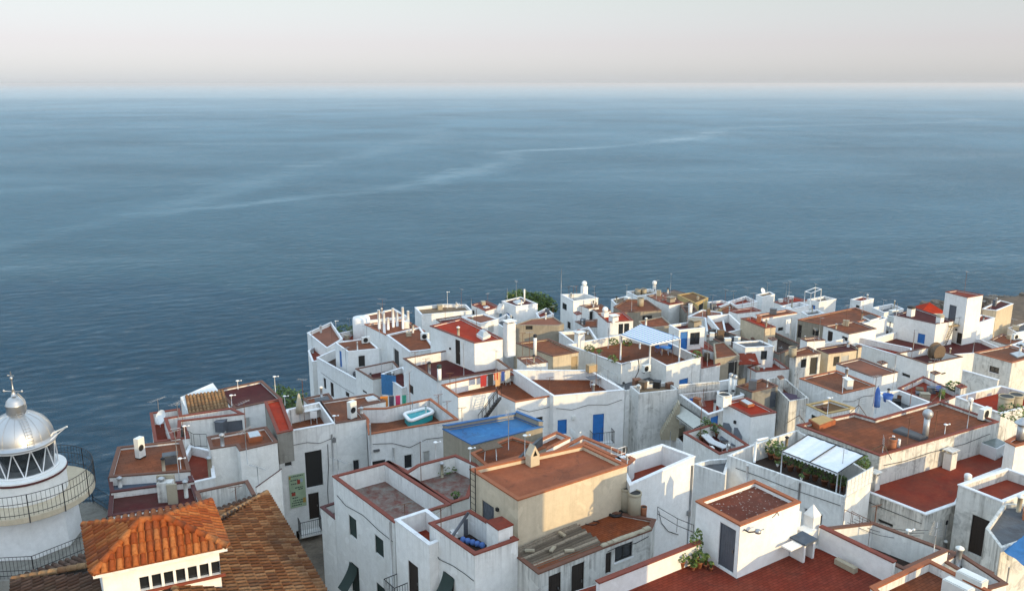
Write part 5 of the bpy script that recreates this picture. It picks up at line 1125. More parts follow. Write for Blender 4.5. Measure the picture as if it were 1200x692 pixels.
# ---- textiles
def cloth(mb, a, b, drop, n=6, amp=.05):
    a = Vector(a); b = Vector(b); nn_ = (b - a).cross(Vector((0, 0, 1))).normalized(); rows = 4; g = []
    for j in range(rows + 1):
        g.append(mb.vs([a.lerp(b, i / n) - Vector((0, 0, drop * j / rows)) + nn_ * amp * math.sin(i * 1.9) * (j / rows) for i in range(n + 1)]))
    for j in range(rows):
        for i in range(n): mb.f.append((g[j] + i, g[j] + i + 1, g[j + 1] + i + 1, g[j + 1] + i)); mb.sm.append(True); mb.mi.append(0)
def colm(nm, c):
    if nm not in M: M[nm] = flat(nm, c, .9, 0, .2)
    return M[nm]
def line(pa, pb, D0, zoff, label, garments, grp):
    a = at(pa[0], pa[1], D0); b = at(pb[0], pb[1], D0); a.z = up_at(a, pa[2]); b.z = up_at(b, pb[2]); 
    root = MB().tube([a, (a + b) / 2 - Vector((0, 0, .08)), b], .012, 4).build('clothesline', M['galv']); tag(root, label, 'clothesline')
    for (t0, t1, drop, c, nm, lab) in garments:
        mb = MB(); cloth(mb, a.lerp(b, t0) - Vector((0, 0, .08)), a.lerp(b, t1) - Vector((0, 0, .08)), drop); g = mb.build('laundry', colm(nm, c)); tag(g, lab, 'laundry', grp)
line((560, 463, 439.5), (599, 453, 432), DF('m1'), 0, 'clothesline strung along the back wall of the orange laundry terrace', [
 (.08, .26, .95, (.35, .03, .03), 'cloth_red', 'red patterned cloth, leftmost on the laundry line'), (.30, .46, 1.0, (.02, .02, .025), 'cloth_black', 'black garment second from the left on the laundry line'),
 (.48, .62, .6, (.42, .06, .03), 'cloth_coral', 'short coral garment on the laundry line'), (.52, .68, 1.15, (.55, .35, .18), 'cloth_tan', 'tan cloth below the coral garment on the laundry line'), (.70, .80, .8, (.03, .07, .28), 'cloth_blue', 'blue garment on the laundry line'),
 (.82, .97, 1.0, (.50, .48, .40), 'cloth_cream', 'cream striped cloth at the right end of the laundry line')], 'washing on the laundry terrace')
line((446, 474, 463), (481, 468, 461), DF('pool') - .8, 0, 'clothesline across the back corner of the pool terrace', [
 (.0, .25, .8, (.55, .20, .03), 'cloth_orange', 'orange towel left of the pool terrace line'), (.28, .45, .8, (.06, .06, .09), 'cloth_navy', 'dark garment on the pool terrace line'), (.5, .66, .95, (.50, .04, .12), 'cloth_pink', 'bright pink towel on the pool terrace line'), (.72, .86, .7, (.04, .30, .20), 'cloth_green', 'green towel on the pool terrace line')], 'washing on the pool terrace')
# hanging purple patterned cloths and rolled blue parasol
for k, (x, y, l) in enumerate([(916, 462, 'purple patterned blanket hung left in the narrow yard'), (923, 466, 'purple patterned blanket hung right in the narrow yard')]):
    a = at(x, y + 6, DF('w8')); mb = MB(); a.z = up_at(a, y - 3); cloth(mb, a, a + Vector((1.0, -.7, 0)), 1.9, 8, .08); tag(mb.build('blanket', colm('cloth_mauve', (.22, .17, .24))), l, 'blanket', 'blankets in the narrow yard')
b = at(1026, 484, DF('w24')); zt_ = up_at(b, 453); root = empty('parasol', b, 'closed bright blue parasol beside the white end wall', 'parasol'); mb = MB(); mb.lathe((b.x, b.y, 0), [(.05, b.z + .5), (.26, b.z + .55), (.24, b.z + 1.2), (.14, zt_ - .2), (.03, zt_)], 10); mb.build('canopy', M['blue2'], root); MB().tube([b, Vector((b.x, b.y, zt_ + .1))], .03, 6).build('pole', M['galv'], root)
for k, (x, y, s_, l) in enumerate([(1040, 470, .7, 'blue plastic basin in the white courtyard'), (1100, 458, .5, 'blue barrel on the cluttered patio by the tripod'), (811, 471 + 1, .4, 'small blue bin on the red balustrade patio')]):
    b = at(x, y, {0: DF('w24') - .6, 1: DF('w23') - .3, 2: DF('w3')}[k]); mb = MB(); mb.lathe(b, [(s_ * .4, 0), (s_ * .55, s_ * .8), (s_ * .5, s_ * .8), (s_ * .38, .08), (.01, .07)], 18); tag(mb.build('basin', M['blue2']), l, 'basin')
# blue tarpaulin bottom right
w_ = [at(1176, 645, 21.2), at(1200, 662, 20.6), at(1230, 640, 20.4), at(1200, 627, 20.7)]; mb = MB(); g = []
for j in range(9): g.append(mb.vs([w_[0].lerp(w_[1], j / 8).lerp(w_[3].lerp(w_[2], j / 8), i / 8) - Vector((0, 0, .35 * math.sin(math.pi * i / 8) * math.sin(math.pi * j / 8) + .03 * math.sin(i * 3 + j))) for i in range(9)]))
for j in range(8):
    for i in range(8): mb.f.append((g[j] + i, g[j] + i + 1, g[j + 1] + i + 1, g[j + 1] + i)); mb.sm.append(True); mb.mi.append(0)
tag(mb.build('tarpaulin', M['tarp']), 'sagging light blue tarpaulin at the right edge', 'tarpaulin')
# blue drape and blue plastic
a = at(447, 452, DF('k6')); mb = MB(); a.z = up_at(a, 438); cloth(mb, a, a + Vector((1.4, -.5, 0)), 1.9, 8, .08); tag(mb.build('drape', M['tarp']), 'pale blue sheet draped over the terrace wall near the cliff', 'sheet')
# ---- awnings and pergola
def awning(label, px4, D4, mat, ribs=0, posts=(), Dp=0, scallop=True):
    w = [at(x, y, d) for (x, y), d in zip(px4, D4)]; root = empty('awning', (w[1].x, w[1].y, w[1].z - 2), label, 'awning')
    mb = MB(); n = 16; g = []
    for j in range(7): g.append(mb.vs([w[0].lerp(w[1], i / n).lerp(w[3].lerp(w[2], i / n), j / 6) - Vector((0, 0, .05 * math.sin(math.pi * j / 6) + .02 * math.sin(i * 2.2))) for i in range(n + 1)]))
    for j in range(6):
        for i in range(n): mb.f.append((g[j] + i, g[j] + i + 1, g[j + 1] + i + 1, g[j + 1] + i)); mb.sm.append(True); mb.mi.append(0)
    if scallop:
        for i in range(n): a, c = w[0].lerp(w[1], i / n), w[0].lerp(w[1], (i + 1) / n); mb.face([a, a - Vector((0, 0, .12)), (a + c) / 2 - Vector((0, 0, .22)), c - Vector((0, 0, .12)), c])
    mb.build('canvas', M[mat], root); fr = MB(); fr.tube([w[3], w[2]], .05, 6); fr.tube([w[0], w[3]], .03, 6); fr.tube([w[1], w[2]], .03, 6); fr.tube([w[0] - Vector((0, 0, .03)), w[1] - Vector((0, 0, .03))], .03, 6)
    if ribs: mid1 = w[0].lerp(w[1], .52); mid2 = w[3].lerp(w[2], .52); fr.tube([mid1 + Vector((0, 0, .03)), mid2 + Vector((0, 0, .03))], .035, 6)
    fr.build('frame', M['framed'], root)
    for i in posts:
        MB().tube([w[i], Vector((w[i].x, w[i].y, CAMZ - Dp))], .035, 6).build('post', M['frame'], root)
awning('wide white canvas awning over the planted terrace', [(917, 528), (982, 553.5), (1013, 533), (947, 509)], [20.35, 20.35, 19.9, 19.9], 'canvas', 1, (0, 1), DF('w14'))
awning('beige canvas awning over the dark porch beside the stairs', [(786, 482), (813, 502), (828, 494), (797, 473)], [24.2, 24.2, 23.6, 23.6], 'canvasb', 0, (0, 1), DF('w2'))
for k, (x0, y0, x1, y1, l) in enumerate([(398, 690, 410, 657, 'dark green window awning at the bottom of the green shuttered house'), (512, 692, 520, 668, 'dark awning over the door of the cluttered patio house')]):
    a = at(x1, y1, 20.2 if k == 0 else 18.9); 
    tq = P(x1, y1, 1); 
    hs_ = X['t1' if k == 0 else 's1']; A_, B_ = Vector(hs_['pts'][0]), Vector(hs_['pts'][1]); e_ = (B_ - A_).normalized(); n_ = Vector((e_.y, -e_.x)); d = ray(x1, y1); t = (A_.x * n_.x + A_.y * n_.y) / (d.x * n_.x + d.y * n_.y); q = d * t + Vector((0, 0, CAMZ))
    e3 = Vector((e_.x, e_.y, 0)); n3 = Vector((n_.x, n_.y, 0)); p0, p1 = q + n3 * .03, q + e3 * .85 + n3 * .03; mb = MB(); dn = Vector((0, 0, -1.25)); out = n3 * .75; rr_ = []
    for s_ in range(7): f_ = s_ / 6; rr_.append(mb.vs([p0.lerp(p1, i / 4) + dn * f_ + out * f_ ** 1.6 for i in range(5)]))
    for s_ in range(6):
        for i in range(4): mb.f.append((rr_[s_] + i, rr_[s_] + i + 1, rr_[s_ + 1] + i + 1, rr_[s_ + 1] + i)); mb.sm.append(True); mb.mi.append(0)
    tag(mb.build('window_awning', M['dgreen']), l, 'awning')
# pergola
Dp_ = DF('m7'); tp = [at(x, y, Dp_ - 2.4) for x, y in [(728, 393), (762, 404.5), (797, 397), (751, 381)]]
root = empty('pergola', at(745, 412, Dp_), 'white pergola roofed with blue slats, white ones standing for reflections', 'pergola'); mb = MB()
for i in range(4): mb.tube([tp[i], tp[(i + 1) % 4]], .09, 4)
mb.build('frame', M['whitep'], root)
for i in (0, 1, 2, 3): MB().tube([tp[i], Vector((tp[i].x, tp[i].y, CAMZ - Dp_))], .08, 4).build('post', M['whitep'], root)
a_, b2 = MB(), MB()
for k in range(17):
    t = (k + .5) / 17; p, q = tp[0].lerp(tp[3], t) + Vector((0, 0, .10)), tp[1].lerp(tp[2], t) + Vector((0, 0, .10)); dv = (tp[3] - tp[0]).normalized() * ((tp[3] - tp[0]).length / 17 * .48)
    (a_ if k % 2 else b2).hexa([p - dv, q - dv, q + dv, p + dv] + [v + Vector((0, 0, .03)) for v in (p - dv, q - dv, q + dv, p + dv)])
a_.build('slats', M['whitep'], root); b2.build('slats', colm('slat_blue', (.16, .30, .50)), root)  # white slats paint the pale reflections on the blue cover
# bare pergola posts near the cliff
root = empty('pergola', at(462, 386, DF('x34')), 'unfinished pergola of bare white posts on the brown terrace', 'pergola')
for x, y, t in [(450.5, 391, 367), (455, 386, 372), (461, 383, 361), (465.5, 382, 365), (472.5, 385, 360), (478.5, 380, 364), (444.5, 385, 363), (450, 379, 365)]:
    b = at(x, y, DF('x34')); zt_ = min(b.z + 2.6, up_at(b, t)); MB().tube([b, Vector((b.x, b.y, zt_))], .15, 8).build('post', M['whitep'], root)
# round corner turret
b = at(424, 388, 27.6); mb = MB(); mb.lathe((b.x, b.y, 0), [(1.0, CAMZ - 32), (1.0, up_at(b, 374)), (.95, up_at(b, 371.5)), (.01, up_at(b, 370))], 24); tag(mb.build('corner_turret', M['clean']), 'round white corner turret by the reddish seafront roof', 'turret')
# pergola frames by the sea
for x, y, l in [(945, 352, 'white frame pergola on the far seafront terrace')]:
    w = [at(xx, yy, 28.2) for xx, yy in [(942, 359), (949, 361), (961, 356), (954, 354)]]; root = empty('pergola', w[0], l, 'pergola'); mb = MB()
    for i in range(4): mb.tube([w[i] + Vector((0, 0, 2)), w[(i + 1) % 4] + Vector((0, 0, 2))], .07, 4)
    mb.build('frame', M['whitep'], root)
    for i in range(4): MB().tube([w[i], w[i] + Vector((0, 0, 2))], .06, 4).build('post', M['whitep'], root)
# ---------------------------------------------------------------- stairs, ladders, railings
def facade_pt(k, e, x, y, off=0.0):
    h_ = X[k]; n = len(h_['pts']); A_, B_ = Vector(h_['pts'][e]), Vector(h_['pts'][(e + 1) % n]); d_ = (B_ - A_).normalized(); n_ = Vector((d_.y, -d_.x))
    A_ = A_ + n_ * off; d = ray(x, y); t = (A_.x * n_.x + A_.y * n_.y) / (d.x * n_.x + d.y * n_.y); q = d * t + Vector((0, 0, CAMZ)); return q, Vector((d_.x, d_.y, 0)), Vector((n_.x, n_.y, 0))
def balcony(k, e, x0, x1, yf, yt, dep, label, slabm='white'):
    a, ev, nv = facade_pt(k, e, x0, yf); b, _, _ = facade_pt(k, e, x1, yf); b.z = a.z; zt_ = a.z + 1.0; root = empty('balcony', a, label, 'balcony')
    p = [a, a + nv * dep, b + nv * dep, b]; MB().prism([(q.x, q.y) for q in p][::-1] if area([(q.x, q.y) for q in p]) < 0 else [(q.x, q.y) for q in p], a.z - .14, a.z).build('slab', M[slabm], root)
    mb = MB()
    for i in range(3):
        q, r_ = p[i], p[i + 1]; n = max(2, int((r_ - q).length / .13))
        for j in range(n + 1): c = q.lerp(r_, j / n); mb.tube([(c.x, c.y, a.z), (c.x, c.y, zt_)], .011, 4)
        mb.tube([(q.x, q.y, zt_), (r_.x, r_.y, zt_)], .022, 5); mb.tube([(q.x, q.y, a.z + .1), (r_.x, r_.y, a.z + .1)], .015, 4)
    mb.build('railing', M['iron'], root)
balcony('g1', 0, 350, 374.5, 622, 604, .8, 'black iron balcony under the brown door of the poster house')
balcony('m6', 1, 691, 716, 518, 503, .7, 'iron balcony in front of the tall blue door')
balcony('w1', 0, 729, 738, 517, 505, .6, 'narrow iron balcony in the gap beside the blue door house') if 0 else None
balcony('s2', 0, 466, 478, 694, 684, .7, 'iron balcony at the bottom edge left of the brown door')
balcony('t1', 0, 404, 424, 699, 690, .6, 'small balcony at the bottom of the green shuttered house') if 0 else None
def railing(label, pts, D, h=.95, mat='iron', step=.16, name='railing'):
    mb = MB(); w = [at(x, y, D) for x, y in pts]
    for i in range(len(w) - 1):
        a, b = w[i], w[i + 1]; n = max(1, int((b - a).length / step))
        for j in range(n + 1): c = a.lerp(b, j / n); mb.tube([c, c + Vector((0, 0, h))], .012, 4)
        for q in (h, h * .5) if step > .5 else (h, .1): mb.tube([a + Vector((0, 0, q)), b + Vector((0, 0, q))], .018, 4)
    tag(mb.build(name, M[mat]), label, 'railing')
railing('dark handrail on the white wall behind the tall white house', [(770, 609), (793, 623), (812, 631)], 20.2, .7, 'iron', 1.2)
railing('white balusters at the gap of the cliff terrace wall', [(201, 515), (212, 513)], DT('b') + .6, .7, 'whitep')
railing('thin handrail along the stairs by the left balustrade', [(214, 515), (228, 524), (243, 524)], 22.0, .9, 'iron', .3)
railing('long metal railing on the big blank lilac wall', [(703, 443), (712, 449), (723, 456)], DT('m6') - .2, 1.1, 'galv', 1.3)
railing('black railing beside the curled hose on the pergola terrace', [(729, 428), (738, 425)], DT('m7'), .7, 'iron')
railing('rusty clothes drying frame left in the walled yard', [(986, 632), (996, 637), (1004, 641)], DF('w16'), 1.5, 'rust', 1.0, 'drying_frame')
railing('rusty clothes drying frame right in the walled yard', [(995, 629), (1008, 636), (1017, 641)], DF('w16'), 1.3, 'rust', .7, 'drying_frame')
railing('pipe railing on the small terrace of the pinkish hut', [(617, 431), (628, 437), (634, 440)], DT('m1') + .1, .9, 'galv', .7)
railing('low white balusters at the end of the narrow red coping strip', [(716, 533), (724, 535), (733, 532)], DT('p3') , .45, 'whitep', .2)
# clotheslines in the yard: slack wires
for k in range(4):
    a = at(990 + k * 4, 640 - k * 2, DF('w16')); b = at(1070 + k * 5, 655 - k * 3.5, DF('w16')); a.z += 1.2; b.z += 1.0
    if k < 4: tag(MB().tube([a.lerp(b, t / 6) - Vector((0, 0, .25 * math.sin(math.pi * t / 6))) for t in range(7)], .012, 4).build('wire', M['iron']), 'slack washing wire strung across the walled yard', 'wire', 'washing wires of the walled yard')
# ladder on the cream house
a, ev, nv = facade_pt('yel', 0, 551, 600, .1); 
q0, ev, nv = facade_pt('yel', 0, 551, 553, .12); root = empty('ladder', (q0.x, q0.y, q0.z - 2.4), 'black iron ladder fixed to the wall of the cream house', 'ladder'); mb = MB()
for s_ in (0, .42): mb.tube([q0 + ev * s_ - Vector((0, 0, 2.3)), q0 + ev * s_ + Vector((0, 0, .35))], .025, 5)
for k in range(8): mb.tube([q0 + Vector((0, 0, -2.1 + k * .3)), q0 + ev * .42 + Vector((0, 0, -2.1 + k * .3))], .016, 4)
mb.build('rails', M['iron'], root)
# long pipe sliding down into the patio
a = at(530, 628, DF('s1') - .7); b = at(549, 600, DF('s1') - 1.7); tag(MB().tube([a, b], .07, 8).build('drain_pipe', M['dgrey']), 'thick grey pipe leaning across the cluttered patio', 'pipe')
# stairs helper
def stairs(label, pa, Da, pb, Db_, width, n, mat, side=True, wallmat=None, rail=None):
    a = at(*pa, Da); b = at(*pb, Db_); d = b - a; dh = Vector((d.x, d.y, 0)); L = dh.length; dn = dh.normalized(); sd_ = Vector((-dn.y, dn.x, 0)); root = empty('stairs', a, label, 'stairs'); mb = MB()
    for k in range(n):
        z = a.z + d.z * (k + 1) / n; p = a + dn * L * k / n; q = a + dn * L * (k + 1.15) / n
        lo = z - .05 if wallmat is None else a.z - .3
        mb.hexa([Vector((v.x, v.y, lo)) for v in (p - sd_ * width / 2, q - sd_ * width / 2, q + sd_ * width / 2, p + sd_ * width / 2)] + [Vector((v.x, v.y, z)) for v in (p - sd_ * width / 2, q - sd_ * width / 2, q + sd_ * width / 2, p + sd_ * width / 2)])
    mb.build('steps', M[mat], root)
    if rail:
        mb = MB()
        for s_ in (-1, 1):
            o = sd_ * s_ * width / 2; mb.tube([a + o + Vector((0, 0, -.1)), b + o + Vector((0, 0, -.1))], .04, 4); mb.tube([a + o + Vector((0, 0, .9)), b + o + Vector((0, 0, .9))], .025, 5)
            for k in range(0, n + 1, 2): c = a.lerp(b, k / n) + o; mb.tube([c, c + Vector((0, 0, .9))], .015, 4)
        mb.build('railing', M[rail], root)
stairs('black metal stairs climbing to the laundry terrace', (563, 497), 25.2, (585, 467), 22.9, .8, 10, 'iron', rail='iron')
stairs('white outside stairs with red treads climbing beside the stained wall', (774, 508), 25.9, (796, 471), 23.3, .9, 13, 'tankm', wallmat='dirty')
stairs('metal stairs rising to the door of the tall slim tower', (1105, 403), 29.0, (1114, 383), 27.0, .9, 11, 'dtan', rail='iron')
stairs('white steps by the dark red seafront roof', (583, 364), 28.6, (588, 356), 27.8, .9, 5, 'clean', wallmat='clean')
b = at(1119, 380, 26.9); mb = MB(); mb.box((b.x - .3, b.y, b.z), (2.0, 1.1, .12), rad(20)); root = mb.build('landing', M['dtan']); tag(root, 'railed landing outside the steel door of the tower', 'landing')
mb = MB()
for dx_ in (-1.2, -.5, .2, .6): mb.tube([(b.x + dx_, b.y - .5 + dx_ * .35, b.z), (b.x + dx_, b.y - .5 + dx_ * .35, b.z + .95)], .02, 4)
mb.tube([(b.x - 1.2, b.y - .92, b.z + .95), (b.x + .6, b.y - .3, b.z + .95)], .02, 4); mb.build('railing', M['iron'], root)
# ---- corrugated sheets on the shed
w_ = [at(600, 647, 19.72), at(631, 671, 19.95), at(707, 641.5, 19.95), at(673, 616, 19.72)]
rt_ = empty('corrugated_roof', w_[1], 'old corrugated cement sheets lying on the shabby shed', 'roof sheets')
def gp(u, v): return w_[0].lerp(w_[3], u).lerp(w_[1].lerp(w_[2], u), v)
for k in range(3):
    mb = MB(); ns = 11
    for i in range(ns):
        v0, v1 = (i + .02) / ns - .02, (i + .98) / ns - .02; j_ = R.uniform(-.02, .02); ua = k / 3 + j_ * .5 - .01; ub = (k + 1) / 3 + .03 + j_; rg = []
        for u in (ua, (ua + ub) / 2, ub): rg.append(mb.vs([gp(u, v0 + (v1 - v0) * q / 6) + Vector((0, 0, .05 + .02 * k + .075 * math.sin(math.pi * q / 6) + R.uniform(-.006, .006))) for q in range(7)]))
        for r_ in range(2):
            for q in range(6): mb.f.append((rg[r_] + q, rg[r_] + q + 1, rg[r_ + 1] + q + 1, rg[r_ + 1] + q)); mb.sm.append(True); mb.mi.append(0)
    mb.build('sheet', M['sheet'], rt_)
mb = MB(); mb.face([gp(0, 0) + Vector((0, 0, .03)), gp(0, 1) + Vector((0, 0, .03)), gp(1, 1) + Vector((0, 0, .03)), gp(1, 0) + Vector((0, 0, .03))]); mb.build('gap_shade', M['framed'], rt_)  # dark sheet paints the shade in the gaps between the ridges
for i, (u, v, l) in enumerate([(.15, .3, 'brick weighing down the lower left corrugated sheet'), (.4, .55, 'long brick in the middle of the corrugated sheets'), (.7, .2, 'brick on the corrugated sheets by the cream wall'), (.55, .8, 'brick near the lower edge of the corrugated sheets')]): c = gp(u, v) + Vector((0, 0, .2)); tag(MB().box(tuple(c), (.42, .16, .08), i * 1.1).box((c.x, c.y, c.z + .042), (.3, .1, .02), i * 1.1).build('loose_brick', M['tankm']), l, 'brick', 'bricks holding down the sheets')
# tyre and ropes on shed roof
c = at(721, 602, DF('r1')); mb = MB(); mb.tube([(c.x + .32 * math.cos(a), c.y + .32 * math.sin(a), c.z + .06) for a in [2 * math.pi * k / 20 for k in range(21)]], .07, 6, cap=False); tag(mb.build('old_tyre', M['iron']), 'black tyre lying beside the cement tanks', 'tyre')
c = at(694, 613, DF('r1')); tag(MB().tube([c + Vector((.3 * math.cos(a) * (1 + .3 * math.sin(2 * a)), .18 * math.sin(a), .04)) for a in [2 * math.pi * k / 16 for k in range(16)]], .02, 5).build('hose', M['iron']), 'loop of black hose on the rusty shed roof', 'hose')
# eave stones of shed
a = at(707, 643, 19.72); b = at(763, 622, 19.72)
for k in range(9):
    c = a.lerp(b, (k + .5) / 9); mb = MB(); w0_ = (R.uniform(.3, .5), R.uniform(.16, .26), R.uniform(.06, .12)); z_ = rad(33) + R.uniform(-.2, .2); mb.hexa([Vector((c.x - .05, c.y + .2, CAMZ - 19.69)) + (E1 * x_ * w0_[0] * q_ + E2 * y_ * w0_[1] * q_) + Vector((0, 0, zz_)) for zz_, q_ in ((0, .5), (w0_[2], R.uniform(.35, .45))) for x_, y_ in ((-1, -1), (1, -1), (1, 1), (-1, 1))])
    tag(mb.build('loose_stone', M['tankm']), 'grey brown stone in the row along the near eave of the shed', 'stone', 'stones along the shed eave')
# ---- poster
q0, ev, nv = facade_pt('g1', 0, 338, 557, .05); q1, _, _ = facade_pt('g1', 0, 357, 553, .05); W_ = (q1 - q0).length; Hp = 2.35
root = empty('poster_board', q0 - Vector((0, 0, Hp)), 'pale green menu poster with dark lines fixed to the long white house', 'poster'); ev = Vector(((q1 - q0).x, (q1 - q0).y, 0)).normalized()
def pb_(mb, u0, u1, v0, v1, d): p = [q0 + ev * u0 - Vector((0, 0, v0)), q0 + ev * u1 - Vector((0, 0, v0)), q0 + ev * u1 - Vector((0, 0, v1)), q0 + ev * u0 - Vector((0, 0, v1))]; mb.hexa([v + nv * (d - .004) for v in (p[3], p[2], p[1], p[0])] + [v + nv * d for v in (p[3], p[2], p[1], p[0])])
mb = MB(); pb_(mb, 0, W_, 0, Hp, .0); mb.build('panel', flat('poster_green', (.36, .46, .30), .6, 0, .3, 2), root)
mb = MB()
for u0, u1, v0 in [(.05, .95, .09), (.1, .55, .36), (.12, .5, .62), (.35, .85, .92), (.55, .9, 1.05), (.1, .4, 1.22), (.15, .5, 1.62), (.2, .9, 1.82), (.1, .95, 1.98), (.1, .7, 2.15)]:
    u = u0
    while u < u1 - .05: l = R.uniform(.06, .14); pb_(mb, u * W_, min(u1, u + l) * W_, v0, v0 + .07, .006); u += l + .03
mb.build('lettering', M['dgreen'], root)
for u0, u1, v0, v1, c, nm in [(.5, .68, .42, .72, (.35, .05, .03), 'poster_red'), (.7, .85, .36, .6, (.35, .42, .5), 'poster_pic'), (.12, .35, 1.28, 1.5, (.3, .04, .04), 'poster_red'), (.8, .97, 1.75, 2.1, (.4, .25, .06), 'poster_or'), (.0, .12, .08, .3, (.42, .22, .05), 'poster_or')]:
    mb = MB(); pb_(mb, u0 * W_, u1 * W_, v0, v1, .008); mb.build('picture', colm(nm, c), root)
# ---- drainpipes on facades
for k, e, x, y0, y1, off, l in [('g1', 0, 389, 508, 590, .06, 'white drainpipe left of the brown roof house corner'), ('pool', 1, 433.5, 496, 590, .06, 'thick white downpipe at the pool house corner'), ('pool', 1, 461, 524, 560, .06, 'short white downpipe under the pool terrace'), ('q1', 1, 811.5, 545, 640, .05, 'grey downpipe on the corner of the tall white house'), ('w14', 0, 937.5, 565, 620, .04, 'thin grey downpipe on the awning house wall'), ('w14', 0, 876, 545, 575, .04, 'stained downpipe left on the awning house wall'), ('t1', 0, 457, 610, 690, .04, 'thin white pipe at the near corner of the green shuttered house'), ('s1', 0, 507, 645, 690, .05, 'dark stained pipe beside the lamp of the patio house')]:
    a, _, _ = facade_pt(k, e, x, y0, off); b = Vector((a.x, a.y, up_at(a, y1))); tag(MB().tube([a, b], .055, 6).build('drainpipe', M['copw'] if 'grey' not in l else M['galv']), l, 'drainpipe', 'wall drainpipes')
a, _, _ = facade_pt('s1', 0, 506, 643, .12); mb = MB(); mb.lathe(a - Vector((0, 0, .15)), [(.02, .3), (.11, .2), (.12, 0), (.02, -.03)], 10); tag(mb.build('wall_lamp', M['iron']), 'black wall lamp on the corner of the patio house', 'lamp')
# hut lamp
a, ev, nv = facade_pt('hut', 1, 872, 620, .02); root = empty('wall_lamp', a, 'white floodlight on a bracket at the corner of the rooftop hut', 'lamp'); MB().tube([a, a + nv * .25, a + nv * .35 + ev * .25], .03, 6).build('bracket', M['iron'], root)
mb = MB(); c = a + nv * .4 + ev * .35; mb.lathe(c, [(.02, -.1), (.13, -.06), (.13, .06), (.05, .1)], 12); mb.tube([c, c + ev * .35], .025, 5); mb.build('lamp_head', M['steelm'], root)
a, ev, nv = facade_pt('hut', 1, 905, 606, .02); tag(MB().tube([a, a + ev * .15 + Vector((0, 0, .05)), a + ev * .3 + Vector((0, 0, .18)), a + ev * .4 - Vector((0, 0, .02))], .014, 5).build('wall_wire', M['iron']), 'curled black wire on the sunlit wall of the rooftop hut', 'wire')
# ---- barbecue corner on the terrace
D0 = DF('terr'); b = at(940, 655, D0); root = empty('barbecue', b, 'white masonry barbecue and bench in the corner of the tiled terrace', 'barbecue'); az = rad(33)
mb = MB(); ex, ey = E1, -E2
def bb(u, v, z, du, dv, dz): mb.obox(b + ex * u + ey * v + Vector((0, 0, z)), (ex, ey, Vector((0, 0, 1))), (du, dv, dz))
bb(-.15, .15, .42, .12, .7, .84); bb(.45, .15, .42, .12, .7, .84); bb(.15, .47, .42, .48, .06, .84)
mb.build('legs', M['clean'], root); mb = MB(); bb(.15, .12, .88, .84, .8, .08); mb.build('counter', M['steel'], root)
mb = MB(); bb(-.65, .1, .80, .75, .5, .06); mb.build('shelf', M['clean'], root)
mb = MB(); bb(.9, .55, .45, .7, .6, .9); bb(.45, 1.0, .8, .8, .3, 1.6); mb.build('bench', M['clean'], root)
mb = MB(); bb(1.35, .65, .7, .5, .5, 1.4); mb.build('chimney_breast', M['clean'], root)
mb = MB(); c = b + ex * 1.35 + ey * .65 + Vector((0, 0, 1.4)); p4_ = [c + ex * x_ + ey * y_ for x_, y_ in ((-.27, -.27), (.27, -.27), (.27, .27), (-.27, .27))]; ap = c + Vector((0, 0, .5))
for i in range(4): mb.face([p4_[i], p4_[(i + 1) % 4], ap])
mb.build('hood', M['clean'], root)
# terrace parapets (white, red coping)
def parapet(label, pa, pb, D, h, th=.2, wall='clean', cop='copr', lower=0):
    a, b = at(*pa, D), at(*pb, D); d = (b - a).normalized(); n_ = Vector((-d.y, d.x, 0)) * th / 2; pl = [(v.x, v.y) for v in (a - n_, b - n_, b + n_, a + n_)]
    if area(pl) < 0: pl = pl[::-1]
    root = MB().prism(pl, a.z - lower, a.z + h).build('parapet_wall', M[wall]); tag(root, label, 'wall'); MB().prism(inset(pl, -.03), a.z + h + .003, a.z + h + .06).build('coping', M[cop], root); return root
parapet('white parapet with red coping on the left of the red tiled terrace', (700, 704), (820, 655), D0, .82, lower=4)
parapet('white parapet between the red tiled terrace and the walled yard', (960, 640), (1045, 683), D0, .95, lower=1)
parapet('white garden wall with dark coping behind the rooftop hut', (884, 618), (958, 642), D0, .5, lower=1, cop='copw') if 0 else None
# slanted white wall beside the poster house
a, b = at(300, 571, 21.0), at(329, 566, 21.2); zt1, zt2 = a.z, up_at(b, 551); n_ = Vector((.05, .15, 0))
mb = MB(); mb.hexa([Vector((v.x, v.y, CAMZ - 31)) for v in (a, b, b + n_, a + n_)] + [Vector((a.x, a.y, zt1)), Vector((b.x, b.y, zt2)), Vector((b.x, b.y, zt2)) + n_, Vector((a.x, a.y, zt1)) + n_]); root = mb.build('slanted_wall', M['white']); tag(root, 'white wall with slanting red coping beside the poster house', 'wall')
mb = MB(); u_ = Vector((0, 0, .06)); q_ = [Vector((a.x, a.y, zt1)) - n_ * .3, Vector((b.x, b.y, zt2)) - n_ * .3, Vector((b.x, b.y, zt2)) + n_ * 1.3, Vector((a.x, a.y, zt1)) + n_ * 1.3]; mb.hexa([v + Vector((0, 0, .003)) for v in q_] + [v + u_ for v in q_]); mb.build('coping', M['copm'], root)
# free-standing yard walls on the right
parapet('dirty white yard wall in front of the streaked white house', (1127, 447), (1168, 459), 24.4, 1.0, wall='dirty', cop='copw', lower=2)
parapet('white wall along the sunken courtyard at the bottom right', (1112, 658), (1160, 684), 20.6, .5, wall='white', cop='copb', lower=3)
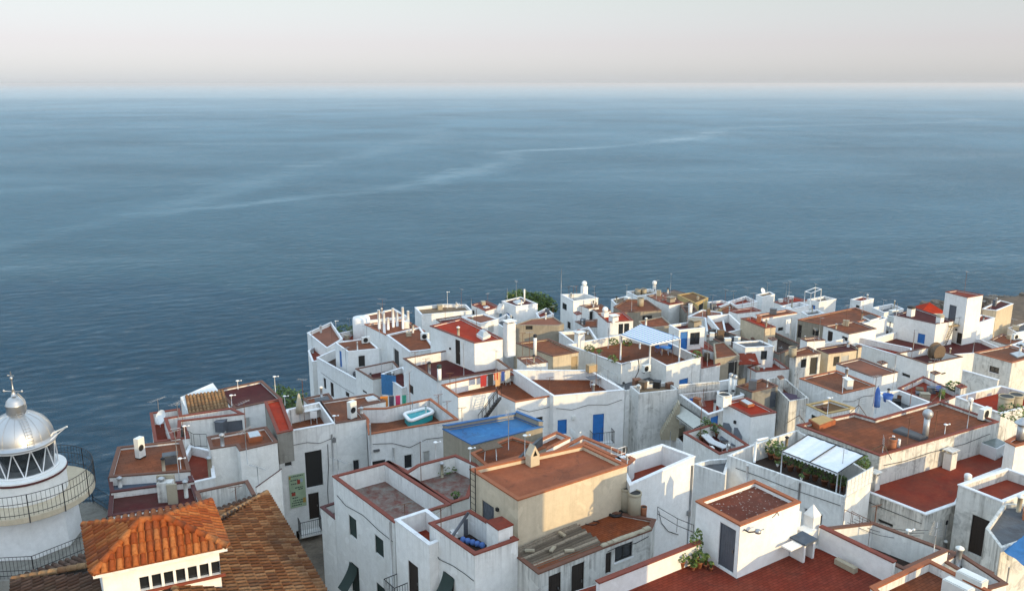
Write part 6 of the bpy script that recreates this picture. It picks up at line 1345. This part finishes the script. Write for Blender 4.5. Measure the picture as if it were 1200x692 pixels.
# lattice panel of the awning terrace
w1, w2 = at(991, 582.5, DT('w14')), at(1021, 565, DT('w14')); root = empty('lattice_screen', w1, 'white lattice screen at the right end of the awning terrace', 'screen'); mb = MB(); d = (w2 - w1); L = d.length; d.normalize(); n_ = Vector((-d.y, d.x, 0)) * .02
mb.hexa([w1 - n_, w2 - n_, w2 + n_, w1 + n_] + [v + Vector((0, 0, .95)) for v in (w1 - n_, w2 - n_, w2 + n_, w1 + n_)]); mb.build('panel', M['white'], root); mb = MB()
for k in range(8): mb.tube([w1 + d * L * k / 7 - n_ * 2.2, w1 + d * L * k / 7 - n_ * 2.2 + Vector((0, 0, .98))], .012, 4)
for k in range(4): mb.tube([w1 - n_ * 2.2 + Vector((0, 0, .05 + .3 * k)), w2 - n_ * 2.2 + Vector((0, 0, .05 + .3 * k))], .012, 4)
mb.build('lattice', M['frame'], root)
# bent white pipe
a = at(884, 541, DT('w14')); zt_ = up_at(a, 515); tag(MB().tube([a, Vector((a.x, a.y, zt_ - .12)), Vector((a.x + .06, a.y, zt_ - .02)), Vector((a.x + .2, a.y + .03, zt_)), Vector((a.x + .75, a.y + .3, zt_))], .07, 10).build('flue_pipe', M['whitep']), 'bent white flue pipe at the left end of the awning terrace', 'pipe')
# curled black hose
q0 = at(752, 447, 25.4); tag(MB().tube([q0 + Vector((-1.2 + .5 * math.cos(t) + 1.3 * math.sin(t * .5), 0, .2 + 1.9 * math.sin(t * .5) * (1 if t < 3.3 else .95))) for t in [i * .3 for i in range(20)]], .035, 6).build('hose', M['iron']), 'black hose curling up the yard wall under the pergola', 'hose')
# ---- garden table set, loungers, tables
def table(label, px, py, D, r, mat, sq=False, legm='frame', group=None):
    b = at(px, py, D); root = empty('table', b, label, 'table', group); mb = MB()
    if sq: mb.box((b.x, b.y, b.z + .73), (r * 2, r * 1.4, .04), .5)
    else: mb.lathe((b.x, b.y, b.z + .71), [(r, 0), (r, .04), (.01, .041)], 20)
    mb.build('tabletop', M[mat], root)
    for sx_ in (-1, 1):
        for sy in (-1, 1): MB().tube([(b.x + sx_ * r * .6, b.y + sy * r * .45, b.z), (b.x + sx_ * r * .5, b.y + sy * r * .4, b.z + .71)], .02, 4).build('leg', M[legm], root)
def chair(label, px, py, D, az, mat, group):
    b = at(px, py, D); root = empty('garden_chair', b, label, 'chair', group); ex = Vector((math.cos(az), math.sin(az), 0)); ey = Vector((-ex.y, ex.x, 0)); Z_ = Vector((0, 0, 1))
    MB().obox(b + Z_ * .43, (ex, ey, Z_), (.45, .45, .04)).build('seat', M[mat], root); MB().obox(b + ey * .22 + Z_ * .68, (ex, ey, Z_), (.45, .04, .46)).build('backrest', M[mat], root)
    for sx_ in (-.2, .2):
        for sy in (-.2, .2): MB().tube([b + ex * sx_ + ey * sy, b + ex * sx_ + ey * sy + Z_ * .43], .018, 4).build('leg', M[mat], root)
Dg = DF('g1')
table('white garden table on the walled terrace of the long house', 362, 490, Dg, .75, 'whitep', True)
for (x, y, a, l) in [(352, 490, 1.6, 'white garden chair left of the garden table'), (368, 495, 3.4, 'white garden chair in front of the garden table'), (373, 487, -1.2, 'white garden chair right of the garden table')]: chair(l, x, y, Dg, a, 'whitep', 'garden chairs around the white table')
b = at(352, 494, Dg); root = empty('parasol', b, 'folded cream parasol beside the garden table', 'parasol'); MB().tube([b, b + Vector((0, 0, 2.1))], .025, 6).build('pole', M['galv'], root); mb = MB(); mb.lathe(b, [(.28, .7), (.22, 1.3), (.08, 2.0), (.01, 2.12)], 9); mb.build('canopy', colm('cloth_parasol', (.50, .45, .34)), root)
b = at(378, 483, Dg); mb = MB(); mb.box((b.x, b.y, b.z + .5), (.9, .6, 1.0), .4); root = mb.build('garden_cabinet', M['dgrey']); tag(root, 'dark storage box behind the garden table', 'box'); mb = MB(); mb.box((b.x, b.y, b.z + 1.02), (1.0, .7, .04), .4); mb.build('lid', M['slate'], root)
M['towel'] = colm('cloth_towel', (.6, .6, .6))
def lounger(label, px, py, D, az, mat, back=.9):
    b = at(px, py, D); root = empty('sun_lounger', b, label, 'sun lounger', 'sun loungers by the bright red hut'); ex = Vector((math.cos(az), math.sin(az), 0)); ey = Vector((-ex.y, ex.x, 0)); Z_ = Vector((0, 0, 1))
    MB().obox(b + Z_ * .32 - ex * .3, (ex, ey, Z_), (1.2, .6, .06)).build('seat', M[mat], root); u_ = (ex * math.cos(back) + Z_ * math.sin(back)); v_ = ey.cross(u_) * -1
    MB().obox(b + Z_ * .32 + ex * .3 + u_ * .38, (u_, ey, u_.cross(ey)), (.76, .6, .05)).build('backrest', M[mat], root)
    for sx_ in (-.8, .25):
        for sy in (-.25, .25): MB().tube([b + ex * sx_ + ey * sy, b + ex * sx_ + ey * sy + Z_ * .32], .02, 4).build('leg', M['frame'], root)
Dw = DF('w4')
lounger('black reclined sun lounger nearest the hut wall corner', 850, 515, Dw, 1.2, 'dgrey'); lounger('dark sun lounger with white towel right of the black one', 863, 521, Dw, 1.2, 'dgrey')
lounger('white sun lounger beside the potted plants', 838, 524, Dw, 2.2, 'towel', .4)
table('round dark table under the pergola', 779, 415, DF('m7'), .55, 'dblue', group=None)
for (x, y, a, l) in [(771, 412, .3, 'blue chair left of the pergola table'), (786, 413, 2.6, 'blue chair right of the pergola table')]: chair(l, x, y, DF('m7'), a, 'dblue', 'blue chairs under the pergola')
table('small table with red cloth near the laundry line', 599, 447, DF('m1'), .5, 'copr')
chair('white plastic chair by the small table on the laundry terrace', 594, 450, DF('m1'), .5, 'plas', 'chairs on the laundry terrace')
table('low wooden table on the orange terrace below the blue roof', 575, 537, DF('p1'), .55, 'wood', True)
table('dark work bench with box on the orange terrace of the blue door house', 697, 452, DF('m6'), .6, 'dgrey', True); b = at(692, 443, DF('m6')); mb = MB(); mb.box((b.x, b.y - .6, b.z + 1.1), (.8, .5, .6), .5); tag(mb.build('wooden_crate', M['dtan']), 'tan wooden box on the work bench', 'box')
# patio clutter
rng = random.Random(5)
def junk(n, pxy, spread, D, labels, mats, sizes=(.2, .6)):
    for k in range(n):
        b = at(pxy[0] + rng.uniform(-1, 1) * spread[0], pxy[1] + rng.uniform(-1, 1) * spread[1], D); s_ = [rng.uniform(*sizes) for _ in range(3)]; az = rng.uniform(0, 3)
        mb = MB(); mb.box((b.x, b.y, b.z + s_[2] / 2), s_, az); mb.box((b.x, b.y, b.z + s_[2] + .02), (s_[0] * 1.08, s_[1] * 1.08, .036), az)
        tag(mb.build('storage_box', M[mats[k % len(mats)]]), labels[0], 'box', labels[1])
def barrel(px, py, D, r, h, mat, label, az=None):
    b = at(px, py, D); mb = MB(); mb.lathe(b, [(r * .85, 0), (r, h * .3), (r, h * .7), (r * .85, h), (.02, h + .02)], 14); tag(mb.build('barrel', M[mat]), label, 'barrel')
b = at(535, 625, DF('s1')); mb = MB(); mb.box((b.x, b.y, b.z + .4), (.9, .6, .8), .4); root = mb.build('garden_cabinet', M['dgrey']); tag(root, 'black covered box leaning in the cluttered patio', 'box')
mb = MB(); c0_ = at(545, 638, DF('s1'))
for k in range(5): mb.lathe(c0_ + Vector((k * .22 - .1, -k * .12 + .2, .02)), [(.02, 0), (.12, .04), (.14, .14), (.10, .24), (.02, .26)], 10)
tag(mb.build('blue_sacks', colm('sack_blue', (.10, .20, .50))), 'row of bright blue sacks on the patio floor', 'sacks')
b = at(586, 616, DT('s1')); 
wb = [at(x, y, 18.35) for x, y in [(570, 611), (584, 621), (601, 615), (588, 606)]]; pl = [(v.x, v.y) for v in wb]; root = MB().prism(pl, CAMZ - 20, CAMZ - 18.35).build('masonry_block', M['white']); tag(root, 'white block with red tiled top beside the grey door', 'block'); MB().prism(inset(pl, -.03), CAMZ - 18.347, CAMZ - 18.29).build('top', M['red'], root)
junk(7, (765, 452), (20, 3), DF('w1'), ['dark junk box on the stained house roof left of the balustrade', 'junk boxes on the stained roof'], ['iron', 'rust', 'wood', 'plas'])
junk(6, (850, 396), (16, 6), DF('x10'), ['small bundle on the dark cluttered terrace', 'bundles on the dark terrace'], ['iron', 'plas', 'wood', 'dgrey'], (.3, .9))
junk(5, (1095, 462), (22, 4), DF('w23'), ['small box on the red cluttered patio by the pink roof', 'boxes on the red patio'], ['dgrey', 'wood', 'pot', 'leaf' if M['leaf'] else 'wood'], (.3, .7))
junk(4, (1045, 470), (10, 4), DF('w24'), ['dark box in the white courtyard', 'boxes in the white courtyard'], ['rust', 'iron', 'dgrey'], (.3, .7))
junk(4, (1050, 375), (18, 4), 28.4, ['white crate on the seafront terrace left of the maroon roof', 'crates on the seafront terrace'], ['plas', 'dgrey'], (.4, 1.0))
junk(4, (962, 488 - 8), (6, 2), DF('w10'), ['small dark pot on the ochre edged roof', 'pots on the ochre edged roof'], ['rust'], (.15, .3))
junk(3, (455, 445), (6, 3), DF('k6'), ['small white box on the low terrace near the cliff', 'boxes on the low terrace'], ['plas', 'slate'], (.3, .6))
junk(4, (910, 476), (10, 6), DF('w8') + 1.5, ['dark bundle in the shaded narrow yard', 'bundles in the narrow yard'], ['dblue', 'iron', 'wood'], (.4, 1.0))
junk(3, (812, 466), (14, 4), DF('w3'), ['grey planter box on the red balustrade patio', 'planter boxes on the patio'], ['slate', 'tankm'], (.3, .6))
# balustrade on w3
w1, w2 = at(795, 462, DT('w3')), at(842, 457.5, DT('w3')); mb = MB(); n = 26
for k in range(n + 1): c = w1.lerp(w2, k / n); mb.lathe(c, [(.05, .05), (.09, .25), (.05, .5), (.07, .7)], 6)
mb.tube([w1 + Vector((0, 0, .75)), w2 + Vector((0, 0, .75))], .09, 4); tag(mb.build('balustrade', M['dirty']), 'stone balustrade with small columns behind the red patio', 'balustrade')
a = at(1012, 668 - 2, D0); root = MB().obox(at(991, 665, D0) + Vector((0, 0, .12)), (E1, -E2, Vector((0, 0, 1))), (.25, .95, .24)).build('planter', M['tankm']); tag(root, 'empty grey trough planter on the red tiled terrace', 'planter')
# ---- plants
def plant(label, px, py, D, r, h, n, potm='pot', cat='plant', name='potted_plant', group='potted plants', pot=True, leaf=.09, spike=False):
    b = at(px, py, D); root = empty(name, b, label, cat, group); z0 = 0
    if pot: mb = MB(); pr = min(.2, r * .5); mb.lathe(b, [(pr * .7, 0), (pr, pr * 1.5), (pr * 1.08, pr * 1.5), (pr * 1.08, pr * 1.7), (pr * .9, pr * 1.7), (.01, pr * 1.6)], 12); mb.build('pot', M[potm], root); z0 = pr * 1.6
    st = MB(); lf = MB()
    for k in range(n):
        if spike:
            a = rng.uniform(0, 6.28); t = rng.uniform(.2, 1); d = Vector((math.cos(a), math.sin(a), 0)); s_ = Vector((-d.y, d.x, 0)) * leaf * .35; p0 = b + Vector((0, 0, z0)); p1 = p0 + d * r * t * .5 + Vector((0, 0, h * .8)); p2 = p0 + d * r * t + Vector((0, 0, h * (1 - .5 * t)))
            lf.face([p0 - s_, p0 + s_, p1 + s_, p1 - s_]); lf.face([p1 - s_, p1 + s_, p2])
        else:
            u = rng.uniform(-1, 1); a = rng.uniform(0, 6.28); q = math.sqrt(1 - u * u) * rng.uniform(.55, 1) ** .5; c = b + Vector((r * q * math.cos(a), r * q * math.sin(a), z0 + h * .5 + h * .5 * u * rng.uniform(.7, 1)))
            d1 = Vector((rng.uniform(-1, 1), rng.uniform(-1, 1), rng.uniform(-.6, .6))).normalized(); d2 = d1.cross(Vector((rng.uniform(-1, 1), rng.uniform(-1, 1), 1))).normalized(); l = leaf * rng.uniform(.7, 1.4)
            lf.face([c - d1 * l, c - d2 * l * .5, c + d1 * l, c + d2 * l * .5])
    st.tube([b + Vector((0, 0, z0 * .5)), b + Vector((0, 0, z0 + h * .6))], .02, 5); st.build('stem', M['wood'], root); lf.build('foliage', M['leaf'], root)
for (x, y, r, h, n, sp, l) in [(798, 664, .34, .45, 160, 0, 'round bushy plant at the left end of the terrace plants'), (807, 660, .25, .4, 110, 0, 'low plant in a clay pot left of the tall leafy one'), (815, 657, .28, 1.3, 170, 0, 'tall leafy plant against the rooftop hut'), (819, 664, .3, .5, 140, 0, 'dense low plant in front of the tall leafy one'), (827, 665, .2, .6, 60, 1, 'spiky plant in small pot next to the grey door'), (833, 668, .16, .35, 50, 1, 'smallest spiky pot nearest the grey door'), (812, 667, .2, .3, 80, 0, 'small clay pot plant at the front of the terrace plants')]:
    plant(l, x, y, D0, r, h, n, spike=bool(sp), leaf=.07 if not sp else .12)
Dk = DF('w14')
for k, (x, y, r, h) in enumerate([(903, 537, .45, .9), (910, 541, .5, 1.1), (918, 546, .45, 1.0), (926, 551, .5, .9), (936, 552, .4, .8), (945, 560, .45, .8), (955, 562, .4, .7), (966, 568, .45, .8), (976, 571, .35, .7), (985, 574, .35, .6), (999, 555, .4, 1.1), (1008, 560, .4, 1.2)]):
    plant(['leafy shrub at the left end of the awning terrace hedge', 'tall shrub second in the awning terrace hedge'][k] if k < 2 else 'dark shrub in the row behind the awning terrace wall' if k < 10 else 'shrub under the right side of the white awning', x, y, Dk, r, h, 130, 'pot', 'shrub', 'shrub', 'shrubs of the awning terrace', leaf=.1)
for k, (x, y, l) in enumerate([(939, 562, 'white pot plant standing on the awning terrace wall'), (911, 545 + 1, 'plant with orange flower at the awning terrace wall')]): plant(l, x, y, DT('w14'), .15, .25, 40, 'whitep', leaf=.06)
for k, (x, y, l) in enumerate([(826, 508, 'tall potted plant at the left of the lounger terrace'), (832, 510, 'bushy potted plant next to the loungers'), (841, 512, 'small dark plant behind the white lounger'), (822, 516, 'low plant on the red coping of the lounger terrace')]): plant(l, x, y, Dw, .4, .9 - .15 * k, 90, leaf=.1)
for k, (x, y, l) in enumerate([(691, 412, 'leafy plant on the long wall left of the pergola, first'), (702, 416, 'palm like plant on the long wall, middle one'), (719, 404, 'round bush on the cream parapet left of the pergola'), (718, 424, 'low green plant at the corner of the pergola terrace'), (735, 405, 'green plant under the left corner of the pergola'), (816, 419, 'small green plant on the corner of the pergola house')]): plant(l, x, y, DT('m7'), .5, .7, 100, pot=False, leaf=.12, name='shrub', cat='shrub', group='plants of the pergola terrace', spike=(k in (1,)))
for k, (x, y, l) in enumerate([(404, 392, 'dark shrub left in the planted terrace near the cliff'), (417, 392, 'tall dark shrub in the planted terrace near the cliff'), (426, 392, 'small shrub right in the planted terrace near the cliff')]): plant(l, x, y, DF('x36'), .9, 1.2, 150, pot=False, leaf=.16, name='shrub', cat='shrub', group='shrubs of the cliff terrace')
plant('dead brown bush in the corner of the grey stone terrace', 520, 552, DF('t2'), .8, .5, 220, pot=False, name='shrub', cat='shrub', group=None, leaf=.08); plant('green plant in grey tub on the grey stone terrace', 534, 586, DF('t2') - .3, .25, .3, 80, 'slate', leaf=.07)
plant('green bush in a pot by the tripod on the red patio', 1118, 462, DF('w23'), .7, .8, 160, leaf=.14); plant('tangled brown climber at the right edge behind the wall', 1185, 492, 21.6, .9, 1.2, 200, pot=False, name='shrub', cat='shrub', group=None, leaf=.1)
plant('bright green plant at the end of the white awning', 1014, 547, DT('w14'), .28, .5, 80, pot=False, leaf=.08)
# ---- trees
def tree(label, base, D, blobs, n, leaf, trunk_r):
    b = at(*base, D); root = empty('tree', b, label, 'tree'); t = MB(); f = MB(); rr_ = random.Random(hash(label) % 999 if 0 else 17)
    for (px, py, Dq, r) in blobs:
        c = at(px, py, Dq); t.tube([b, b.lerp(c, .5) + Vector((rr_.uniform(-.3, .3), 0, .2)), c], trunk_r, 6, trunk_r * .3)
        for k in range(int(n * r * r)):
            while True:
                v = Vector((rr_.uniform(-1, 1), rr_.uniform(-1, 1), rr_.uniform(-1, 1)))
                if .35 < v.length < 1: break
            if math.sin(v.x * 5 + px) * math.sin(v.y * 5 + py) * math.sin(v.z * 5) > .35: continue
            q = c + Vector((v.x * r, v.y * r, v.z * r * .75)); d1 = Vector((rr_.uniform(-1, 1), rr_.uniform(-1, 1), rr_.uniform(-.5, .5))).normalized(); d2 = d1.cross(Vector((rr_.uniform(-1, 1), rr_.uniform(-1, 1), 1))).normalized(); l = leaf * rr_.uniform(.6, 1.4)
            f.face([q - d1 * l, q - d2 * l * .55, q + d1 * l, q + d2 * l * .55])
    t.build('trunk', M['wood'], root); f.build('crown', M['leaf'], root)
tree('broad green pine crown behind the seafront skylight house', (622, 366), 31.5, [(604, 348, 28.9, 1.3), (611, 345.5, 28.8, 1.15), (598, 349, 29.2, .7), (620, 349, 29.0, 1.2), (629, 351, 29.1, 1.5), (637, 353, 29.3, 1.4), (643, 357, 29.6, 1.2), (640, 361, 29.9, 1.2), (648, 361, 30.0, .8)], 330, .17, .14)
tree('dark green bush behind the garden table terrace wall', (343, 480), 25.0, [(337, 466, 23.6, 1.0), (345, 470, 23.7, 1.2), (334, 461, 23.4, .7), (350, 475, 23.9, .9), (326, 455, 23.2, .5)], 330, .12, .07)
# ---- beach, rocks and stone benches at the right edge
mb = MB(); rr_ = random.Random(4)
for k in range(14):
    Dq = 31.5 + 24.5 * k / 13; y_ = 402 - 45 * k / 13; a = at(1150 + k * 2.2, y_ + 3, Dq); b = at(1300, y_ - 6, Dq); dv = Vector((1.5, 9.5, 0)); mb.hexa([v + Vector((0, 0, -6)) for v in (a, b, b + dv, a + dv)] + [a, b, b + dv, a + dv])
tag(mb.build('stone_terraces', roofm('stone_tan', (.24, .16, .10), (.13, .09, .06), .5)), 'stepped tan stone terraces sloping to the beach at the right edge', 'terraces')
mb = MB()
for k in range(420):
    t = rr_.random() ** .6; p = at(1070 + 150 * t, 360 - 13 * t + rr_.uniform(-2, 4), 58.5); r = rr_.uniform(.6, 2.6); 
    n = 7; base = [(p.x + r * rr_.uniform(.6, 1.1) * math.cos(6.283 * i / n), p.y + r * rr_.uniform(.6, 1.1) * math.sin(6.283 * i / n)) for i in range(n)]
    tp_ = [(p.x + (x - p.x) * .55, p.y + (y - p.y) * .55) for x, y in base]; zb_ = -.8; zt_ = r * rr_.uniform(.5, 1.2)
    bi = mb.vs([(x, y, zb_) for x, y in base] + [(x, y, zt_ + rr_.uniform(-.2, .2)) for x, y in tp_])
    for i in range(n): j = (i + 1) % n; mb.f.append((bi + i, bi + j, bi + n + j, bi + n + i)); mb.sm.append(False); mb.mi.append(0)
    mb.f.append(tuple(bi + n + i for i in range(n))); mb.sm.append(False); mb.mi.append(0)
tag(mb.build('shore_rocks', M['rock'], origin=(0, 0, 0)), 'dark boulders along the shore', None, kind='stuff')

# ---- cables and small boxes on facades
def cable(k, e, pts, label, r=.018):
    mb = MB(); mb.tube([facade_pt(k, e, x, y, .035)[0] for x, y in pts], r, 4); tag(mb.build('wall_cable', M['iron']), label, 'cable', 'wall cables')
for a in [('g1', 0, [(331, 520), (345, 521), (360, 518), (375, 519), (392, 512)], 'thin dark cable across the top of the poster house wall'), ('g1', 0, [(384, 520), (385, 545), (384, 575), (386, 605)], 'vertical dark cable right of the brown openings on the poster house'),
 ('pool', 1, [(437, 520), (460, 519), (480, 524), (500, 514), (520, 512)], 'sagging cable along the pool house wall'), ('m6', 1, [(652, 478), (670, 480), (690, 474), (712, 474), (729, 468)], 'cable sagging over the blue door and window wall'),
 ('w14', 0, [(862, 548), (890, 558), (920, 570), (950, 580), (985, 592)], 'cable running along the awning house wall'), ('q1', 1, [(772, 598), (775, 612), (783, 622), (795, 626)], 'looped wire low on the tall white wall'),
 ('t1', 0, [(395, 580), (405, 592), (425, 603), (445, 622), (460, 634)], 'cable above the green shutters'), ('s1', 0, [(506, 640), (515, 655), (530, 662), (545, 672), (555, 680)], 'cable on the shaded patio house wall'),
 ('m1', 4, [(606, 478), (620, 482), (634, 479), (646, 476)], 'cable by the dark window of the laundry house'), ('k4', 0, [(376, 436), (390, 446), (404, 455), (415, 461)], 'cable on the shaded cliff house wall'),
 ('w13', 0, [(1012, 585), (1030, 593), (1050, 601), (1080, 613)], 'black cable under the cornice of the rust red roof'), ('w12', 1, [(1036, 545), (1060, 540), (1090, 530), (1130, 520), (1160, 508)], 'cable drooping along the long stained wall'),
 ('w9', 1, [(988, 470), (1000, 470), (1012, 464), (1024, 463)], 'thin cable on the white end wall of the big brown roof house'), ('r1', 2, [(712, 646), (725, 640), (745, 636), (760, 628)], 'cable above the shed window')]: cable(*a)
def wbox(k, e, x, y, w, h, mat, label):
    q, ev, nv = facade_pt(k, e, x, y, .0); tag(MB().obox(q + nv * .06, (ev, nv, Vector((0, 0, 1))), (w, .12, h)).obox(q + nv * .125, (ev, nv, Vector((0, 0, 1))), (w * .8, .01, h * .8)).build('meter_box', M[mat]), label, 'meter box', 'small boxes on house walls')
for a in [('g1', 0, 391, 515, .25, .3, 'steelm', 'small grey box beside the downpipe of the poster house'), ('pool', 1, 441, 527, .4, .12, 'slate', 'low vent slot on the pool house wall'), 
 ('yel', 0, 584, 596, .14, .14, 'iron', 'tiny black box right of the grey door on the cream house'), ('w14', 0, 906, 571, .3, .35, 'plas', 'white meter box on the awning house wall'), ('m6', 1, 672, 489, .25, .3, 'plas', 'white meter box between blue window and blue door'), ('q1', 1, 806, 600, .2, .25, 'steelm', 'grey box low on the tall white wall'), ('w5', 0, 862, 494, .16, .2, 'iron', 'black lamp box on the bright red roofed hut'), ('m3', 0, 528, 408, .16, .16, 'iron', 'tiny dark lamp beside the black door of the tall block'), ('w25', 1, 1105, 437, .5, .08, 'iron', 'thin dark bracket on the sunlit patio wall'), ('w28', 0, 1121, 386, .2, .2, 'iron', 'small lamp box on the stair tower')]: wbox(*a)
# ---- small vents and thin aerials on many roofs
rv = random.Random(21)
for (lab, pts, zt_, zf_, zb_, rt0) in HOUSES:
    if any(q_ in lab for q_ in ('beyond the bottom right', 'bright blue painted', 'hut with speckled', 'cream walled', 'tall white house with deep red', 'rust red roof and black', 'widest red tiled', 'narrow house strip', 'narrow white house front', 'cluttered patio', 'bright red roof and raised', 'corrugated', 'old white house with plank', 'worn grey stone', 'small flat roof with orange edge', 'low building with orange tiled', 'rubble strewn', 'speckled', 'stair_shed', 'stair shed')): continue
    cx_ = sum(p[0] for p in pts) / len(pts); cy_ = sum(p[1] for p in pts) / len(pts); dist = math.hypot(cx_, cy_); short = ' '.join(lab.split()[:10])
    while short.split()[-1] in ('and', 'with', 'of', 'the', 'a', 'on', 'under', 'for', 'in', 'its', 'over', 'between', 'behind', 'beside', 'by', 'at', 'to', 'near', 'below', 'above'): short = ' '.join(short.split()[:-1])
    def pick(t): 
        i = rv.randrange(len(pts)); j = (i + 1) % len(pts); s_ = rv.uniform(.2, .8); ex_, ey_ = pts[i][0] + (pts[j][0] - pts[i][0]) * s_, pts[i][1] + (pts[j][1] - pts[i][1]) * s_
        return Vector((ex_ + (cx_ - ex_) * t, ey_ + (cy_ - ey_) * t, zf_))
    if dist > 42 and rv.random() < .62:
        b = pick(.3); Hh = rv.uniform(1.6, 3.0) + (zt_ - zf_) * .6; root = MB().tube([b, b + Vector((0, 0, Hh))], .02, 5).build('tv_antenna', M['galv' if rv.random() < .6 else 'rust']); tag(root, 'thin aerial above the ' + short, 'antenna', 'rooftop antennas and masts')
        mb = MB(); a = rv.uniform(0, 3.14); dx, dy = math.cos(a), math.sin(a); L = rv.uniform(.3, .6); tp_ = b + Vector((0, 0, Hh)); mb.tube([tp_ - Vector((dx * L, dy * L, 0)), tp_ + Vector((dx * L, dy * L, 0))], .012, 4)
        for k in range(rv.choice([3, 5, 6])): c = tp_ + Vector((dx, dy, 0)) * L * (k / 2.5 - 1); mb.tube([c - Vector((-dy * .2, dx * .2, 0)), c + Vector((-dy * .2, dx * .2, 0))], .008, 4)
        mb.build('elements', M['galv'], root)
    if rv.random() < .6:
        b = pick(.25); h_ = rv.uniform(.35, .9) + (.4 if zt_ - zf_ > .4 else 0); r_ = rv.uniform(.06, .13); root = MB().tube([b, b + Vector((0, 0, h_))], r_, 10).build('vent_pipe', M[rv.choice(['plas', 'dirty', 'galv', 'tankm'])]); tag(root, 'short vent pipe on the ' + short, 'vent pipe', 'roof vent pipes')
        mb = MB(); mb.lathe(b + Vector((0, 0, h_)), [(r_ * .6, .0), (r_ * 1.5, .05), (r_ * 1.4, .1), (.01, r_ * .8 + .1)], 12); mb.build('cowl', M[rv.choice(['galv', 'iron', 'plas'])], root)
    if dist > 45 and rv.random() < .45:
        b = pick(.45); w_0 = rv.uniform(.4, .9); h_ = rv.uniform(.3, .8); az = rv.uniform(0, 3); kind = rv.choice(['plas', 'tankm', 'dgrey', 'wood', 'pot', 'slate']); mb = MB(); mb.box((b.x, b.y, b.z + h_ / 2), (w_0, w_0 * .7, h_), az); mb.box((b.x, b.y, b.z + h_ + .02), (w_0 * 1.1, w_0 * .8, .036), az); tag(mb.build('storage_box', M[kind]), 'small roof box on the ' + short, 'box', 'small boxes on roofs')

# little red canopy, blank panel and small far blocks
b = at(876, 431, 26.7); z_ = up_at(b, 419); mb = MB(); mb.face([Vector((b.x - 1.0, b.y - .5, z_ - .5)), Vector((b.x + 1.0, b.y - .3, z_ - .5)), Vector((b.x + .9, b.y + .9, z_ + .2)), Vector((b.x - .9, b.y + .8, z_ + .2))]).face([Vector((b.x - 1.0, b.y - .5, z_ - .56)), Vector((b.x - .9, b.y + .8, z_ + .14)), Vector((b.x + .9, b.y + .9, z_ + .14)), Vector((b.x + 1.0, b.y - .3, z_ - .56))])
tag(mb.build('door_canopy', M['red']), 'little sloping red canopy left of the pale grey roofed house door', 'canopy')
a, b = at(920, 391, 28.0), at(926, 390, 28.0); zt_ = up_at(a, 374.5); n_ = Vector((.03, .12, 0)); mb = MB(); mb.hexa([a, b, b + n_, a + n_] + [Vector((v.x, v.y, zt_)) for v in (a, b, b + n_, a + n_)]); tag(mb.build('panel', M['clean']), 'tall blank white panel standing before the long white house', 'panel')
for px_, D_, h_, rf, wl_, lab in [
 ([(1028, 424), (1034, 427), (1040, 425), (1034, 422.5)], 26.7, 2.6, 'tan', 'clean', 'tiny white block on the red strip behind the pinkish orange roof'),
 ([(1003, 405), (1006, 407), (1010, 406), (1007, 404)], 25.0, 2.4, 'tan', 'cream', 'small cream block at the right end of the vivid maroon roof'),
 ([(900, 396), (905, 399), (911, 397.5), (906, 395)], 26.4, 2.8, 'pink', 'white', 'tiny white block in the dark patio below the cream sunlit front'),
 ([(911, 441), (914, 444), (919, 442.5), (916, 440)], 23.8, 2.6, 'tan', 'dirty', 'stained little block behind the narrow walled yard'),
 ([(1120, 452), (1126, 455), (1133, 453), (1127, 450)], 24.0, 2.4, 'red', 'dirty', 'small stained block with red top between red patio and vivid red terrace'),
 ([(836, 360), (839, 362), (844, 360.5), (841, 359)], 28.4, 2.4, 'tan', 'clean', 'tiny white block between the low ochre house and the seafront terraces'),
 ([(672, 366), (676, 369), (682, 367.5), (678, 365)], 28.2, 2.6, 'red', 'clean', 'tiny white block under the balcony of the tall seafront house'),
 ([(1090, 436), (1096, 439), (1102, 437), (1096, 434.5)], 26.6, 2.4, 'pink', 'white', 'low pale block in front of the cable drum patio') ]:
    house(lab, px_, D_, h_, rf, wl_, name='rooftop_hut', cat='hut')
